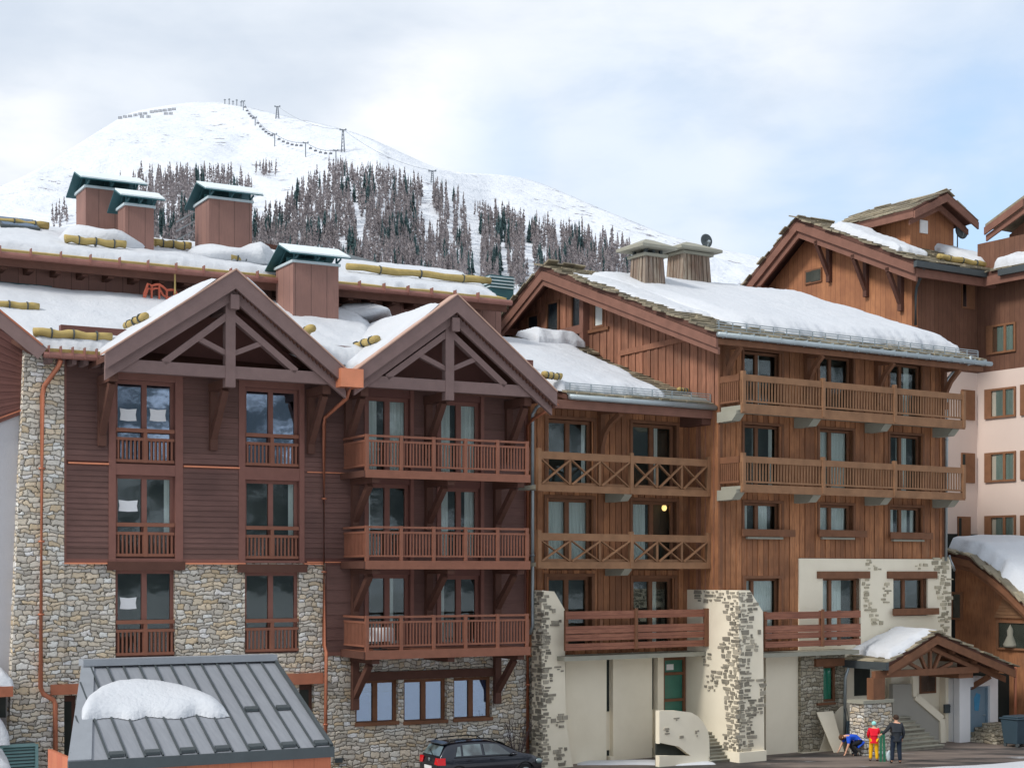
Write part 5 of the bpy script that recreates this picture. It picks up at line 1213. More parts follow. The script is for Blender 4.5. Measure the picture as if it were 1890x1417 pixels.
def curvebr(px, w_, m='oakd'):
    c = F.U(px, 1.0); z1 = zCe-.28; mb = MB(); mb.box(F, c-.1, c+.1, .0, .95, z1-.2, z1)
    mb.box(F, c-.09, c+.09, .07, .24, z1-1.6, z1-.2)
    pts = [(.16, z1-1.35), (.3, z1-.95), (.5, z1-.62), (.78, z1-.36), (.98, z1-.18)]
    for (a, b), (d, e) in zip(pts, pts[1:]): mb.beam(F.P(c, a, b), F.P(c, d, e), .15, .17)
    mb.box(F, c-.12, c+.12, .07, .3, z1-1.75, z1-1.45)
    mb.build('eave_bracket', M[m], C, F)
for p in (1368, 1519, 1650, 1772): curvebr(p, 1)
snow_patch('roof_snow', [F.P(uv0+2.2, .02, rz_c(.02)+.10), F.P(uv1-.35, .02, rz_c(.02)+.10), F.P(uv1-1.2, -9.2, rz_c(-9.2)+.05), F.P(uv0+1.6, -9.0, rz_c(-9)+.05)], .30, 'big smooth snow sheet covering the slab roof of the timber building', 140, 60, .8, .35, 21, .18, fn=lambda s, t: .25*s)
snow_patch('roof_snow', [F.P(uv0+.5, -2.5, rz_c(-2.5)+.08), F.P(uv0+2.6, -1.5, rz_c(-1.5)+.08), F.P(uv0+3.2, -8.2, rz_c(-8.2)+.05), F.P(uv0+.5, -8.6, rz_c(-8.6)+.05)], .12, 'thin broken snow along the gable edge beside the wooden chimneys', 50, 60, .4, .6, 22, .6)
# ---- roof B
def rz_b(w_): return zBe+.36*(-.3-w_)
ub0 = ru(1046, -.3); wbt = -9.0
RBF = MB().slab([F.P(ub0, -.3, zBe), F.P(-.03, -.3, zBe), F.P(-.03, wbt, rz_b(wbt)), F.P(ub0-3.3, wbt, rz_b(wbt))], .2).build('lower_roof', M['dark'], C, F)
mb = MB(); slabs(mb, [F.P(ub0-.1, -.2, zBe), F.P(-.05, -.2, zBe), F.P(-.05, wbt, rz_b(wbt)), F.P(ub0-3.3, wbt, rz_b(wbt))], 16, 20, .06); mb.build('stone_slabs', M['slate'], RBF, F)
MB().tube([F.P(ub0, -.12, zBe-.12), F.P(-.05, -.12, zBe-.12)], .10, 8).build('gutter', M['zinc'], RBF, F, True)
MB().box(F, ub0-.6, -.05, -.5, -.3, zBe-.52, zBe-.22).build('eave_board', M['bargec'], RBF, F)
mb = MB(); n = 8
for k in range(n): c = ub0+.2+(-.3-ub0)*k/(n-1); mb.beam(F.P(c, -.38, zBe+.05), F.P(c, -.38, zBe+.42), .03, .04, F.n)
for dz in (.08, .16, .24, .32, .40): mb.beam(F.P(ub0, -.38, zBe+dz), F.P(-.1, -.38, zBe+dz), .02, .03)
mb.build('snow_guard', M['zinc'], RBF, F)
MB().slab([F.P(ub0, -.25, zBe+.02), F.P(-.1, -.25, zBe+.02), F.P(-.1, -.7, zBe+.3), F.P(ub0, -.7, zBe+.3)], .06).build('eave_slabs', M['slatedk'], RBF, F)
c = F.U(1150, -.3); z1 = zBe-.3; mb = MB().box(F, c-.1, c+.1, WB, -.35, z1-.2, z1).box(F, c-.09, c+.09, WB+.07, WB+.24, z1-1.7, z1-.2)
for (a, b), (d, e) in zip([(WB+.15, z1-1.4), (WB+.35, z1-.9), (WB+.7, z1-.55), (WB+1.3, z1-.25)], [(WB+.35, z1-.9), (WB+.7, z1-.55), (WB+1.3, z1-.25)]): mb.beam(F.P(c, a, b), F.P(c, d, e), .15, .17)
mb.build('eave_bracket', M['oakd'], C, F)
MB().box(F, -.5, -.0, WB, -.4, zBe-.75, zBe-.3).build('eave_soffit', M['dark'], C, F)
log(F.P(ru(1002, -.6), -.6, zBe+.65), F.P(ru(1035, -.6), -.6, zBe+.62), RBF, .12)
log(F.P(ru(1252, -1.6), -1.6, rz_b(-1.6)+.18), F.P(ru(1270, -1.6), -1.6, rz_b(-1.6)+.18), RBF, .09)
snow_patch('roof_snow', [F.P(ub0-.2, -.45, rz_b(-.45)+.08), F.P(-2.1, -.45, rz_b(-.45)+.08), F.P(-.8, -8.7, rz_b(-8.7)+.05), F.P(ub0-3.2, -8.7, rz_b(-8.7)+.05)], .32, 'snow sheet on the lower roof between the second timber gable and the tall side wall', 80, 50, .5, .3, 23, .25)
snow_patch('roof_snow', [F.P(-3.0, -7.6, rz_b(-7.6)+.4), F.P(-.5, -7.8, rz_b(-7.8)+.35), F.P(-.5, -8.9, rz_b(-8.9)+.35), F.P(-3.2, -8.9, rz_b(-8.9)+.35)], .5, 'two rounded snow cushions at the top of the lower roof under the loggia', 40, 20, .5, .2, 24, .6)
mb = MB(); slabs(mb, [F.P(-3.0, -7.3, rz_b(-7.3)+.22), F.P(-.2, -7.3, rz_b(-7.3)+.2), F.P(-.2, -8.9, rz_b(-8.9)+.25), F.P(-3.2, -8.9, rz_b(-8.9)+.25)], 6, 4, .08); mb.build('ridge_slabs', M['slate'], RBF, F)
# ---- wooden chimneys on C
def wchim(pl, pc, pr, yt, yb, w_, y_cap, dx, lab):
    w_ = -1.5
    while F.Z(pc, yb, w_) > rz_c(w_)+.30 and w_ > -9: w_ -= .1
    print('chim', w_)
    c0, c1 = F.U(pc, w_), F.U(pr, w_); dep = (pc-pl)/26.0; zt, zb = F.Z(pc, yt, w_), F.Z(pc, yb, w_)-1.2; fl = .13
    o = empty('x', (0, 0, 0), None, None) if 0 else None
    h_ = F.Z(pc, yb, w_)-zb
    mb = MB(); sp_ = .07*(zt-zb)/(zt-F.Z(pc, yb, w_))
    n = max(3, round((c1-c0)/.27)); m_ = max(2, round(dep/.27))
    for k in range(n):
        a, b = k/n, (k+1)/n-.04; d = R.uniform(0, .03); A_ = lambda f, top: (c0+dx_(top)[0]+(c1-c0-2*dx_(top)[0])*f)
        def dx_(top): return (sp_, 0) if top else (0, 0)
        mb.hexa([F.P(A_(a, 0), w_+d, zb), F.P(A_(b, 0), w_+d, zb), F.P(A_(b, 0), w_-.05, zb), F.P(A_(a, 0), w_-.05, zb), F.P(A_(a, 1), w_-sp_+d, zt), F.P(A_(b, 1), w_-sp_+d, zt), F.P(A_(b, 1), w_-sp_-.05, zt), F.P(A_(a, 1), w_-sp_-.05, zt)])
    for k in range(m_):
        a, b = k/m_, (k+1)/m_-.04; d = R.uniform(0, .03); lo = lambda f: w_-dep*f; hi = lambda f: w_-sp_-(dep-2*sp_)*f
        mb.hexa([F.P(c0-d, lo(b), zb), F.P(c0-d, lo(a), zb), F.P(c0+.05, lo(a), zb), F.P(c0+.05, lo(b), zb), F.P(c0+sp_-d, hi(b), zt), F.P(c0+sp_-d, hi(a), zt), F.P(c0+sp_+.05, hi(a), zt), F.P(c0+sp_+.05, hi(b), zt)])
    mb.hexa([F.P(c0+.03, w_-.03, zb), F.P(c1, w_-.03, zb), F.P(c1, w_-dep, zb), F.P(c0+.03, w_-dep, zb), F.P(c0+sp_+.03, w_-sp_-.03, zt-.01), F.P(c1-sp_, w_-sp_-.03, zt-.01), F.P(c1-sp_, w_-dep+sp_, zt-.01), F.P(c0+sp_+.03, w_-dep+sp_, zt-.01)])
    o = mb.build('chimney', M['grey'], C, F); o['label'] = lab
    MB().box(F, c0+sp_-.12, c1-sp_+.12, w_-dep+sp_-.12, w_-sp_+.12, zt, zt+.12).build('chimney_rim', M['conc'], o, F)
    zc = F.Z(pc, y_cap, w_)+.16; a0, a1, b0, b1 = c0+sp_-.45, c1-sp_+.4, w_-dep+sp_-.45, w_-sp_+.4
    mb = MB()
    for a in (c0+sp_+.1, c1-sp_-.1, (c0+c1)/2):
        for b in (w_-sp_-.1, w_-dep+sp_+.1): mb.box(F, a-.06, a+.06, b-.06, b+.06, zt+.12, zc-.02)
    mb.box(F, c0+sp_+.3, c1-sp_-.3, w_-dep+sp_+.3, w_-sp_-.3, zt+.12, zc-.02); mb.build('cap_posts', M['metaldark'], o, F)
    cu, cv = (a0+a1)/2, (b0+b1)/2; pk = F.P(cu, cv, zc+.42)
    q = [F.P(a0, b1, zc), F.P(a1, b1, zc), F.P(a1, b0, zc), F.P(a0, b0, zc)]; dn = Vector((0, 0, .12))
    mb = MB().add([p-dn for p in q]+q+[q[0].lerp(pk, .75)+Vector((0, 0, .02)), q[1].lerp(pk, .75), q[2].lerp(pk, .75), q[3].lerp(pk, .75)], [(3, 2, 1, 0), (0, 1, 5, 4), (1, 2, 6, 5), (2, 3, 7, 6), (3, 0, 4, 7), (4, 5, 9, 8), (5, 6, 10, 9), (6, 7, 11, 10), (7, 4, 8, 11), (8, 9, 10, 11)])
    mb.build('chimney_cap', M['conc'], o, F)
wchim(1158, 1190, 1234, 470, 526, -6.6, 458, 6, 'wooden chimney with raised concrete cap, the nearer one')
wchim(1225, 1261, 1318, 466, 523, -8.3, 461, 6, 'wider wooden chimney with satellite dish, slightly behind')
def dish(FF, px, py, w_, r, lab, m='metaldark'):
    p = FF.P(FF.U(px, w_), w_, FF.Z(px, py, w_)); E = empty('satellite_dish', p, lab, 'satellite dish'); n = FF.n*.9-FF.d*.15+Vector((0, 0, .12)); n.normalize(); x = n.cross(Vector((0, 0, 1))).normalized(); y = x.cross(n)
    mb = MB(); K = 20; rs = (0, .35, .7, 1.0)
    for q in rs:
        for k in range(K): t = 2*math.pi*k/K; mb.v.append(p+(x*math.cos(t)*.92+y*math.sin(t))*r*q+n*(.22*r*q*q))
    for i in range(3):
        for k in range(K): mb.f.append((i*K+k, i*K+(k+1) % K, (i+1)*K+(k+1) % K, (i+1)*K+k))
    o = mb.build('reflector', M[m], E, FF, True, recalc=False); md = o.modifiers.new('s', 'SOLIDIFY'); md.thickness = .03
    MB().tube([p-y*r*.9+n*.1, p+n*r*.75-y*.1], .025, 6).tube([p+n*r*.7-y*.12, p+n*r*.9-y*.08], .07, 8).build('feed_arm', M['zinc'], E, FF)
    MB().tube([p-n*.02, p-n*.25, p-n*.25-Vector((0, 0, r*2.0))], .035, 6).build('mast', M['metaldark'], E, FF)
dish(F, 1303, 445, -9.0, .31, 'round dark satellite dish above the concrete cap of the wooden chimney')
# ================================================================== entrance porch
WPo = 2.4
E = empty('entrance_porch', F.P(ru(1700, 1), 1.2, 0), 'timber entrance porch with snow on its stone slab gable roof', 'porch')
ul, up, ur = F.U(1637, WPo), F.U(1728, WPo), F.U(1872, WPo); zl_, zp_, zr_ = F.Z(1637, 1224, WPo), F.Z(1728, 1166, WPo), F.Z(1872, 1230, WPo)
rf = MB().slab([F.P(ul, WPo, zl_), F.P(up, WPo, zp_), F.P(up, .05, zp_), F.P(ul, .05, zl_)], .14).slab([F.P(up+.002, WPo, zp_), F.P(ur, WPo, zr_), F.P(ur, -2.5, zr_), F.P(up+.002, -2.5, zp_)], .14).build('roof', M['dark'], E, F)
mb = MB(); slabs(mb, [F.P(ul-.1, WPo+.1, zl_), F.P(ul-.1, .05, zl_), F.P(up, .05, zp_), F.P(up, WPo+.1, zp_)], 7, 8, .05); slabs(mb, [F.P(ur+.1, WPo+.12, zr_), F.P(ur+.1, .05, zr_), F.P(up, .05, zp_), F.P(up, WPo+.12, zp_)], 7, 12, .05); mb.build('stone_slabs', M['slate'], rf, F)
mb = MB()
for (ue, ze) in ((ul, zl_), (ur, zr_)):
    for w0, w1, dz, h_ in ((WPo+.0, WPo+.08, .14, .30), (WPo-.5, WPo-.42, .42, .24)):
        mb.poly(F, w0, w1, [(up, zp_-dz), (ue, ze-dz), (ue, ze-dz-h_), (up, zp_-dz-h_*1.1)])
mb.build('bargeboard', M['oakd'], rf, F)
wt = WPo-.3; zt0 = F.Z(1700, 1246, wt)
tr = MB().box(F, F.U(1612, wt), F.U(1803, wt), wt-.1, wt+.1, zt0, zt0+.26)
kp = F.U(1716, wt); zk = zp_-.75
for dx in (-1.55, -.75, 0, .75, 1.7): tr.beam(F.P(kp+dx*.28, wt, zt0+.2), F.P(kp+dx*.75, wt, min(zk, zp_-.62-abs(dx)*.38)), .12, .13, F.n)
tr.beam(F.P(F.U(1650, wt), wt, zt0+.25), F.P(kp, wt, zk+.12), .16, .18, F.n); tr.beam(F.P(F.U(1796, wt), wt, zt0+.2), F.P(kp, wt, zk+.12), .16, .18, F.n)
tr.build('truss', M['oakd'], E, F)
MB().box(F, F.U(1607, wt), F.U(1628, wt), wt-.2, wt+.15, F.Z(1620, 1292, wt), zt0-.002).build('post', M['oakd'], E, F)
mb = MB().box(F, F.U(1770, wt), F.U(1796, wt), wt-1.6, wt, zt0-.2, zt0-.003); mb.beam(F.P(F.U(1784, .8), .6, F.Z(1775, 1278, .8)), F.P(F.U(1784, .8)+.1, 1.9, zt0-.2), .16, .2); mb.box(F, F.U(1770, .5), F.U(1777, .5)+.1, .4, .65, F.Z(1774, 1280, .5), zt0-.2); mb.build('bracket', M['oakd'], E, F)
for k in range(3): f = .25+.28*k; u_, z_ = up+(ur-up)*f, zp_+(zr_-zp_)*f-.32; MB().box(F, u_-.08, u_+.08, -2, WPo-.1, z_-.18, z_).build('purlin', M['oakd'], rf, F)
MB().box(F, F.U(1595, wt+.2), F.U(1646, wt+.2), wt-.55, wt+.2, 0, F.Z(1620, 1297, wt+.2)).build('stone_pier', M['stone'], E, F)
MB().box(F, F.U(1592, wt+.22), F.U(1649, wt+.22), wt-.6, wt+.26, F.Z(1620, 1297, wt+.2), F.Z(1620, 1291, wt+.2)).build('pier_cap', M['conc'], E, F)
# dark gutter along the left eave
MB().beam(F.P(ul-.08, WPo+.1, zl_-.1), F.P(ul-.08, .12, zl_-.1), .16, .30).build('gutter', M['metaldark'], rf, F)
pipe(E, [(1566, 1232, .6), (1560, 1250, .45), (1559, 1365, .42)], 'zinc', .06, FF=F)
snow_patch('porch_snow', [F.P(ul+.25, WPo-.05, zl_+.13+.08), F.P(up+.25, WPo-.05, zp_+.02), F.P(up+.25, .1, zp_+.02), F.P(ul+.35, .1, zl_+.28)], .26, 'snow on the left slope of the entrance porch roof', 40, 40, .35, .15, 31, .3)
# inside: stairs, walls
wb = .14
MB().box(F, F.U(1648, .4), F.U(1770, .4), .09, .3, 0, F.Z(1700, 1200, .4)).build('back_wall', M['stucco'], E, F)
ow = F.rect(1697, 1727, 1243, 1279, .31); o = MB().box(F, ow[0], ow[1], .301, .34, ow[2], ow[3]).build('porch_window', M['oakd'], E, F); MB().box(F, ow[0]+.08, ow[1]-.08, .34, .35, ow[2]+.08, ow[3]-.08).build('pane', M['glass'], o, F)
wpz = .75
M['shadewall'] = mat('shaded_render', plain('#98948b', .06, 1), .9)  # porch shade on the stair wall is put into this greyer colour
pp = [(1648, 1262), (1688, 1262), (1690, 1284), (1739, 1326), (1741, 1384), (1741, 1410), (1648, 1410)]
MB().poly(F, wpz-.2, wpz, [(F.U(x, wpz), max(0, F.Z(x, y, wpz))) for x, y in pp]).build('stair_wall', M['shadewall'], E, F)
mb = MB()
for (x, y), (x2, y2) in zip([(1688, 1240), (1690, 1284), (1739, 1326)], [(1690, 1284), (1739, 1326), (1741, 1388)]): mb.beam(F.P(F.U(x, wpz+.05), wpz+.02, F.Z(x, y, wpz)), F.P(F.U(x2, wpz+.05), wpz+.02, F.Z(x2, y2, wpz)), .3, .12, F.n)
mb.build('stair_coping', M['stucco'], E, F)
ns = 8; x0, x1 = 1741, 1672; z1 = F.Z(1655, 1322, .9); mb = MB(); mt = MB()
for k in range(ns):
    wf = 2.15-.16*k; a = F.U(x0+(x1-x0)*(k/ns), wf); za, zb = z1*k/ns, z1*(k+1)/ns; ua = F.U(1640, wf)-.9
    mb.box(F, ua, a, wpz+.01+.001*k, wf, za, zb-.05); mt.box(F, ua, a+.03, wpz+.012+.001*k, wf+.05, zb-.049, zb+.0)
st_o = mb.build('steps', M['stoneb'], E, F); mt.build('step_treads', M['conc'], st_o, F)
MB().box(F, F.U(1741, .5), F.U(1770, .5), .31, .62, 0, F.Z(1755, 1235, .5)).build('entrance_column', M['stucco'], E, F)
# dark doorway behind pier
MB().box(F, ru(1577, .1), ru(1606, .1), .0, .10, F.Z(1590, 1283, .1), F.Z(1590, 1232, .1)).build('dark_opening', M['intr'], E, F)
mb_ = F.P(F.U(1750, .7), .62, F.Z(1750, 1307, .7)); x = MB().box(F, F.U(1744, .7), F.U(1757, .7), .621, .72, F.Z(1750, 1315, .7), F.Z(1750, 1299, .7)); x.box(F, F.U(1746, .7), F.U(1755, .7), .722, .74, F.Z(1750, 1304, .7), F.Z(1750, 1302, .7))
tag(x.build('letter_box', M['metaldark'], None, F, base=mb_), 'small dark grey letter box on the cream column left of the blue grey door', 'letter box')
# white block with grey blue door
wd = 1.2; K = empty('utility_annex', F.P(F.U(1805, wd), wd-.5, 0), 'small white annex with a grey blue door right of the porch stairs', 'annex')
dr = F.rect(1791, 1827, 1266, 1400, wd); zt = F.Z(1805, 1249, wd); mb = MB(); grid_wall(mb, F, F.U(1771, wd), F.U(1842, wd), 0, zt, wd, .3, [(dr[0], dr[1], 0, dr[3])]); mb.box(F, F.U(1771, wd), F.U(1842, wd), .1, wd-.35, 0, zt-.05)
M['white'] = mat('white_render', plain('#e3e4e2', .05, 1), .9); mb.build('wall', M['white'], K, F)
M['bdoor'] = mat('grey_blue_paint', plain('#6d8290', .12, 2), .5); o = MB().box(F, dr[0], dr[1], wd-.22, wd-.16, 0, dr[3]).box(F, dr[0], dr[0]+.08, wd-.159, wd-.10, 0, dr[3]).box(F, dr[1]-.08, dr[1], wd-.159, wd-.10, 0, dr[3]).box(F, dr[0]+.08, dr[1]-.08, wd-.159, wd-.1, dr[3]-.08, dr[3]).box(F, dr[0]+.08, dr[1]-.08, wd-.159, wd-.12, 0, .25).build('door', M['bdoor'], K, F)
cu, cz = (dr[0]+dr[1])/2, F.Z(1809, 1295, wd); M['poster'] = mat('blue_poster', plain('#3f83a8', .2, 4), .6)
MB().poly(F, wd-.159, wd-.15, [(cu-.16, cz-.35), (cu+.08, cz-.38), (cu+.17, cz+.1), (cu+.2, cz+.3), (cu-.05, cz+.38), (cu-.2, cz+.15)]).build('blue_poster', M['poster'], o, F)
MB().tube([F.P(dr[1]-.15, wd-.1, 1.05), F.P(dr[1]-.3, wd-.1, 1.05)], .02, 6).build('handle', M['zinc'], o, F)
# stone steps right of it
mb = MB()
for k in range(4): mb.box(F, F.U(1832+k*5, 2.3), F.U(1876, 2.3), .6+.25*k, 2.5-.25*k, .19*k, .19*(k+1))
tag(mb.build('stone_steps', M['stoneg'], None, F, base=F.P(F.U(1855, 2), 1.5, 0)), 'short flight of rough stone steps between the grey blue door and the bin', 'steps')
# wheelie bin
wn = 3.4; ua, ub = F.U(1863, wn), F.U(1900, wn); zb0, zb1 = .12, F.Z(1880, 1326, wn)
Bn = empty('wheelie_bin', F.P((ua+ub)/2, wn, 0), 'dark blue grey wheeled refuse bin at the right edge beside the stone steps', 'bin')
M['bin'] = mat('bin_plastic', plain('#33434d', .15, 3), .5)
mb = MB().hexa([F.P(ua+.08, wn+.3, zb0), F.P(ub-.08, wn+.3, zb0), F.P(ub-.08, wn-.35, zb0), F.P(ua+.08, wn-.35, zb0), F.P(ua, wn+.4, zb1), F.P(ub, wn+.4, zb1), F.P(ub, wn-.45, zb1), F.P(ua, wn-.45, zb1)]); mb.build('body', M['bin'], Bn, F, bevel=.03)
MB().box(F, ua-.05, ub+.05, wn-.5, wn+.45, zb1+.002, zb1+.06).box(F, ua+.05, ub-.05, wn-.4, wn+.35, zb1+.06, zb1+.13).build('lid', M['bin'], Bn, F, bevel=.03)
for a in (ua+.12, ub-.12):
    for b in (wn-.3, wn+.3): MB().tube([F.P(a-.03, b, .08), F.P(a+.03, b, .08)], .08, 10).build('wheel', M['metaldark'], Bn, F)
# leaning board, pole
a, b = F.U(1523, .9), F.U(1553, .9); zt = F.Z(1540, 1311, .4)
q = [F.P(a+.35, 1.0, .02), F.P(b+.02, 1.0, .02), F.P(b-.05, .46, zt), F.P(a-.05, .46, zt)]; n_ = F.n*.04
tag(MB().hexa([q[0]+n_, q[1]+n_, q[1], q[0], q[3]+n_, q[2]+n_, q[2], q[3]]).build('leaning_board', M['stucco'], None, F, base=F.P(a+.6, .9, 0)), 'pale board leaning on the stone pier beside the crouching child', 'board')
# ================================================================== building D (back right)
F = FD
Dn = empty('back_building', F.P(4, -4, 0), 'tall rear apartment building at the right, brown timber top over pinkish cream render', 'building')
uI = F.U(1803, 0); zcr = F.Z(1803, 689); ze = F.ZS(1688, 480, -1.2) if 0 else 7+575/2900*73.6
wpk = F.W(1470, -1.2); zpk = F.ZS(1470, 401, -1.2); wfe = 1.2; zfe = F.Z(1690, 480, 1.2); wbk = F.W(1368, -1.2); zbk = F.ZS(1368, 532, -1.2)
sF = (zpk-zfe)/(wfe-wpk); sB = (zpk-zbk)/(wpk-wbk)
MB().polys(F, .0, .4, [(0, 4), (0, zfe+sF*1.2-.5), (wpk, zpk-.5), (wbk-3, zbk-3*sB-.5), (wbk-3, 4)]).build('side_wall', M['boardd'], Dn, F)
MB().box(F, .41, uI+12, -12, 0, zcr, zfe+.2).build('front_wall', M['boardsh'], Dn, F)
dwin = [(1773, 1797, 720, 775), (1773, 1797, 836, 891), (1766, 1789, 953, 1012)]
MB().box(F, .0, uI, -.4, .02, 3, zcr-.001).build('render_wall', M['stuccod'], Dn, F)
wW = 7.0
MB().box(F, uI, uI+.4, .021, wW, 3, zcr+.0).build('render_wall', M['stuccod'], Dn, F)
MB().box(F, uI+.02, uI+.42, .021, wW, zcr+.001, zfe+1.6).build('wing_wall', M['boardsh'], Dn, F)
MB().box(F, .0, uI+.0, .021, .05, 3, F.Z(1770, 985, 0)).box(F, uI-.04, uI-.001, .06, wW, 3, F.ZS(1850, 1000, uI)).build('dark_base', M['intr'], Dn, F)
M['shut'] = mat('orange_brown_wood', plain('#7f5940', .2, 3), .7)
for a, b, t, bt in dwin:
    r_ = F.rect(a, b, t, bt); o = MB().box(F, r_[0], r_[1], .021, .10, r_[2], r_[3]).build('window', M['shut'], Dn, F); MB().box(F, r_[0]+.04, r_[0]+.22, .101, .11, r_[2]+.08, r_[3]-.08).build('pane', M['intr'], o, F)
def side_win(a, b, t, bt, u_, m='shut'):
    w0, w1 = F.W(a, u_), F.W(b, u_); c = (a+b)/2; z0, z1 = F.ZS(c, bt, u_), F.ZS(c, t, u_); lo, hi = sorted((w0, w1)); L = hi-lo
    o = MB().box(F, u_-.10, u_-.02, lo, lo+L*.22, z0, z1).box(F, u_-.09, u_-.02, lo+L*.22, hi, z1-.1, z1).box(F, u_-.09, u_-.02, lo+L*.22, hi, z0, z0+.1).box(F, u_-.09, u_-.02, hi-.1, hi, z0+.1, z1-.1).box(F, u_-.09, u_-.02, lo+L*.64-.07, lo+L*.64+.07, z0+.1, z1-.1).build('window', M[m], Dn, F)
    MB().box(F, u_-.04, u_-.03, lo+L*.22, hi-.1, z0+.1, z1-.1).build('pane', M['glass'], o, F)
    MB().box(F, u_-.030, u_-.021, lo+L*.36, hi-.2, z0+.1, z1-.1).build('curtain', M['curt_g'], o, F)
M['curt_g'] = mat('green_white_curtain', lambda t, b: (t.mix(t.noise(t.scale(uvn(t), (9, .3, 1)), 1, 2), lin('#5a6f68'), lin('#a9b8b2'))), .9)
for t, bt in ((716, 771), (834, 889), (951, 1005)): side_win(1819, 1876, t, bt, uI)
for t, bt in ((708, 765), (830, 884), (950, 1003)): side_win(1885, 1925, t, bt, uI)
side_win(1822, 1876, 598, 652, uI+.02)
r_ = F.rect(1774, 1798, 519, 570); o = MB().box(F, r_[0], r_[1], .001, .06, r_[2], r_[3]).build('window', M['shut'], Dn, F); MB().box(F, r_[0]+.06, r_[0]+.3, .061, .07, r_[2]+.08, r_[3]-.08).build('pane', M['glassb'], o, F)
w0, w1 = sorted((F.W(1487, 0), F.W(1518, 0))); z0, z1 = F.ZS(1502, 523, 0), F.ZS(1502, 497, 0); o = MB().box(F, -.08, -.001, w0, w1, z0, z1).build('window', M['oakd'], Dn, F); MB().box(F, -.1, -.081, w0+.5, w1-.08, z0+.08, z1-.08).build('pane', M['intr'], o, F); MB().box(F, -.0805, -.079, w0+.1, w1-.05, z0+.1, z1-.1).build('dark_reveal', M['intr'], o, F)
RD = MB().slab([F.P(-1.2, wfe, zfe), F.P(uI+1, wfe, zfe), F.P(uI+1, wpk, zpk), F.P(-1.2, wpk, zpk)], .2).slab([F.P(-1.2, wpk-.002, zpk), F.P(uI+1, wpk-.002, zpk), F.P(uI+1, wbk-2, zbk-2*sB), F.P(-1.2, wbk-2, zbk-2*sB)], .2).build('roof', M['dark'], Dn, F)
mb = MB(); slabs(mb, [F.P(-1.3, wfe+.1, zfe), F.P(uI+1, wfe+.1, zfe), F.P(uI+1, wpk, zpk), F.P(-1.3, wpk, zpk)], 13, 18, .06); slabs(mb, [F.P(-1.3, wbk, zbk), F.P(1, wbk, zbk), F.P(1, wpk, zpk), F.P(-1.3, wpk, zpk)], 4, 12, .06); mb.build('stone_slabs', M['slate'], RD, F)
mb = MB()
for dz, t_, x in ((0.02, .42, -1.2), (.44, .36, -1.05)):
    mb.polys(F, x, x+.12, [(wfe, zfe-.2-dz), (wfe, zfe-.2-dz-t_), (wpk, zpk-.2-dz-t_*1.1), (wpk, zpk-.2-dz)]); mb.polys(F, x, x+.12, [(wbk-1, zbk-sB-.2-dz), (wbk-1, zbk-sB-.2-dz-t_), (wpk-.002, zpk-.2-dz-t_*1.1), (wpk-.002, zpk-.2-dz)])
mb.build('bargeboard', M['bargec'], RD, F)
MB().box(F, -1.2, uI, wfe+.0, wfe+.2, zfe-.34, zfe-.05).build('gutter', M['metaldark'], RD, F)
MB().box(F, -1.0, uI, wfe-.2, wfe-.03, zfe-.75, zfe-.36).build('eave_board', M['bargec'], RD, F)
pipe(Dn, [(1706, 490, 1.3), (1702, 505, .9), (1692, 530, .2), (1690, 545, .15), (1690, 600, .15)], 'metaldark', .07, FF=F)
for p in (1520, 1588, 1652):
    ww = F.W(p, -.5); z1 = zpk-(ww-wpk)*sF-.85; mb = MB().box(F, -1.05, 0, ww-.12, ww+.12, z1-.2, z1); mb.box(F, -.22, -.002, ww-.12, ww+.12, z1-2.0, z1-.2); mb.beam(F.P(-.12, ww, z1-1.7), F.P(-.95, ww, z1-.2), .18, .2, F.n); mb.build('eave_bracket', M['dark'], Dn, F)
ww = wpk-3; z1 = zpk-3*sB-.9; MB().box(F, -1.05, 0, ww-.15, ww+.15, z1-.3, z1).beam(F.P(-.12, ww, z1-1.2), F.P(-.95, ww, z1-.2), .18, .2, F.n).build('eave_bracket', M['dark'], Dn, F)
snow_patch('roof_snow', [F.P(-.8, -.2, zfe+sF*(wfe+.2)+.08), F.P(1.2, 0, zfe+sF*wfe+.08), F.P(1.6, wpk+1.5, zpk-1.5*sF+.06), F.P(-.8, wpk+2, zpk-2*sF+.06)], .32, 'long snow strip on the rear building roof in front of its wooden turret', 30, 60, .4, .3, 41, .4)
snow_patch('roof_snow', [F.P(4.2, .6, zfe+sF*.6+.1), F.P(uI+1.5, .6, zfe+sF*.6+.4), F.P(uI+1.5, -3, zfe+sF*4.2+.1), F.P(4.2, -3, zfe+sF*4.2+.1)], .3, 'snow in the roof valley of the rear building right of the satellite dish', 40, 40, .5, .2, 42, .4)
log(F.P(1.3, .5, zfe+.55), F.P(4.4, .7, zfe+.45), RD, .15)
# turret
ut0, wt0 = 2.65, -2.4; 
ut1 = F.U(1760, wt0); uta = F.U(1680, wt0); zw0 = F.Z(1700, 470, wt0)-1; zpt = F.Z(1725, 360, wt0); zel = F.Z(1680, 385, wt0); zer = F.Z(1760, 405, wt0); wb_ = F.W(1556, uta)
TU = MB().poly(F, wb_, wt0, [(uta, zw0), (ut1, zw0), (ut1, zel), ((uta+ut1)/2, zpt-.35), (uta, zel)]).build('turret', M['boardd'], Dn, F)
um = (uta+ut1)/2; eu = .75; zE2 = zel-(zpt-zel)*eu/((ut1-uta)/2)*.8+.1
mb = MB(); qL = [F.P(uta-eu, wt0+.9, zE2), F.P(um, wt0+.9, zpt), F.P(um, wb_-.5, zpt), F.P(uta-eu, wb_-.5, zE2)]; qR = [F.P(um+.002, wt0+.9, zpt), F.P(ut1+eu, wt0+.9, zE2), F.P(ut1+eu, wb_-.5, zE2), F.P(um+.002, wb_-.5, zpt)]
mb.slab(qL, .15).slab(qR, .15).build('turret_roof', M['dark'], TU, F)
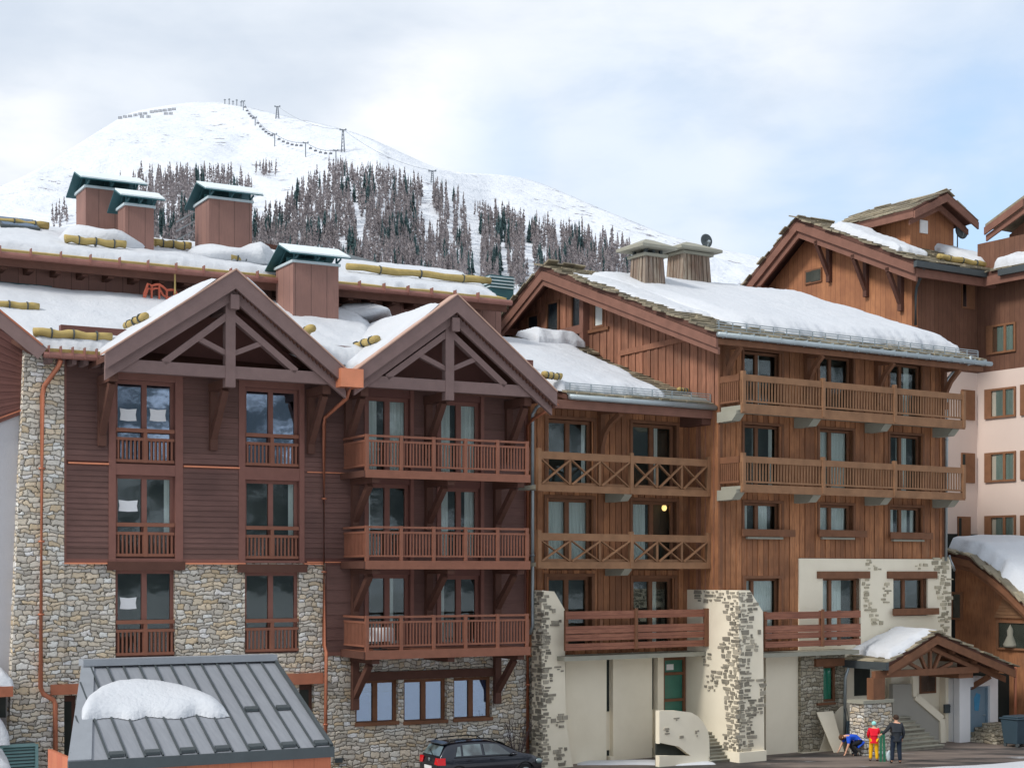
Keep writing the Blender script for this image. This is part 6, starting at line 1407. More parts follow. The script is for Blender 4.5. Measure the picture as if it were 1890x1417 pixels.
mb = MB(); slabs(mb, [qL[0], qL[3], qL[2], qL[1]], 8, 5, .05); slabs(mb, qR, 5, 8, .05); mb.build('turret_slabs', M['slate'], TU, F)
mb = MB()
for s_ in (-1, 1):
    ue = um+s_*((ut1-uta)/2+eu)
    mb.poly(F, wt0+.9, wt0+1.0, [(um, zpt-.15), (ue, zE2-.15), (ue, zE2-.5), (um, zpt-.55)]); mb.poly(F, wt0+.4, wt0+.5, [(um, zpt-.55), (ue-s_*.2, zE2-.45), (ue-s_*.2, zE2-.72), (um, zpt-.9)])
mb.box(F, uta-eu-.02, uta-eu+.1, wb_-.4, wt0+.9, zE2-.45, zE2-.16); mb.build('turret_bargeboard', M['bargec'], TU, F)
MB().poly(F, wt0+.001, wt0+.06, [(F.U(1697, wt0), F.Z(1704, 431, wt0)), (F.U(1711, wt0), F.Z(1704, 431, wt0)), (F.U(1711, wt0), F.Z(1704, 407, wt0)), (F.U(1697, wt0), F.Z(1704, 407, wt0))]).build('white_plate', M['paper'], TU, F)
dish(F, 1773, 427, -2.6, .42, 'round grey satellite dish on a mast right of the wooden roof turret')
# wing roof (eave along the side) and upper right gable
za, zb_ = zfe, F.ZS(1885, 458, uI)
w2 = F.W(1885, uI-.9); RW = MB().slab([F.P(uI-.9, .8, zfe-.1), F.P(uI-.9, wW, zfe-.1), F.P(uI+4, wW, zfe+1.6), F.P(uI+4, -2, zfe+1.6)], .2).build('wing_roof', M['dark'], Dn, F)
mb = MB(); slabs(mb, [F.P(uI-1, 1.0, zfe-.1), F.P(uI-1, wW, zfe-.1), F.P(uI+3, wW, zfe+1.2), F.P(uI+3, 0, zfe+1.2)], 12, 6, .06); mb.build('stone_slabs', M['slate'], RW, F)
MB().box(F, uI-.92, uI-.8, 1.0, wW, zfe-.75, zfe-.3).build('eave_board', M['bargec'], RW, F); MB().box(F, uI-1.12, uI-.92, 2.2, wW, zfe-.42, zfe-.12).build('gutter', M['metaldark'], RW, F)
snow_patch('roof_snow', [F.P(uI-.6, 1.5, zfe+.1), F.P(uI-.6, 5, zfe+.1), F.P(uI+2, 5, zfe+.95), F.P(uI+2, -.5, zfe+.95)], .4, 'lumpy snow on the wing roof at the right edge under the corner gable', 40, 20, .4, .2, 43, .5)
ug = uI+1.5; pw = lambda x: F.W(x, ug)
mb = MB(); A_ = (pw(1843), F.ZS(1843, 425, ug)); B_ = (pw(1915), F.ZS(1915, 372, ug))
mb.polys(F, ug+.2, ug+6, [(A_[0]+.5, zfe), (A_[0]+.5, A_[1]-.3), (B_[0], B_[1]-.3), (B_[0], zfe)]); GW = mb.build('corner_gable_wall', M['boardsh'], Dn, F)
MB().polys(F, ug-1.0, ug+6, [(A_[0], A_[1]), (B_[0], B_[1]), (B_[0], B_[1]+.18), (A_[0], A_[1]+.18)]).build('corner_gable_roof', M['slate'], GW, F)
mb = MB()
for dz, t_, x in ((0, .36, ug-1.0), (.36, .30, ug-.85)): mb.polys(F, x-.1, x, [(A_[0], A_[1]-dz), (B_[0], B_[1]-dz), (B_[0], B_[1]-dz-t_), (A_[0], A_[1]-dz-t_)])
mb.build('bargeboard', M['bargec'], GW, F)
# ================================================================== building E (chalet lower right)
FE = Frame(1745, 69.5, 33.4); F = FE
Ec = empty('side_chalet', F.P(2, -1, 0), 'low brown timber chalet at the right edge with thick snow on its roof', 'chalet')
w1 = F.W(1925, 0)
def prof(px, y, u_): return (F.W(px, u_), F.ZS(px, y, u_))
pr = [prof(1740, 1022, -.8), prof(1790, 1034, -.8), prof(1830, 1064, -.8), prof(1860, 1090, -.8), prof(1930, 1160, -.8)]
top = [(a, b-.15) for a, b in pr]
MB().polys(F, 0, .3, [(top[0][0], 0)]+top+[(top[-1][0], 0)]).build('wall', M['board'], Ec, F)
mb = MB()
for (a, b), (c, d) in zip(pr, pr[1:]): mb.polys(F, -.8, 14, [(a, b), (c, d), (c, d+.2), (a, b+.2)])
RE = mb.build('roof', M['dark'], Ec, F)
mb = MB()
for (a, b), (c, d) in zip(pr, pr[1:]):
    L = math.hypot(c-a, d-b); n = max(2, int(L/.35)); slabs(mb, [F.P(-.95, a, b+.2), F.P(-.1, a, b+.2), F.P(-.1, c, d+.2), F.P(-.95, c, d+.2)], 2, n, .06)
mb.build('stone_slabs', M['slate'], RE, F)
mb = MB()
for (a, b), (c, d) in zip(pr, pr[1:]):
    mb.polys(F, -.9, -.78, [(a, b), (c, d), (c, d-.28), (a, b-.28)]); mb.polys(F, -.72, -.62, [(a, b-.24), (c, d-.24), (c, d-.5), (a, b-.5)])
mb.build('bargeboard', M['oakd'], RE, F)
q0, q1, q2 = pr[0], pr[2], pr[4]
def curve(t): 
    i = min(3, int(t*4)); f = t*4-i; return (pr[i][0]*(1-f)+pr[i+1][0]*f, pr[i][1]*(1-f)+pr[i+1][1]*f)
mb = MB(); NX, NY = 40, 34
for j in range(NY+1):
    for i in range(NX+1):
        s, t = i/NX, j/NY; (a, b) = curve(t); u_ = -.45+.25*noise.noise(Vector((t*9, 3, 0)))+s*12.5; e = min(1, min(s*12.5, (1-t)*6+.3)/.7); k = math.sqrt(max(0, 1-(1-e)**2)); h = k*(.62+.12*noise.noise(Vector((u_*.5, a*.5, 2))))
        mb.v.append(F.P(u_, a, b+.22+h))
for j in range(NY):
    for i in range(NX): a = j*(NX+1)+i; mb.f.append((a, a+1, a+NX+2, a+NX+1))
o = mb.build('roof_snow', M['snow'], None, F, True, base=F.P(4, pr[2][0], pr[2][1])); bpy_fix_up(o); tag(o, 'thick snow on the curved roof of the low chalet at the right edge', 'snow')
def swe(a, b, t, bt, lab=None):
    w0, w1_ = sorted((F.W(a, 0), F.W(b, 0))); c = (a+b)/2; z0, z1 = F.ZS(c, bt, 0), F.ZS(c, t, 0)
    o = MB().box(F, -.08, -.002, w0, w0+.12, z0, z1).box(F, -.08, -.002, w1_-.12, w1_, z0, z1).box(F, -.08, -.002, w0+.12, w1_-.12, z1-.1, z1).box(F, -.12, -.002, w0+.12, w1_-.12, z0, z0+.08).build('window', M['shut'], Ec, F)
    MB().box(F, -.03, -.01, w0+.1, w1_-.1, z0+.05, z1-.05).build('pane', M['glass'], o, F); MB().box(F, -.009, -.004, w0+.1, w1_-.1, z0+.05, z1-.05).build('dark_room', M['intr'], o, F)
    return o, w0, w1_, z0, z1
swe(1755, 1778, 1092, 1143); o, a, b, z0, z1 = swe(1840, 1905, 1145, 1199)
p = F.P(-.06, a+.75, z0+.12); mb = MB().tube([p, p+Vector((0, 0, .10)), p+Vector((0, 0, .5)), p+Vector((0, 0, .7)), p+Vector((0, 0, .95))], [.28, .30, .12, .14, .01], 10)
tag(mb.build('small_statue', M['conc'], None, F, True, base=p), 'small pale figure shaped ornament standing in the chalet window at the right edge', 'ornament')
mb = MB()
for k in range(8): z = F.ZS(1870, 1135-k*6, -.1); mb.box(F, -.1-.02*(k % 2), -.06, F.W(1838+k*3, 0), F.W(1925, 0), z-.12, z)
mb.build('louvre_boards', M['oak'], Ec, F)
MB().box(F, .02, 5, F.W(1842, 0), F.W(1878, 0)+.6, 0, F.ZS(1860, 1250, 0)).build('lower_wall', M['intr'], Ec, F) if 0 else None
F2 = FC
MB().box(F2, F2.U(1843, .9), F2.U(1876, .9), -1.5, .9, 0, F2.Z(1860, 1243, .9)).build('dark_passage', M['intr'], Ec, F2)
pipe(Ec, [(1874, 1228, 2.2), (1874, 1330, 2.2)], 'copper', .06, FF=F2)
MB().box(F2, F2.U(1877, 1.2), F2.U(1960, 1.2), .2, 1.2, 0, F2.Z(1890, 1200, 1.2)).build('front_wall', M['board'], Ec, F2)
pipe(C, [(1752, 1025, .3), (1757, 1040, .5), (1762, 1052, .3)], 'zinc', .05, FF=F2)
# ================================================================== people, car, small things
def skinned(name, J, E, mat_, parent, base, sub=2):
    ks = list(J); me = bpy.data.meshes.new(name); me.from_pydata([tuple(Vector(J[k][0])) for k in ks], [(ks.index(a), ks.index(b)) for a, b in E], [])
    o = bpy.data.objects.new('tmp_'+name, me); sc.collection.objects.link(o); md = o.modifiers.new('s', 'SKIN'); md.use_smooth_shade = True
    for i, k in enumerate(ks):
        r = J[k][1]; me.skin_vertices[0].data[i].radius = (r, r) if not isinstance(r, tuple) else r; me.skin_vertices[0].data[i].use_root = (i == 0)
    o.modifiers.new('ss', 'SUBSURF').levels = sub; dg = bpy.context.evaluated_depsgraph_get()
    m2 = bpy.data.meshes.new_from_object(o.evaluated_get(dg)); bpy.data.objects.remove(o); m2.name = name
    for p in m2.polygons: p.use_smooth = True
    m2.materials.clear(); m2.materials.append(mat_)
    r = bpy.data.objects.new(name, m2); sc.collection.objects.link(r); r.parent = parent
    return r
M['skin'] = mat('skin', plain('#c99a80', .08, 8), .6); M['hairb'] = mat('brown_hair', plain('#3a2a20', .2, 20), .8); M['hairl'] = mat('light_brown_hair', plain('#5a3d28', .2, 20), .8)
def cloth(n, c, v=.2): return mat(n, plain(c, v, 6), .8)
M['coat'] = cloth('charcoal_coat', '#2b2e33'); M['navy'] = cloth('navy_trousers', '#1d2736'); M['red'] = cloth('red_jacket', '#d3142c', .1); M['yel'] = cloth('yellow_trousers', '#e8a515', .12)
M['helm'] = mat('turquoise_helmet', plain('#8fd0c8', .08, 5), .35); M['blu'] = cloth('blue_jacket', '#1f4fc0', .1); M['blk'] = cloth('black_trousers', '#191a1e')
def person(label, P, J, hair, parts, sc_=1.0, rot=0, face=(0, 1, 0)):
    """J joint positions in metres for a body; parts: list of (name, [joint keys], edges, extra radius, material)"""
    root = empty('person', P, label, 'person'); root.rotation_euler = (0, 0, rot); root.scale = (sc_,)*3
    rad = dict(pel=.13, sp=.12, ch=.145, nk=.058, nk2=.055, hd=.092, hd2=.098, ht=.07, shl=.065, shr=.065, ell=.045, elr=.045, wrl=.030, wrr=.030, hpl=.095, hpr=.095, knl=.062, knr=.062, anl=.042, anr=.042, tol=.035, tor=.035)
    B = {k: (v, rad[k]) for k, v in J.items()}
    E = [('pel', 'sp'), ('sp', 'ch'), ('ch', 'nk'), ('nk', 'nk2'), ('nk2', 'hd'), ('hd', 'hd2'), ('hd2', 'ht'), ('ch', 'shl'), ('ch', 'shr'), ('shl', 'ell'), ('ell', 'wrl'), ('shr', 'elr'), ('elr', 'wrr'), ('pel', 'hpl'), ('pel', 'hpr'), ('hpl', 'knl'), ('knl', 'anl'), ('anl', 'tol'), ('hpr', 'knr'), ('knr', 'anr'), ('anr', 'tor')]
    # hands: palm and five fingers on each wrist
    for s in 'lr':
        w0, e0 = Vector(J['wr'+s]), Vector(J['el'+s]); t = (w0-e0).normalized(); side = t.cross(Vector(face)).normalized(); side = Vector((1, 0, 0)) if side.length < .1 else side
        nrm = side.cross(t); B['pa'+s] = (w0+t*.075, (.036, .018)); E.append(('wr'+s, 'pa'+s))
        for i, (o_, L) in enumerate(((-.030, .062), (-.011, .074), (.010, .070), (.030, .054))):
            a = w0+t*.095+side*o_; k1, k2, k3 = f'f{s}{i}a', f'f{s}{i}b', f'f{s}{i}c'
            B[k1] = (a, .009); B[k2] = (a+t*L*.55+nrm*.010, .0085); B[k3] = (a+t*L*.9+nrm*.032, .007); E += [('pa'+s, k1), (k1, k2), (k2, k3)]
        a = w0+t*.045-side*.038; B['t'+s+'a'] = (a, .011); B['t'+s+'b'] = (a+t*.035-side*.022+nrm*.012, .009); E += [('pa'+s, 't'+s+'a'), ('t'+s+'a', 't'+s+'b')]
    body = skinned('body', B, E, M['skin'], root, P)
    for nm, ks, ed, ex, m_ in parts:
        skinned(nm, {k: (J[k] if k in J else ks[k][0], (rad.get(k, .05)+ex if not isinstance(ks, dict) or ks[k] is None else ks[k][1])) for k in ks}, ed, m_, root, P)
    hd, f = Vector(J['hd']), Vector(face).normalized(); up = (Vector(J['ht'])-hd).normalized(); c = hd.lerp(Vector(J['hd2']), .6)
    sd_ = f.cross(up).normalized(); fm = MB().ell(c+f*.105-up*.02, (.016, .016, .024), 8, 6)
    for s in (-1, 1): fm.ell(c+sd_*s*.098-up*.01, (.016, .022, .032), 8, 6)
    def loc(mb, nm, m_):
        me = bpy.data.meshes.new(nm); me.from_pydata([tuple(v) for v in mb.v], [], mb.f); me.materials.append(m_); o = bpy.data.objects.new(nm, me); sc.collection.objects.link(o); o.parent = root
        for p in me.polygons: p.use_smooth = True
        return o
    loc(fm, 'nose_and_ears', M['skin'])
    ey = MB()
    for s in (-1, 1): ey.ell(c+f*.092+sd_*s*.034+up*.012, (.012, .012, .009), 8, 6)
    ey.ell(c+f*.093-up*.058, (.024, .010, .006), 8, 6); loc(ey, 'eyes_and_mouth', M['hairb'])
    q = c-f*.016+up*.028; rot_ = up.to_track_quat('Z', 'Y'); hm = MB().ell(q, (.108, .112, .105), 14, 10, rot_)
    for v in hm.v:
        if (v-c).dot(f) > .05 and (v-c).dot(up) < .05: v -= f*((v-c).dot(f)-.05)
    loc(hm, 'hair' if hair[0] else 'helmet', hair[1]); return root, loc
def ground_at(px, py): Y = CH*FPX/(py-HY); return Vector(((px-CX)/FPX*Y, Y, 0))
# adult seen from behind
J = dict(pel=(0, 0, .98), sp=(0, .01, 1.14), ch=(0, 0, 1.36), nk=(0, .01, 1.51), nk2=(0, .015, 1.56), hd=(0, .02, 1.62), hd2=(0, .03, 1.68), ht=(0, .02, 1.76), shl=(-.19, 0, 1.42), shr=(.19, 0, 1.42), ell=(-.34, .04, 1.20), wrl=(-.50, .12, 1.06), elr=(.27, -.02, 1.13), wrr=(.25, .1, .90), hpl=(-.10, 0, .92), hpr=(.10, 0, .92), knl=(-.13, .02, .50), knr=(.12, .02, .50), anl=(-.15, -.02, .09), anr=(.14, -.03, .09), tol=(-.17, .14, .04), tor=(.16, .13, .04))
up_e = [('pel', 'hem'), ('pel', 'sp'), ('sp', 'ch'), ('ch', 'shl'), ('ch', 'shr'), ('shl', 'ell'), ('ell', 'wrl'), ('shr', 'elr'), ('elr', 'wrr')]
lo_e = [('pel', 'hpl'), ('pel', 'hpr'), ('hpl', 'knl'), ('knl', 'anl'), ('hpr', 'knr'), ('knr', 'anr')]; sh_e = [('anl', 'tol')]
upk = dict(pel=None, sp=None, ch=None, shl=None, shr=None, ell=None, wrl=None, elr=None, wrr=None)
def U_(J, ex, hem=.75):
    d = {k: (J[k], {'pel': .165, 'sp': .16, 'ch': .175, 'shl': .085, 'shr': .085, 'ell': .066, 'elr': .066, 'wrl': .048, 'wrr': .048}[k]*ex) for k in upk}
    p, q = Vector(J['pel']), Vector(J['sp']); d['hem'] = (tuple(p+(p-q)*hem), .168*ex); return d
def L_(J, ex): return {k: (J[k], {'pel': .145, 'hpl': .12, 'hpr': .12, 'knl': .088, 'knr': .088, 'anl': .072, 'anr': .072}[k]*ex) for k in ('pel', 'hpl', 'hpr', 'knl', 'knr', 'anl', 'anr')}
def shoes(J): return [('shoe', {'anl': ((J['anl'][0], J['anl'][1], .07), .06), 'tol': (J['tol'], .048)}, [('anl', 'tol')], 0, M['blk']), ('shoe', {'anr': ((J['anr'][0], J['anr'][1], .07), .06), 'tor': (J['tor'], .048)}, [('anr', 'tor')], 0, M['blk'])]
def fix(parts, J):
    return [(n, k, e, x, m_) for n, k, e, x, m_ in parts]
P0 = ground_at(1654, 1408)
person('adult in charcoal coat and navy trousers, back turned, beside the porch steps', P0, J, (True, M['hairb']), fix([('coat', U_(J, 1.08, 1.3), up_e, 0, M['coat']), ('trousers', L_(J, 1.0), lo_e, 0, M['navy'])]+shoes(J), J))
J2 = dict(J); J2['ell'] = (-.26, .06, 1.16); J2['wrl'] = (-.22, .22, 1.02); J2['elr'] = (.28, .04, 1.14); J2['wrr'] = (.34, .16, .98)
P1 = ground_at(1613, 1404)
person('child in a red jacket, yellow trousers and pale turquoise helmet standing by the stone pier', P1, J2, (False, M['helm']), fix([('jacket', U_(J2, 1.05), up_e, 0, M['red']), ('trousers', L_(J2, 1.08), lo_e, 0, M['yel'])]+shoes(J2), J2), .83, math.radians(-12))
# crouching child bending to the left
J3 = dict(pel=(.34, 0, .52), sp=(.22, 0, .66), ch=(.02, 0, .74), nk=(-.11, 0, .72), nk2=(-.15, 0, .70), hd=(-.21, 0, .68), hd2=(-.26, 0, .66), ht=(-.31, 0, .62), shl=(-.03, .16, .70), shr=(-.03, -.18, .68), ell=(-.18, .18, .46), wrl=(-.30, .14, .22), elr=(-.05, -.26, .44), wrr=(-.14, -.24, .18), hpl=(.34, .10, .48), hpr=(.34, -.10, .48), knl=(.02, .14, .44), knr=(.06, -.14, .40), anl=(.30, .13, .09), anr=(.30, -.13, .09), tol=(.14, .14, .04), tor=(.14, -.15, .04))
P2 = ground_at(1566, 1394)
r3, loc = person('child in blue jacket and black trousers crouching with hands to the ground', P2, J3, (True, M['hairl']), fix([('jacket', U_(J3, 1.0), up_e[:5]+up_e[6:7], 0, M['blu']) if 0 else ('jacket', {k: v for k, v in U_(J3, .98).items() if not k.startswith('wr')}, [('pel', 'hem'), ('pel', 'sp'), ('sp', 'ch'), ('ch', 'shl'), ('ch', 'shr'), ('shl', 'ell'), ('shr', 'elr')], 0, M['blu']), ('trousers', L_(J3, .95), lo_e, 0, M['blk'])]+shoes(J3), J3), 1.05, 0, (-.75, 0, -.66))
# skis standing between child and adult, bag, poles
M['skig'] = mat('green_ski', plain('#2f6b52', .25, 6), .4); M['skib'] = mat('dark_blue_ski', plain('#2c4658', .2, 6), .4)
b = ground_at(1629, 1405); mb = MB()
for dx in (-.07, .07): 
    pts = [b+Vector((dx, 0, 0)), b+Vector((dx*.9, .02, .5)), b+Vector((dx*.7, .05, 1.0)), b+Vector((dx*.6, .0, 1.12))]
    for p, q in zip(pts, pts[1:]): mb.beam(p, q, .09, .02, (0, 1, 0))
tag(mb.build('skis', M['skig'], None, FW, base=b), 'pair of short green skis standing upright between the child in red and the adult', 'skis')
b = ground_at(1641, 1406); mb = MB().ell(b+Vector((0, 0, .24)), (.11, .08, .21), 12, 9)
for v in mb.v: v += Vector((noise.noise(v*6), noise.noise(v*6+Vector((3, 0, 0))), 0))*.04
mb.tube([b+Vector((-.05, 0, .52)), b+Vector((0, 0, .72)), b+Vector((.05, 0, .52))], .008, 5)
tag(mb.build('carrier_bag', M['tealpale'], None, FW, True, base=b), 'pale blue grey bag beside the legs of the adult in the charcoal coat', 'bag')
a = FC.P(FC.U(1561, .5), .42, FC.Z(1561, 1306, .5)); c = FC.P(FC.U(1574, 1.1), 1.1, 0); mb = MB().tube([a, c], .014, 6).tube([a-FC.d*.02, a-FC.d*.02+(c-a)*.12], .02, 6).tube([a+FC.d*.12, c+FC.d*.1], .014, 6)
tag(mb.build('ski_poles', M['metaldark'], None, FC, base=c), 'thin dark ski poles leaning against the wall beside the grey downpipe', 'ski poles')
a = FC.P(FC.U(1566, .6), .55, FC.Z(1566, 1330, .6)); c = FC.P(FC.U(1566, .9), .85, 0); tag(MB().beam(c, a, .10, .025, FC.n).beam(c+FC.d*.12, a+FC.d*.1, .10, .025, FC.n).build('skis', M['skib'], None, FC, base=c), 'dark blue skis propped upright against the downpipe behind the crouching child', 'skis')
# ------------------------------------------------------------------ car
F = FA; WN = 3.5; U0 = F.U(812, WN); CW = WN-.84
prof_ = [(0, .62), (.03, .80), (.10, .98), (.20, 1.16), (.34, 1.36), (.50, 1.42), (.9, 1.455), (1.4, 1.465), (1.9, 1.45), (2.3, 1.38), (2.6, 1.24), (2.9, 1.07), (3.05, .99), (3.3, .95), (3.6, .87), (3.8, .76), (3.92, .60), (3.97, .50)]
xs = [p[0] for p in prof_]
def hw(x): return .84*min(1, (.80+.20*min(1, x/.5)) if x < .5 else 1, (.70+.30*min(1, (3.97-x)/.6)))
def belt(x): return min(.93+.03*(1-x/3.97), interp(prof_, x)-.02)
def sect(x):
    zt, h, b_ = interp(prof_, x), hw(x), belt(x); z0 = .24 if .25 < x < 3.7 else .34
    gh = max(0, (zt-b_)/.5)
    return [(h*.96, z0), (h, .45), (h, .62), (h*.985, b_*.88), (h*.955, b_), (h*(.955-.20*min(1, gh)), b_+(zt-b_)*.86), (h*(.90-.30*min(1, gh)), b_+(zt-b_)*.97), (0, zt)]
def cp_(x, i, s=1): w_, z = sect(x)[i]; return F.P(U0+x, CW+w_*s, z)
mb = MB(); XS = sorted(set(xs+[.25, .7, 1.15, 1.65, 2.1, 2.75, 3.45])); 
for s in (1, -1):
    b = len(mb.v)
    for x in XS:
        for i in range(8): mb.v.append(cp_(x, i, s))
    for k in range(len(XS)-1):
        for i in range(7): mb.f.append((b+k*8+i, b+(k+1)*8+i, b+(k+1)*8+i+1, b+k*8+i+1))
    for k in (0, len(XS)-1): mb.f.append(tuple(b+k*8+i for i in range(8))+(len(mb.v)-8+0,)[:0])
import bmesh
CAR = empty('hatchback_car', F.P(U0+2, CW, 0), 'dark blue hatchback with roof rails and red tail lamp parked at the stone wall', 'car')
M['paint'] = mat('dark_blue_car_paint', lambda t, b: (b.inputs['Coat Weight'].__setattr__('default_value', 1), lin('#0c1322'))[1], .35, .5, .5)
car = mb.build('body', M['paint'], CAR, F, True)
bm = bmesh.new(); bm.from_mesh(car.data); bmesh.ops.remove_doubles(bm, verts=bm.verts, dist=.002); bmesh.ops.recalc_face_normals(bm, faces=bm.faces); bm.to_mesh(car.data); bm.free()
md = car.modifiers.new('ss', 'SUBSURF'); md.levels = 1; md.render_levels = 2
M['carglass'] = mat('car_window_glass', lambda t, b: t.mix(t.mapr(t.noise(obn(t), 1.2, 2), .4, .6), lin('#1c2628'), lin('#66787a')), .05, 0, 1.0); M['carglass'].node_tree.nodes['Principled BSDF'].inputs['Coat Weight'].default_value = 1  # pale mottling in the base colour imitates reflections on the glass
M['rub'] = mat('black_rubber', lambda t, b: lin('#0e0f11'), .6)
def cs(x, f, s=1, off=.012):   # point on the glass house side, f from belt (0) to roof side (1)
    S = sect(x); w_ = S[4][0]+(S[5][0]-S[4][0])*f; z = S[4][1]+(S[5][1]-S[4][1])*f; return F.P(U0+x, CW+(w_+off)*s, z)
def patch(pts): mb = MB(); n = len(pts)//2; mb.v = list(pts); [mb.f.append((i, i+1, 2*n-2-i, 2*n-1-i)) for i in range(n-1)]; return mb
for s in (1, -1):
    for nm, (x0, x1), (t0, t1) in (('quarter_window', (.60, .80), (.72, .82)), ('rear_door_window', (.88, 1.58), (.90, 1.56)), ('front_door_window', (1.68, 2.66), (1.66, 2.22))):
        n = 5; lo = [cs(x0+(x1-x0)*k/(n-1), .10, s) for k in range(n)]; hi = [cs(t0+(t1-t0)*k/(n-1), .90 if nm != 'quarter_window' else .80, s) for k in range(n)]
        patch(lo+hi[::-1]).build(nm, M['carglass'], CAR, F)
    mb = MB().tube([cs(x, .0, s, .014) for x in (.55, 1.0, 1.6, 2.2, 2.72)], .012, 6); mb.build('window_trim', M['rub'], CAR, F)
    pts = [F.P(U0+x, CW+s*.53, interp(prof_, x)+(.05 if .55 < x < 2.1 else -.01)) for x in (.42, .56, 1.0, 1.4, 1.9, 2.08, 2.2)]; MB().tube(pts, .02, 6).build('roof_rail', M['rub'], CAR, F)
    p = cp_(2.72, 4, s)+F.n*s*.10+Vector((0, 0, .04)); m2 = MB().ell(p, (.10, .10, .065), 10, 8).beam(p, p-F.n*s*.12-Vector((0, 0, .04)), .05, .04); m2.build('door_mirror', M['paint'], CAR, F, True)
    for x in (1.02, 1.86): p = cp_(x, 3, s); MB().beam(p+F.n*s*.015, p+F.n*s*.015+F.d*.17, .03, .03).build('door_handle', M['paint'], CAR, F)
    M['tail'] = M.get('tail') or mat('red_tail_lamp', lambda t, b: lin('#d0101c'), .2, 0, .8)
    tl = MB(); q = []
    for x, f in ((.015, 0), (.07, 0), (.16, 0), (.26, 0)):
        S = sect(x); q.append((F.P(U0+x-.01, CW+(S[3][0]+.012)*s, .72), F.P(U0+x-.01, CW+(S[4][0]+.012)*s, .95)))
    for a, b in q: tl.v += [a, b]
    tl.f = [(0, 2, 3, 1), (2, 4, 5, 3), (4, 6, 7, 5)]; b_ = len(tl.v); tl.v += [F.P(U0-.012, CW+.44*s, .74), F.P(U0+.04, CW+.44*s, .95)]; tl.f.append((0, 1, b_+1, b_)); o = tl.build('tail_lamp', M['tail'], CAR, F); o.modifiers.new('s', 'SOLIDIFY').thickness = .02
    MB().ell(F.P(U0+3.78, CW+.66*s, .66), (.16, .12, .10), 10, 8).build('headlight', M['carglass'], CAR, F, True)
    for x in (.70, 3.18):
        c = F.P(U0+x, CW+.76*s, .31); mt = MB(); K = 24
        mt.tube([c-F.n*s*.10, c-F.n*s*.085, c+F.n*s*.085, c+F.n*s*.10], [.27, .31, .31, .27], K); wh = mt.build('tyre', M['rub'], CAR, F, True)
        mr = MB().tube([c+F.n*s*.098, c+F.n*s*.105], [.20, .19], K)
        for k in range(5): t = 2*math.pi*k/5; v = F.d*math.cos(t)+Vector((0, 0, math.sin(t))); mr.beam(c+F.n*s*.115, c+v*.18+F.n*s*.115, .05, .02, F.n)
        mr.build('rim', M['zinc'], wh, F)
        ma = MB(); pa = [c+(F.d*math.cos(t)+Vector((0, 0, math.sin(t))))*.37+F.n*s*.075 for t in [math.pi*k/12 for k in range(13)]]; ma.tube(pa, .025, 6); ma.build('wheel_arch', M['rub'], CAR, F, True)
# rear window, front screen, spoiler, emblem, plate
def rp(x, y, off=.012): zt = interp(prof_, x); return F.P(U0+x-off, CW+y, zt+off*.4)
MB().add([rp(.115, -.60), rp(.115, .60), rp(.30, .52), rp(.30, -.52)], [(0, 1, 2, 3)]).build('rear_window', M['carglass'], CAR, F)
MB().hexa([F.P(U0+.26, CW-.54, 1.36), F.P(U0+.26, CW+.54, 1.36), F.P(U0+.50, CW+.54, 1.40), F.P(U0+.50, CW-.54, 1.40), F.P(U0+.24, CW-.54, 1.39), F.P(U0+.24, CW+.54, 1.39), F.P(U0+.50, CW+.54, 1.44), F.P(U0+.50, CW-.54, 1.44)]).build('roof_spoiler', M['paint'], CAR, F)
MB().add([F.P(U0+2.33, CW-.54, 1.385), F.P(U0+2.33, CW+.54, 1.385), F.P(U0+3.0, CW+.66, 1.03), F.P(U0+3.0, CW-.66, 1.03)], [(0, 1, 2, 3)]).build('windscreen', M['carglass'], CAR, F)
MB().tube([F.P(U0+.035, CW, .87), F.P(U0+.01, CW, .865)], .055, 20).build('round_emblem', M['zinc'], CAR, F)
MB().box(F, U0-.03, U0-.005, CW-.26, CW+.26, .56, .67).build('number_plate', M['paper'], CAR, F)
MB().tube([rp(.12, .1, .03), rp(.2, -.25, .03)], .012, 6).build('rear_wiper', M['rub'], CAR, F)
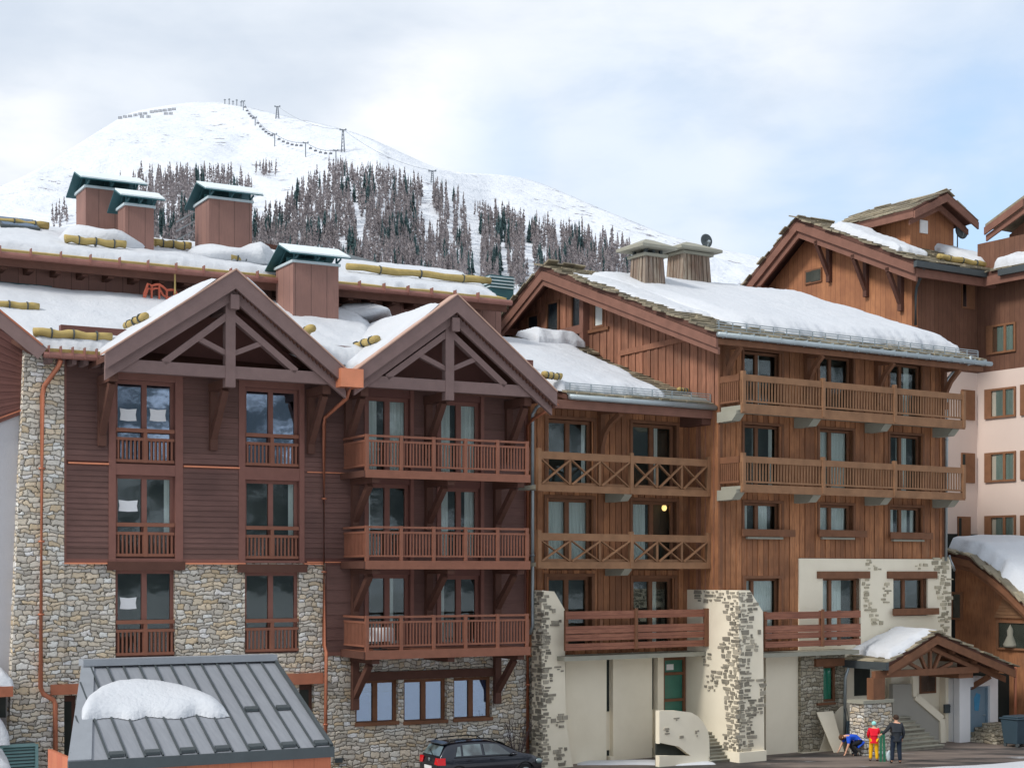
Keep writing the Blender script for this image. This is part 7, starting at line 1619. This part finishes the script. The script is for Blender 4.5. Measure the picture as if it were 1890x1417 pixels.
# dry shrub behind the car bonnet
sb = F.P(F.U(955, .8), .7, 0); mb = MB(); rr_ = random.Random(5)
for k in range(16):
    t = rr_.uniform(0, 6.28); l = rr_.uniform(.9, 2.0); q = sb+Vector((math.cos(t)*l*.35, math.sin(t)*l*.2, l)); m_ = sb.lerp(q, .5)+Vector((rr_.uniform(-.08, .08), 0, 0)); mb.tube([sb, m_, q], [.018, .012, .005], 5)
    for j in range(3): f = rr_.uniform(.4, .9); s_ = sb.lerp(q, f); mb.tube([s_, s_+Vector((rr_.uniform(-.25, .25), 0, rr_.uniform(.15, .35)))], [.008, .003], 4)
tag(mb.build('bare_shrub', M['bark'], None, F, base=sb), 'leafless shrub with thin twigs rising behind the car bonnet at the stone wall', 'shrub')
# ------------------------------------------------------------------ snow banks in front
def bank(name, x0, x1, y0, y1, h, lab, seed, nx=90, ny=24):
    mb = MB()
    for j in range(ny+1):
        for i in range(nx+1):
            s, t = i/nx, j/ny; x = x0+(x1-x0)*s; e = min(s*8, (1-s)*8, t*3, (1-t)*3, 1); k = math.sqrt(max(0, 1-(1-e)**2)); y = y0(x)+(y1(x)-y0(x))*t+.25*noise.noise(Vector((x*.6, seed, 0)))
            mb.v.append(Vector((x, y, -.02+k*h*(1+.5*noise.noise(Vector((x*.7, y*.7, seed)))))))
    for j in range(ny):
        for i in range(nx): a = j*(nx+1)+i; mb.f.append((a, a+1, a+nx+2, a+nx+1))
    o = mb.build(name, M['snow'], None, FW, True, recalc=False); bpy_fix_up(o); o['kind'] = 'structure'
g0, g1 = ground_at(1560, 1424), ground_at(1900, 1402)
lf = lambda x: g0.y+(g1.y-g0.y)*(x-g0.x)/(g1.x-g0.x)
bank('snow_bank', g0.x-3, g1.x+6, lambda x: 46, lambda x: lf(x)-.2, .18, '', 3)
q0, q1 = ground_at(1190, 1410), ground_at(1300, 1412)
bank('snow_strip', q0.x-2.5, q1.x+.5, lambda x: q0.y-.2, lambda x: q0.y+.8, .10, '', 8, 50, 12)
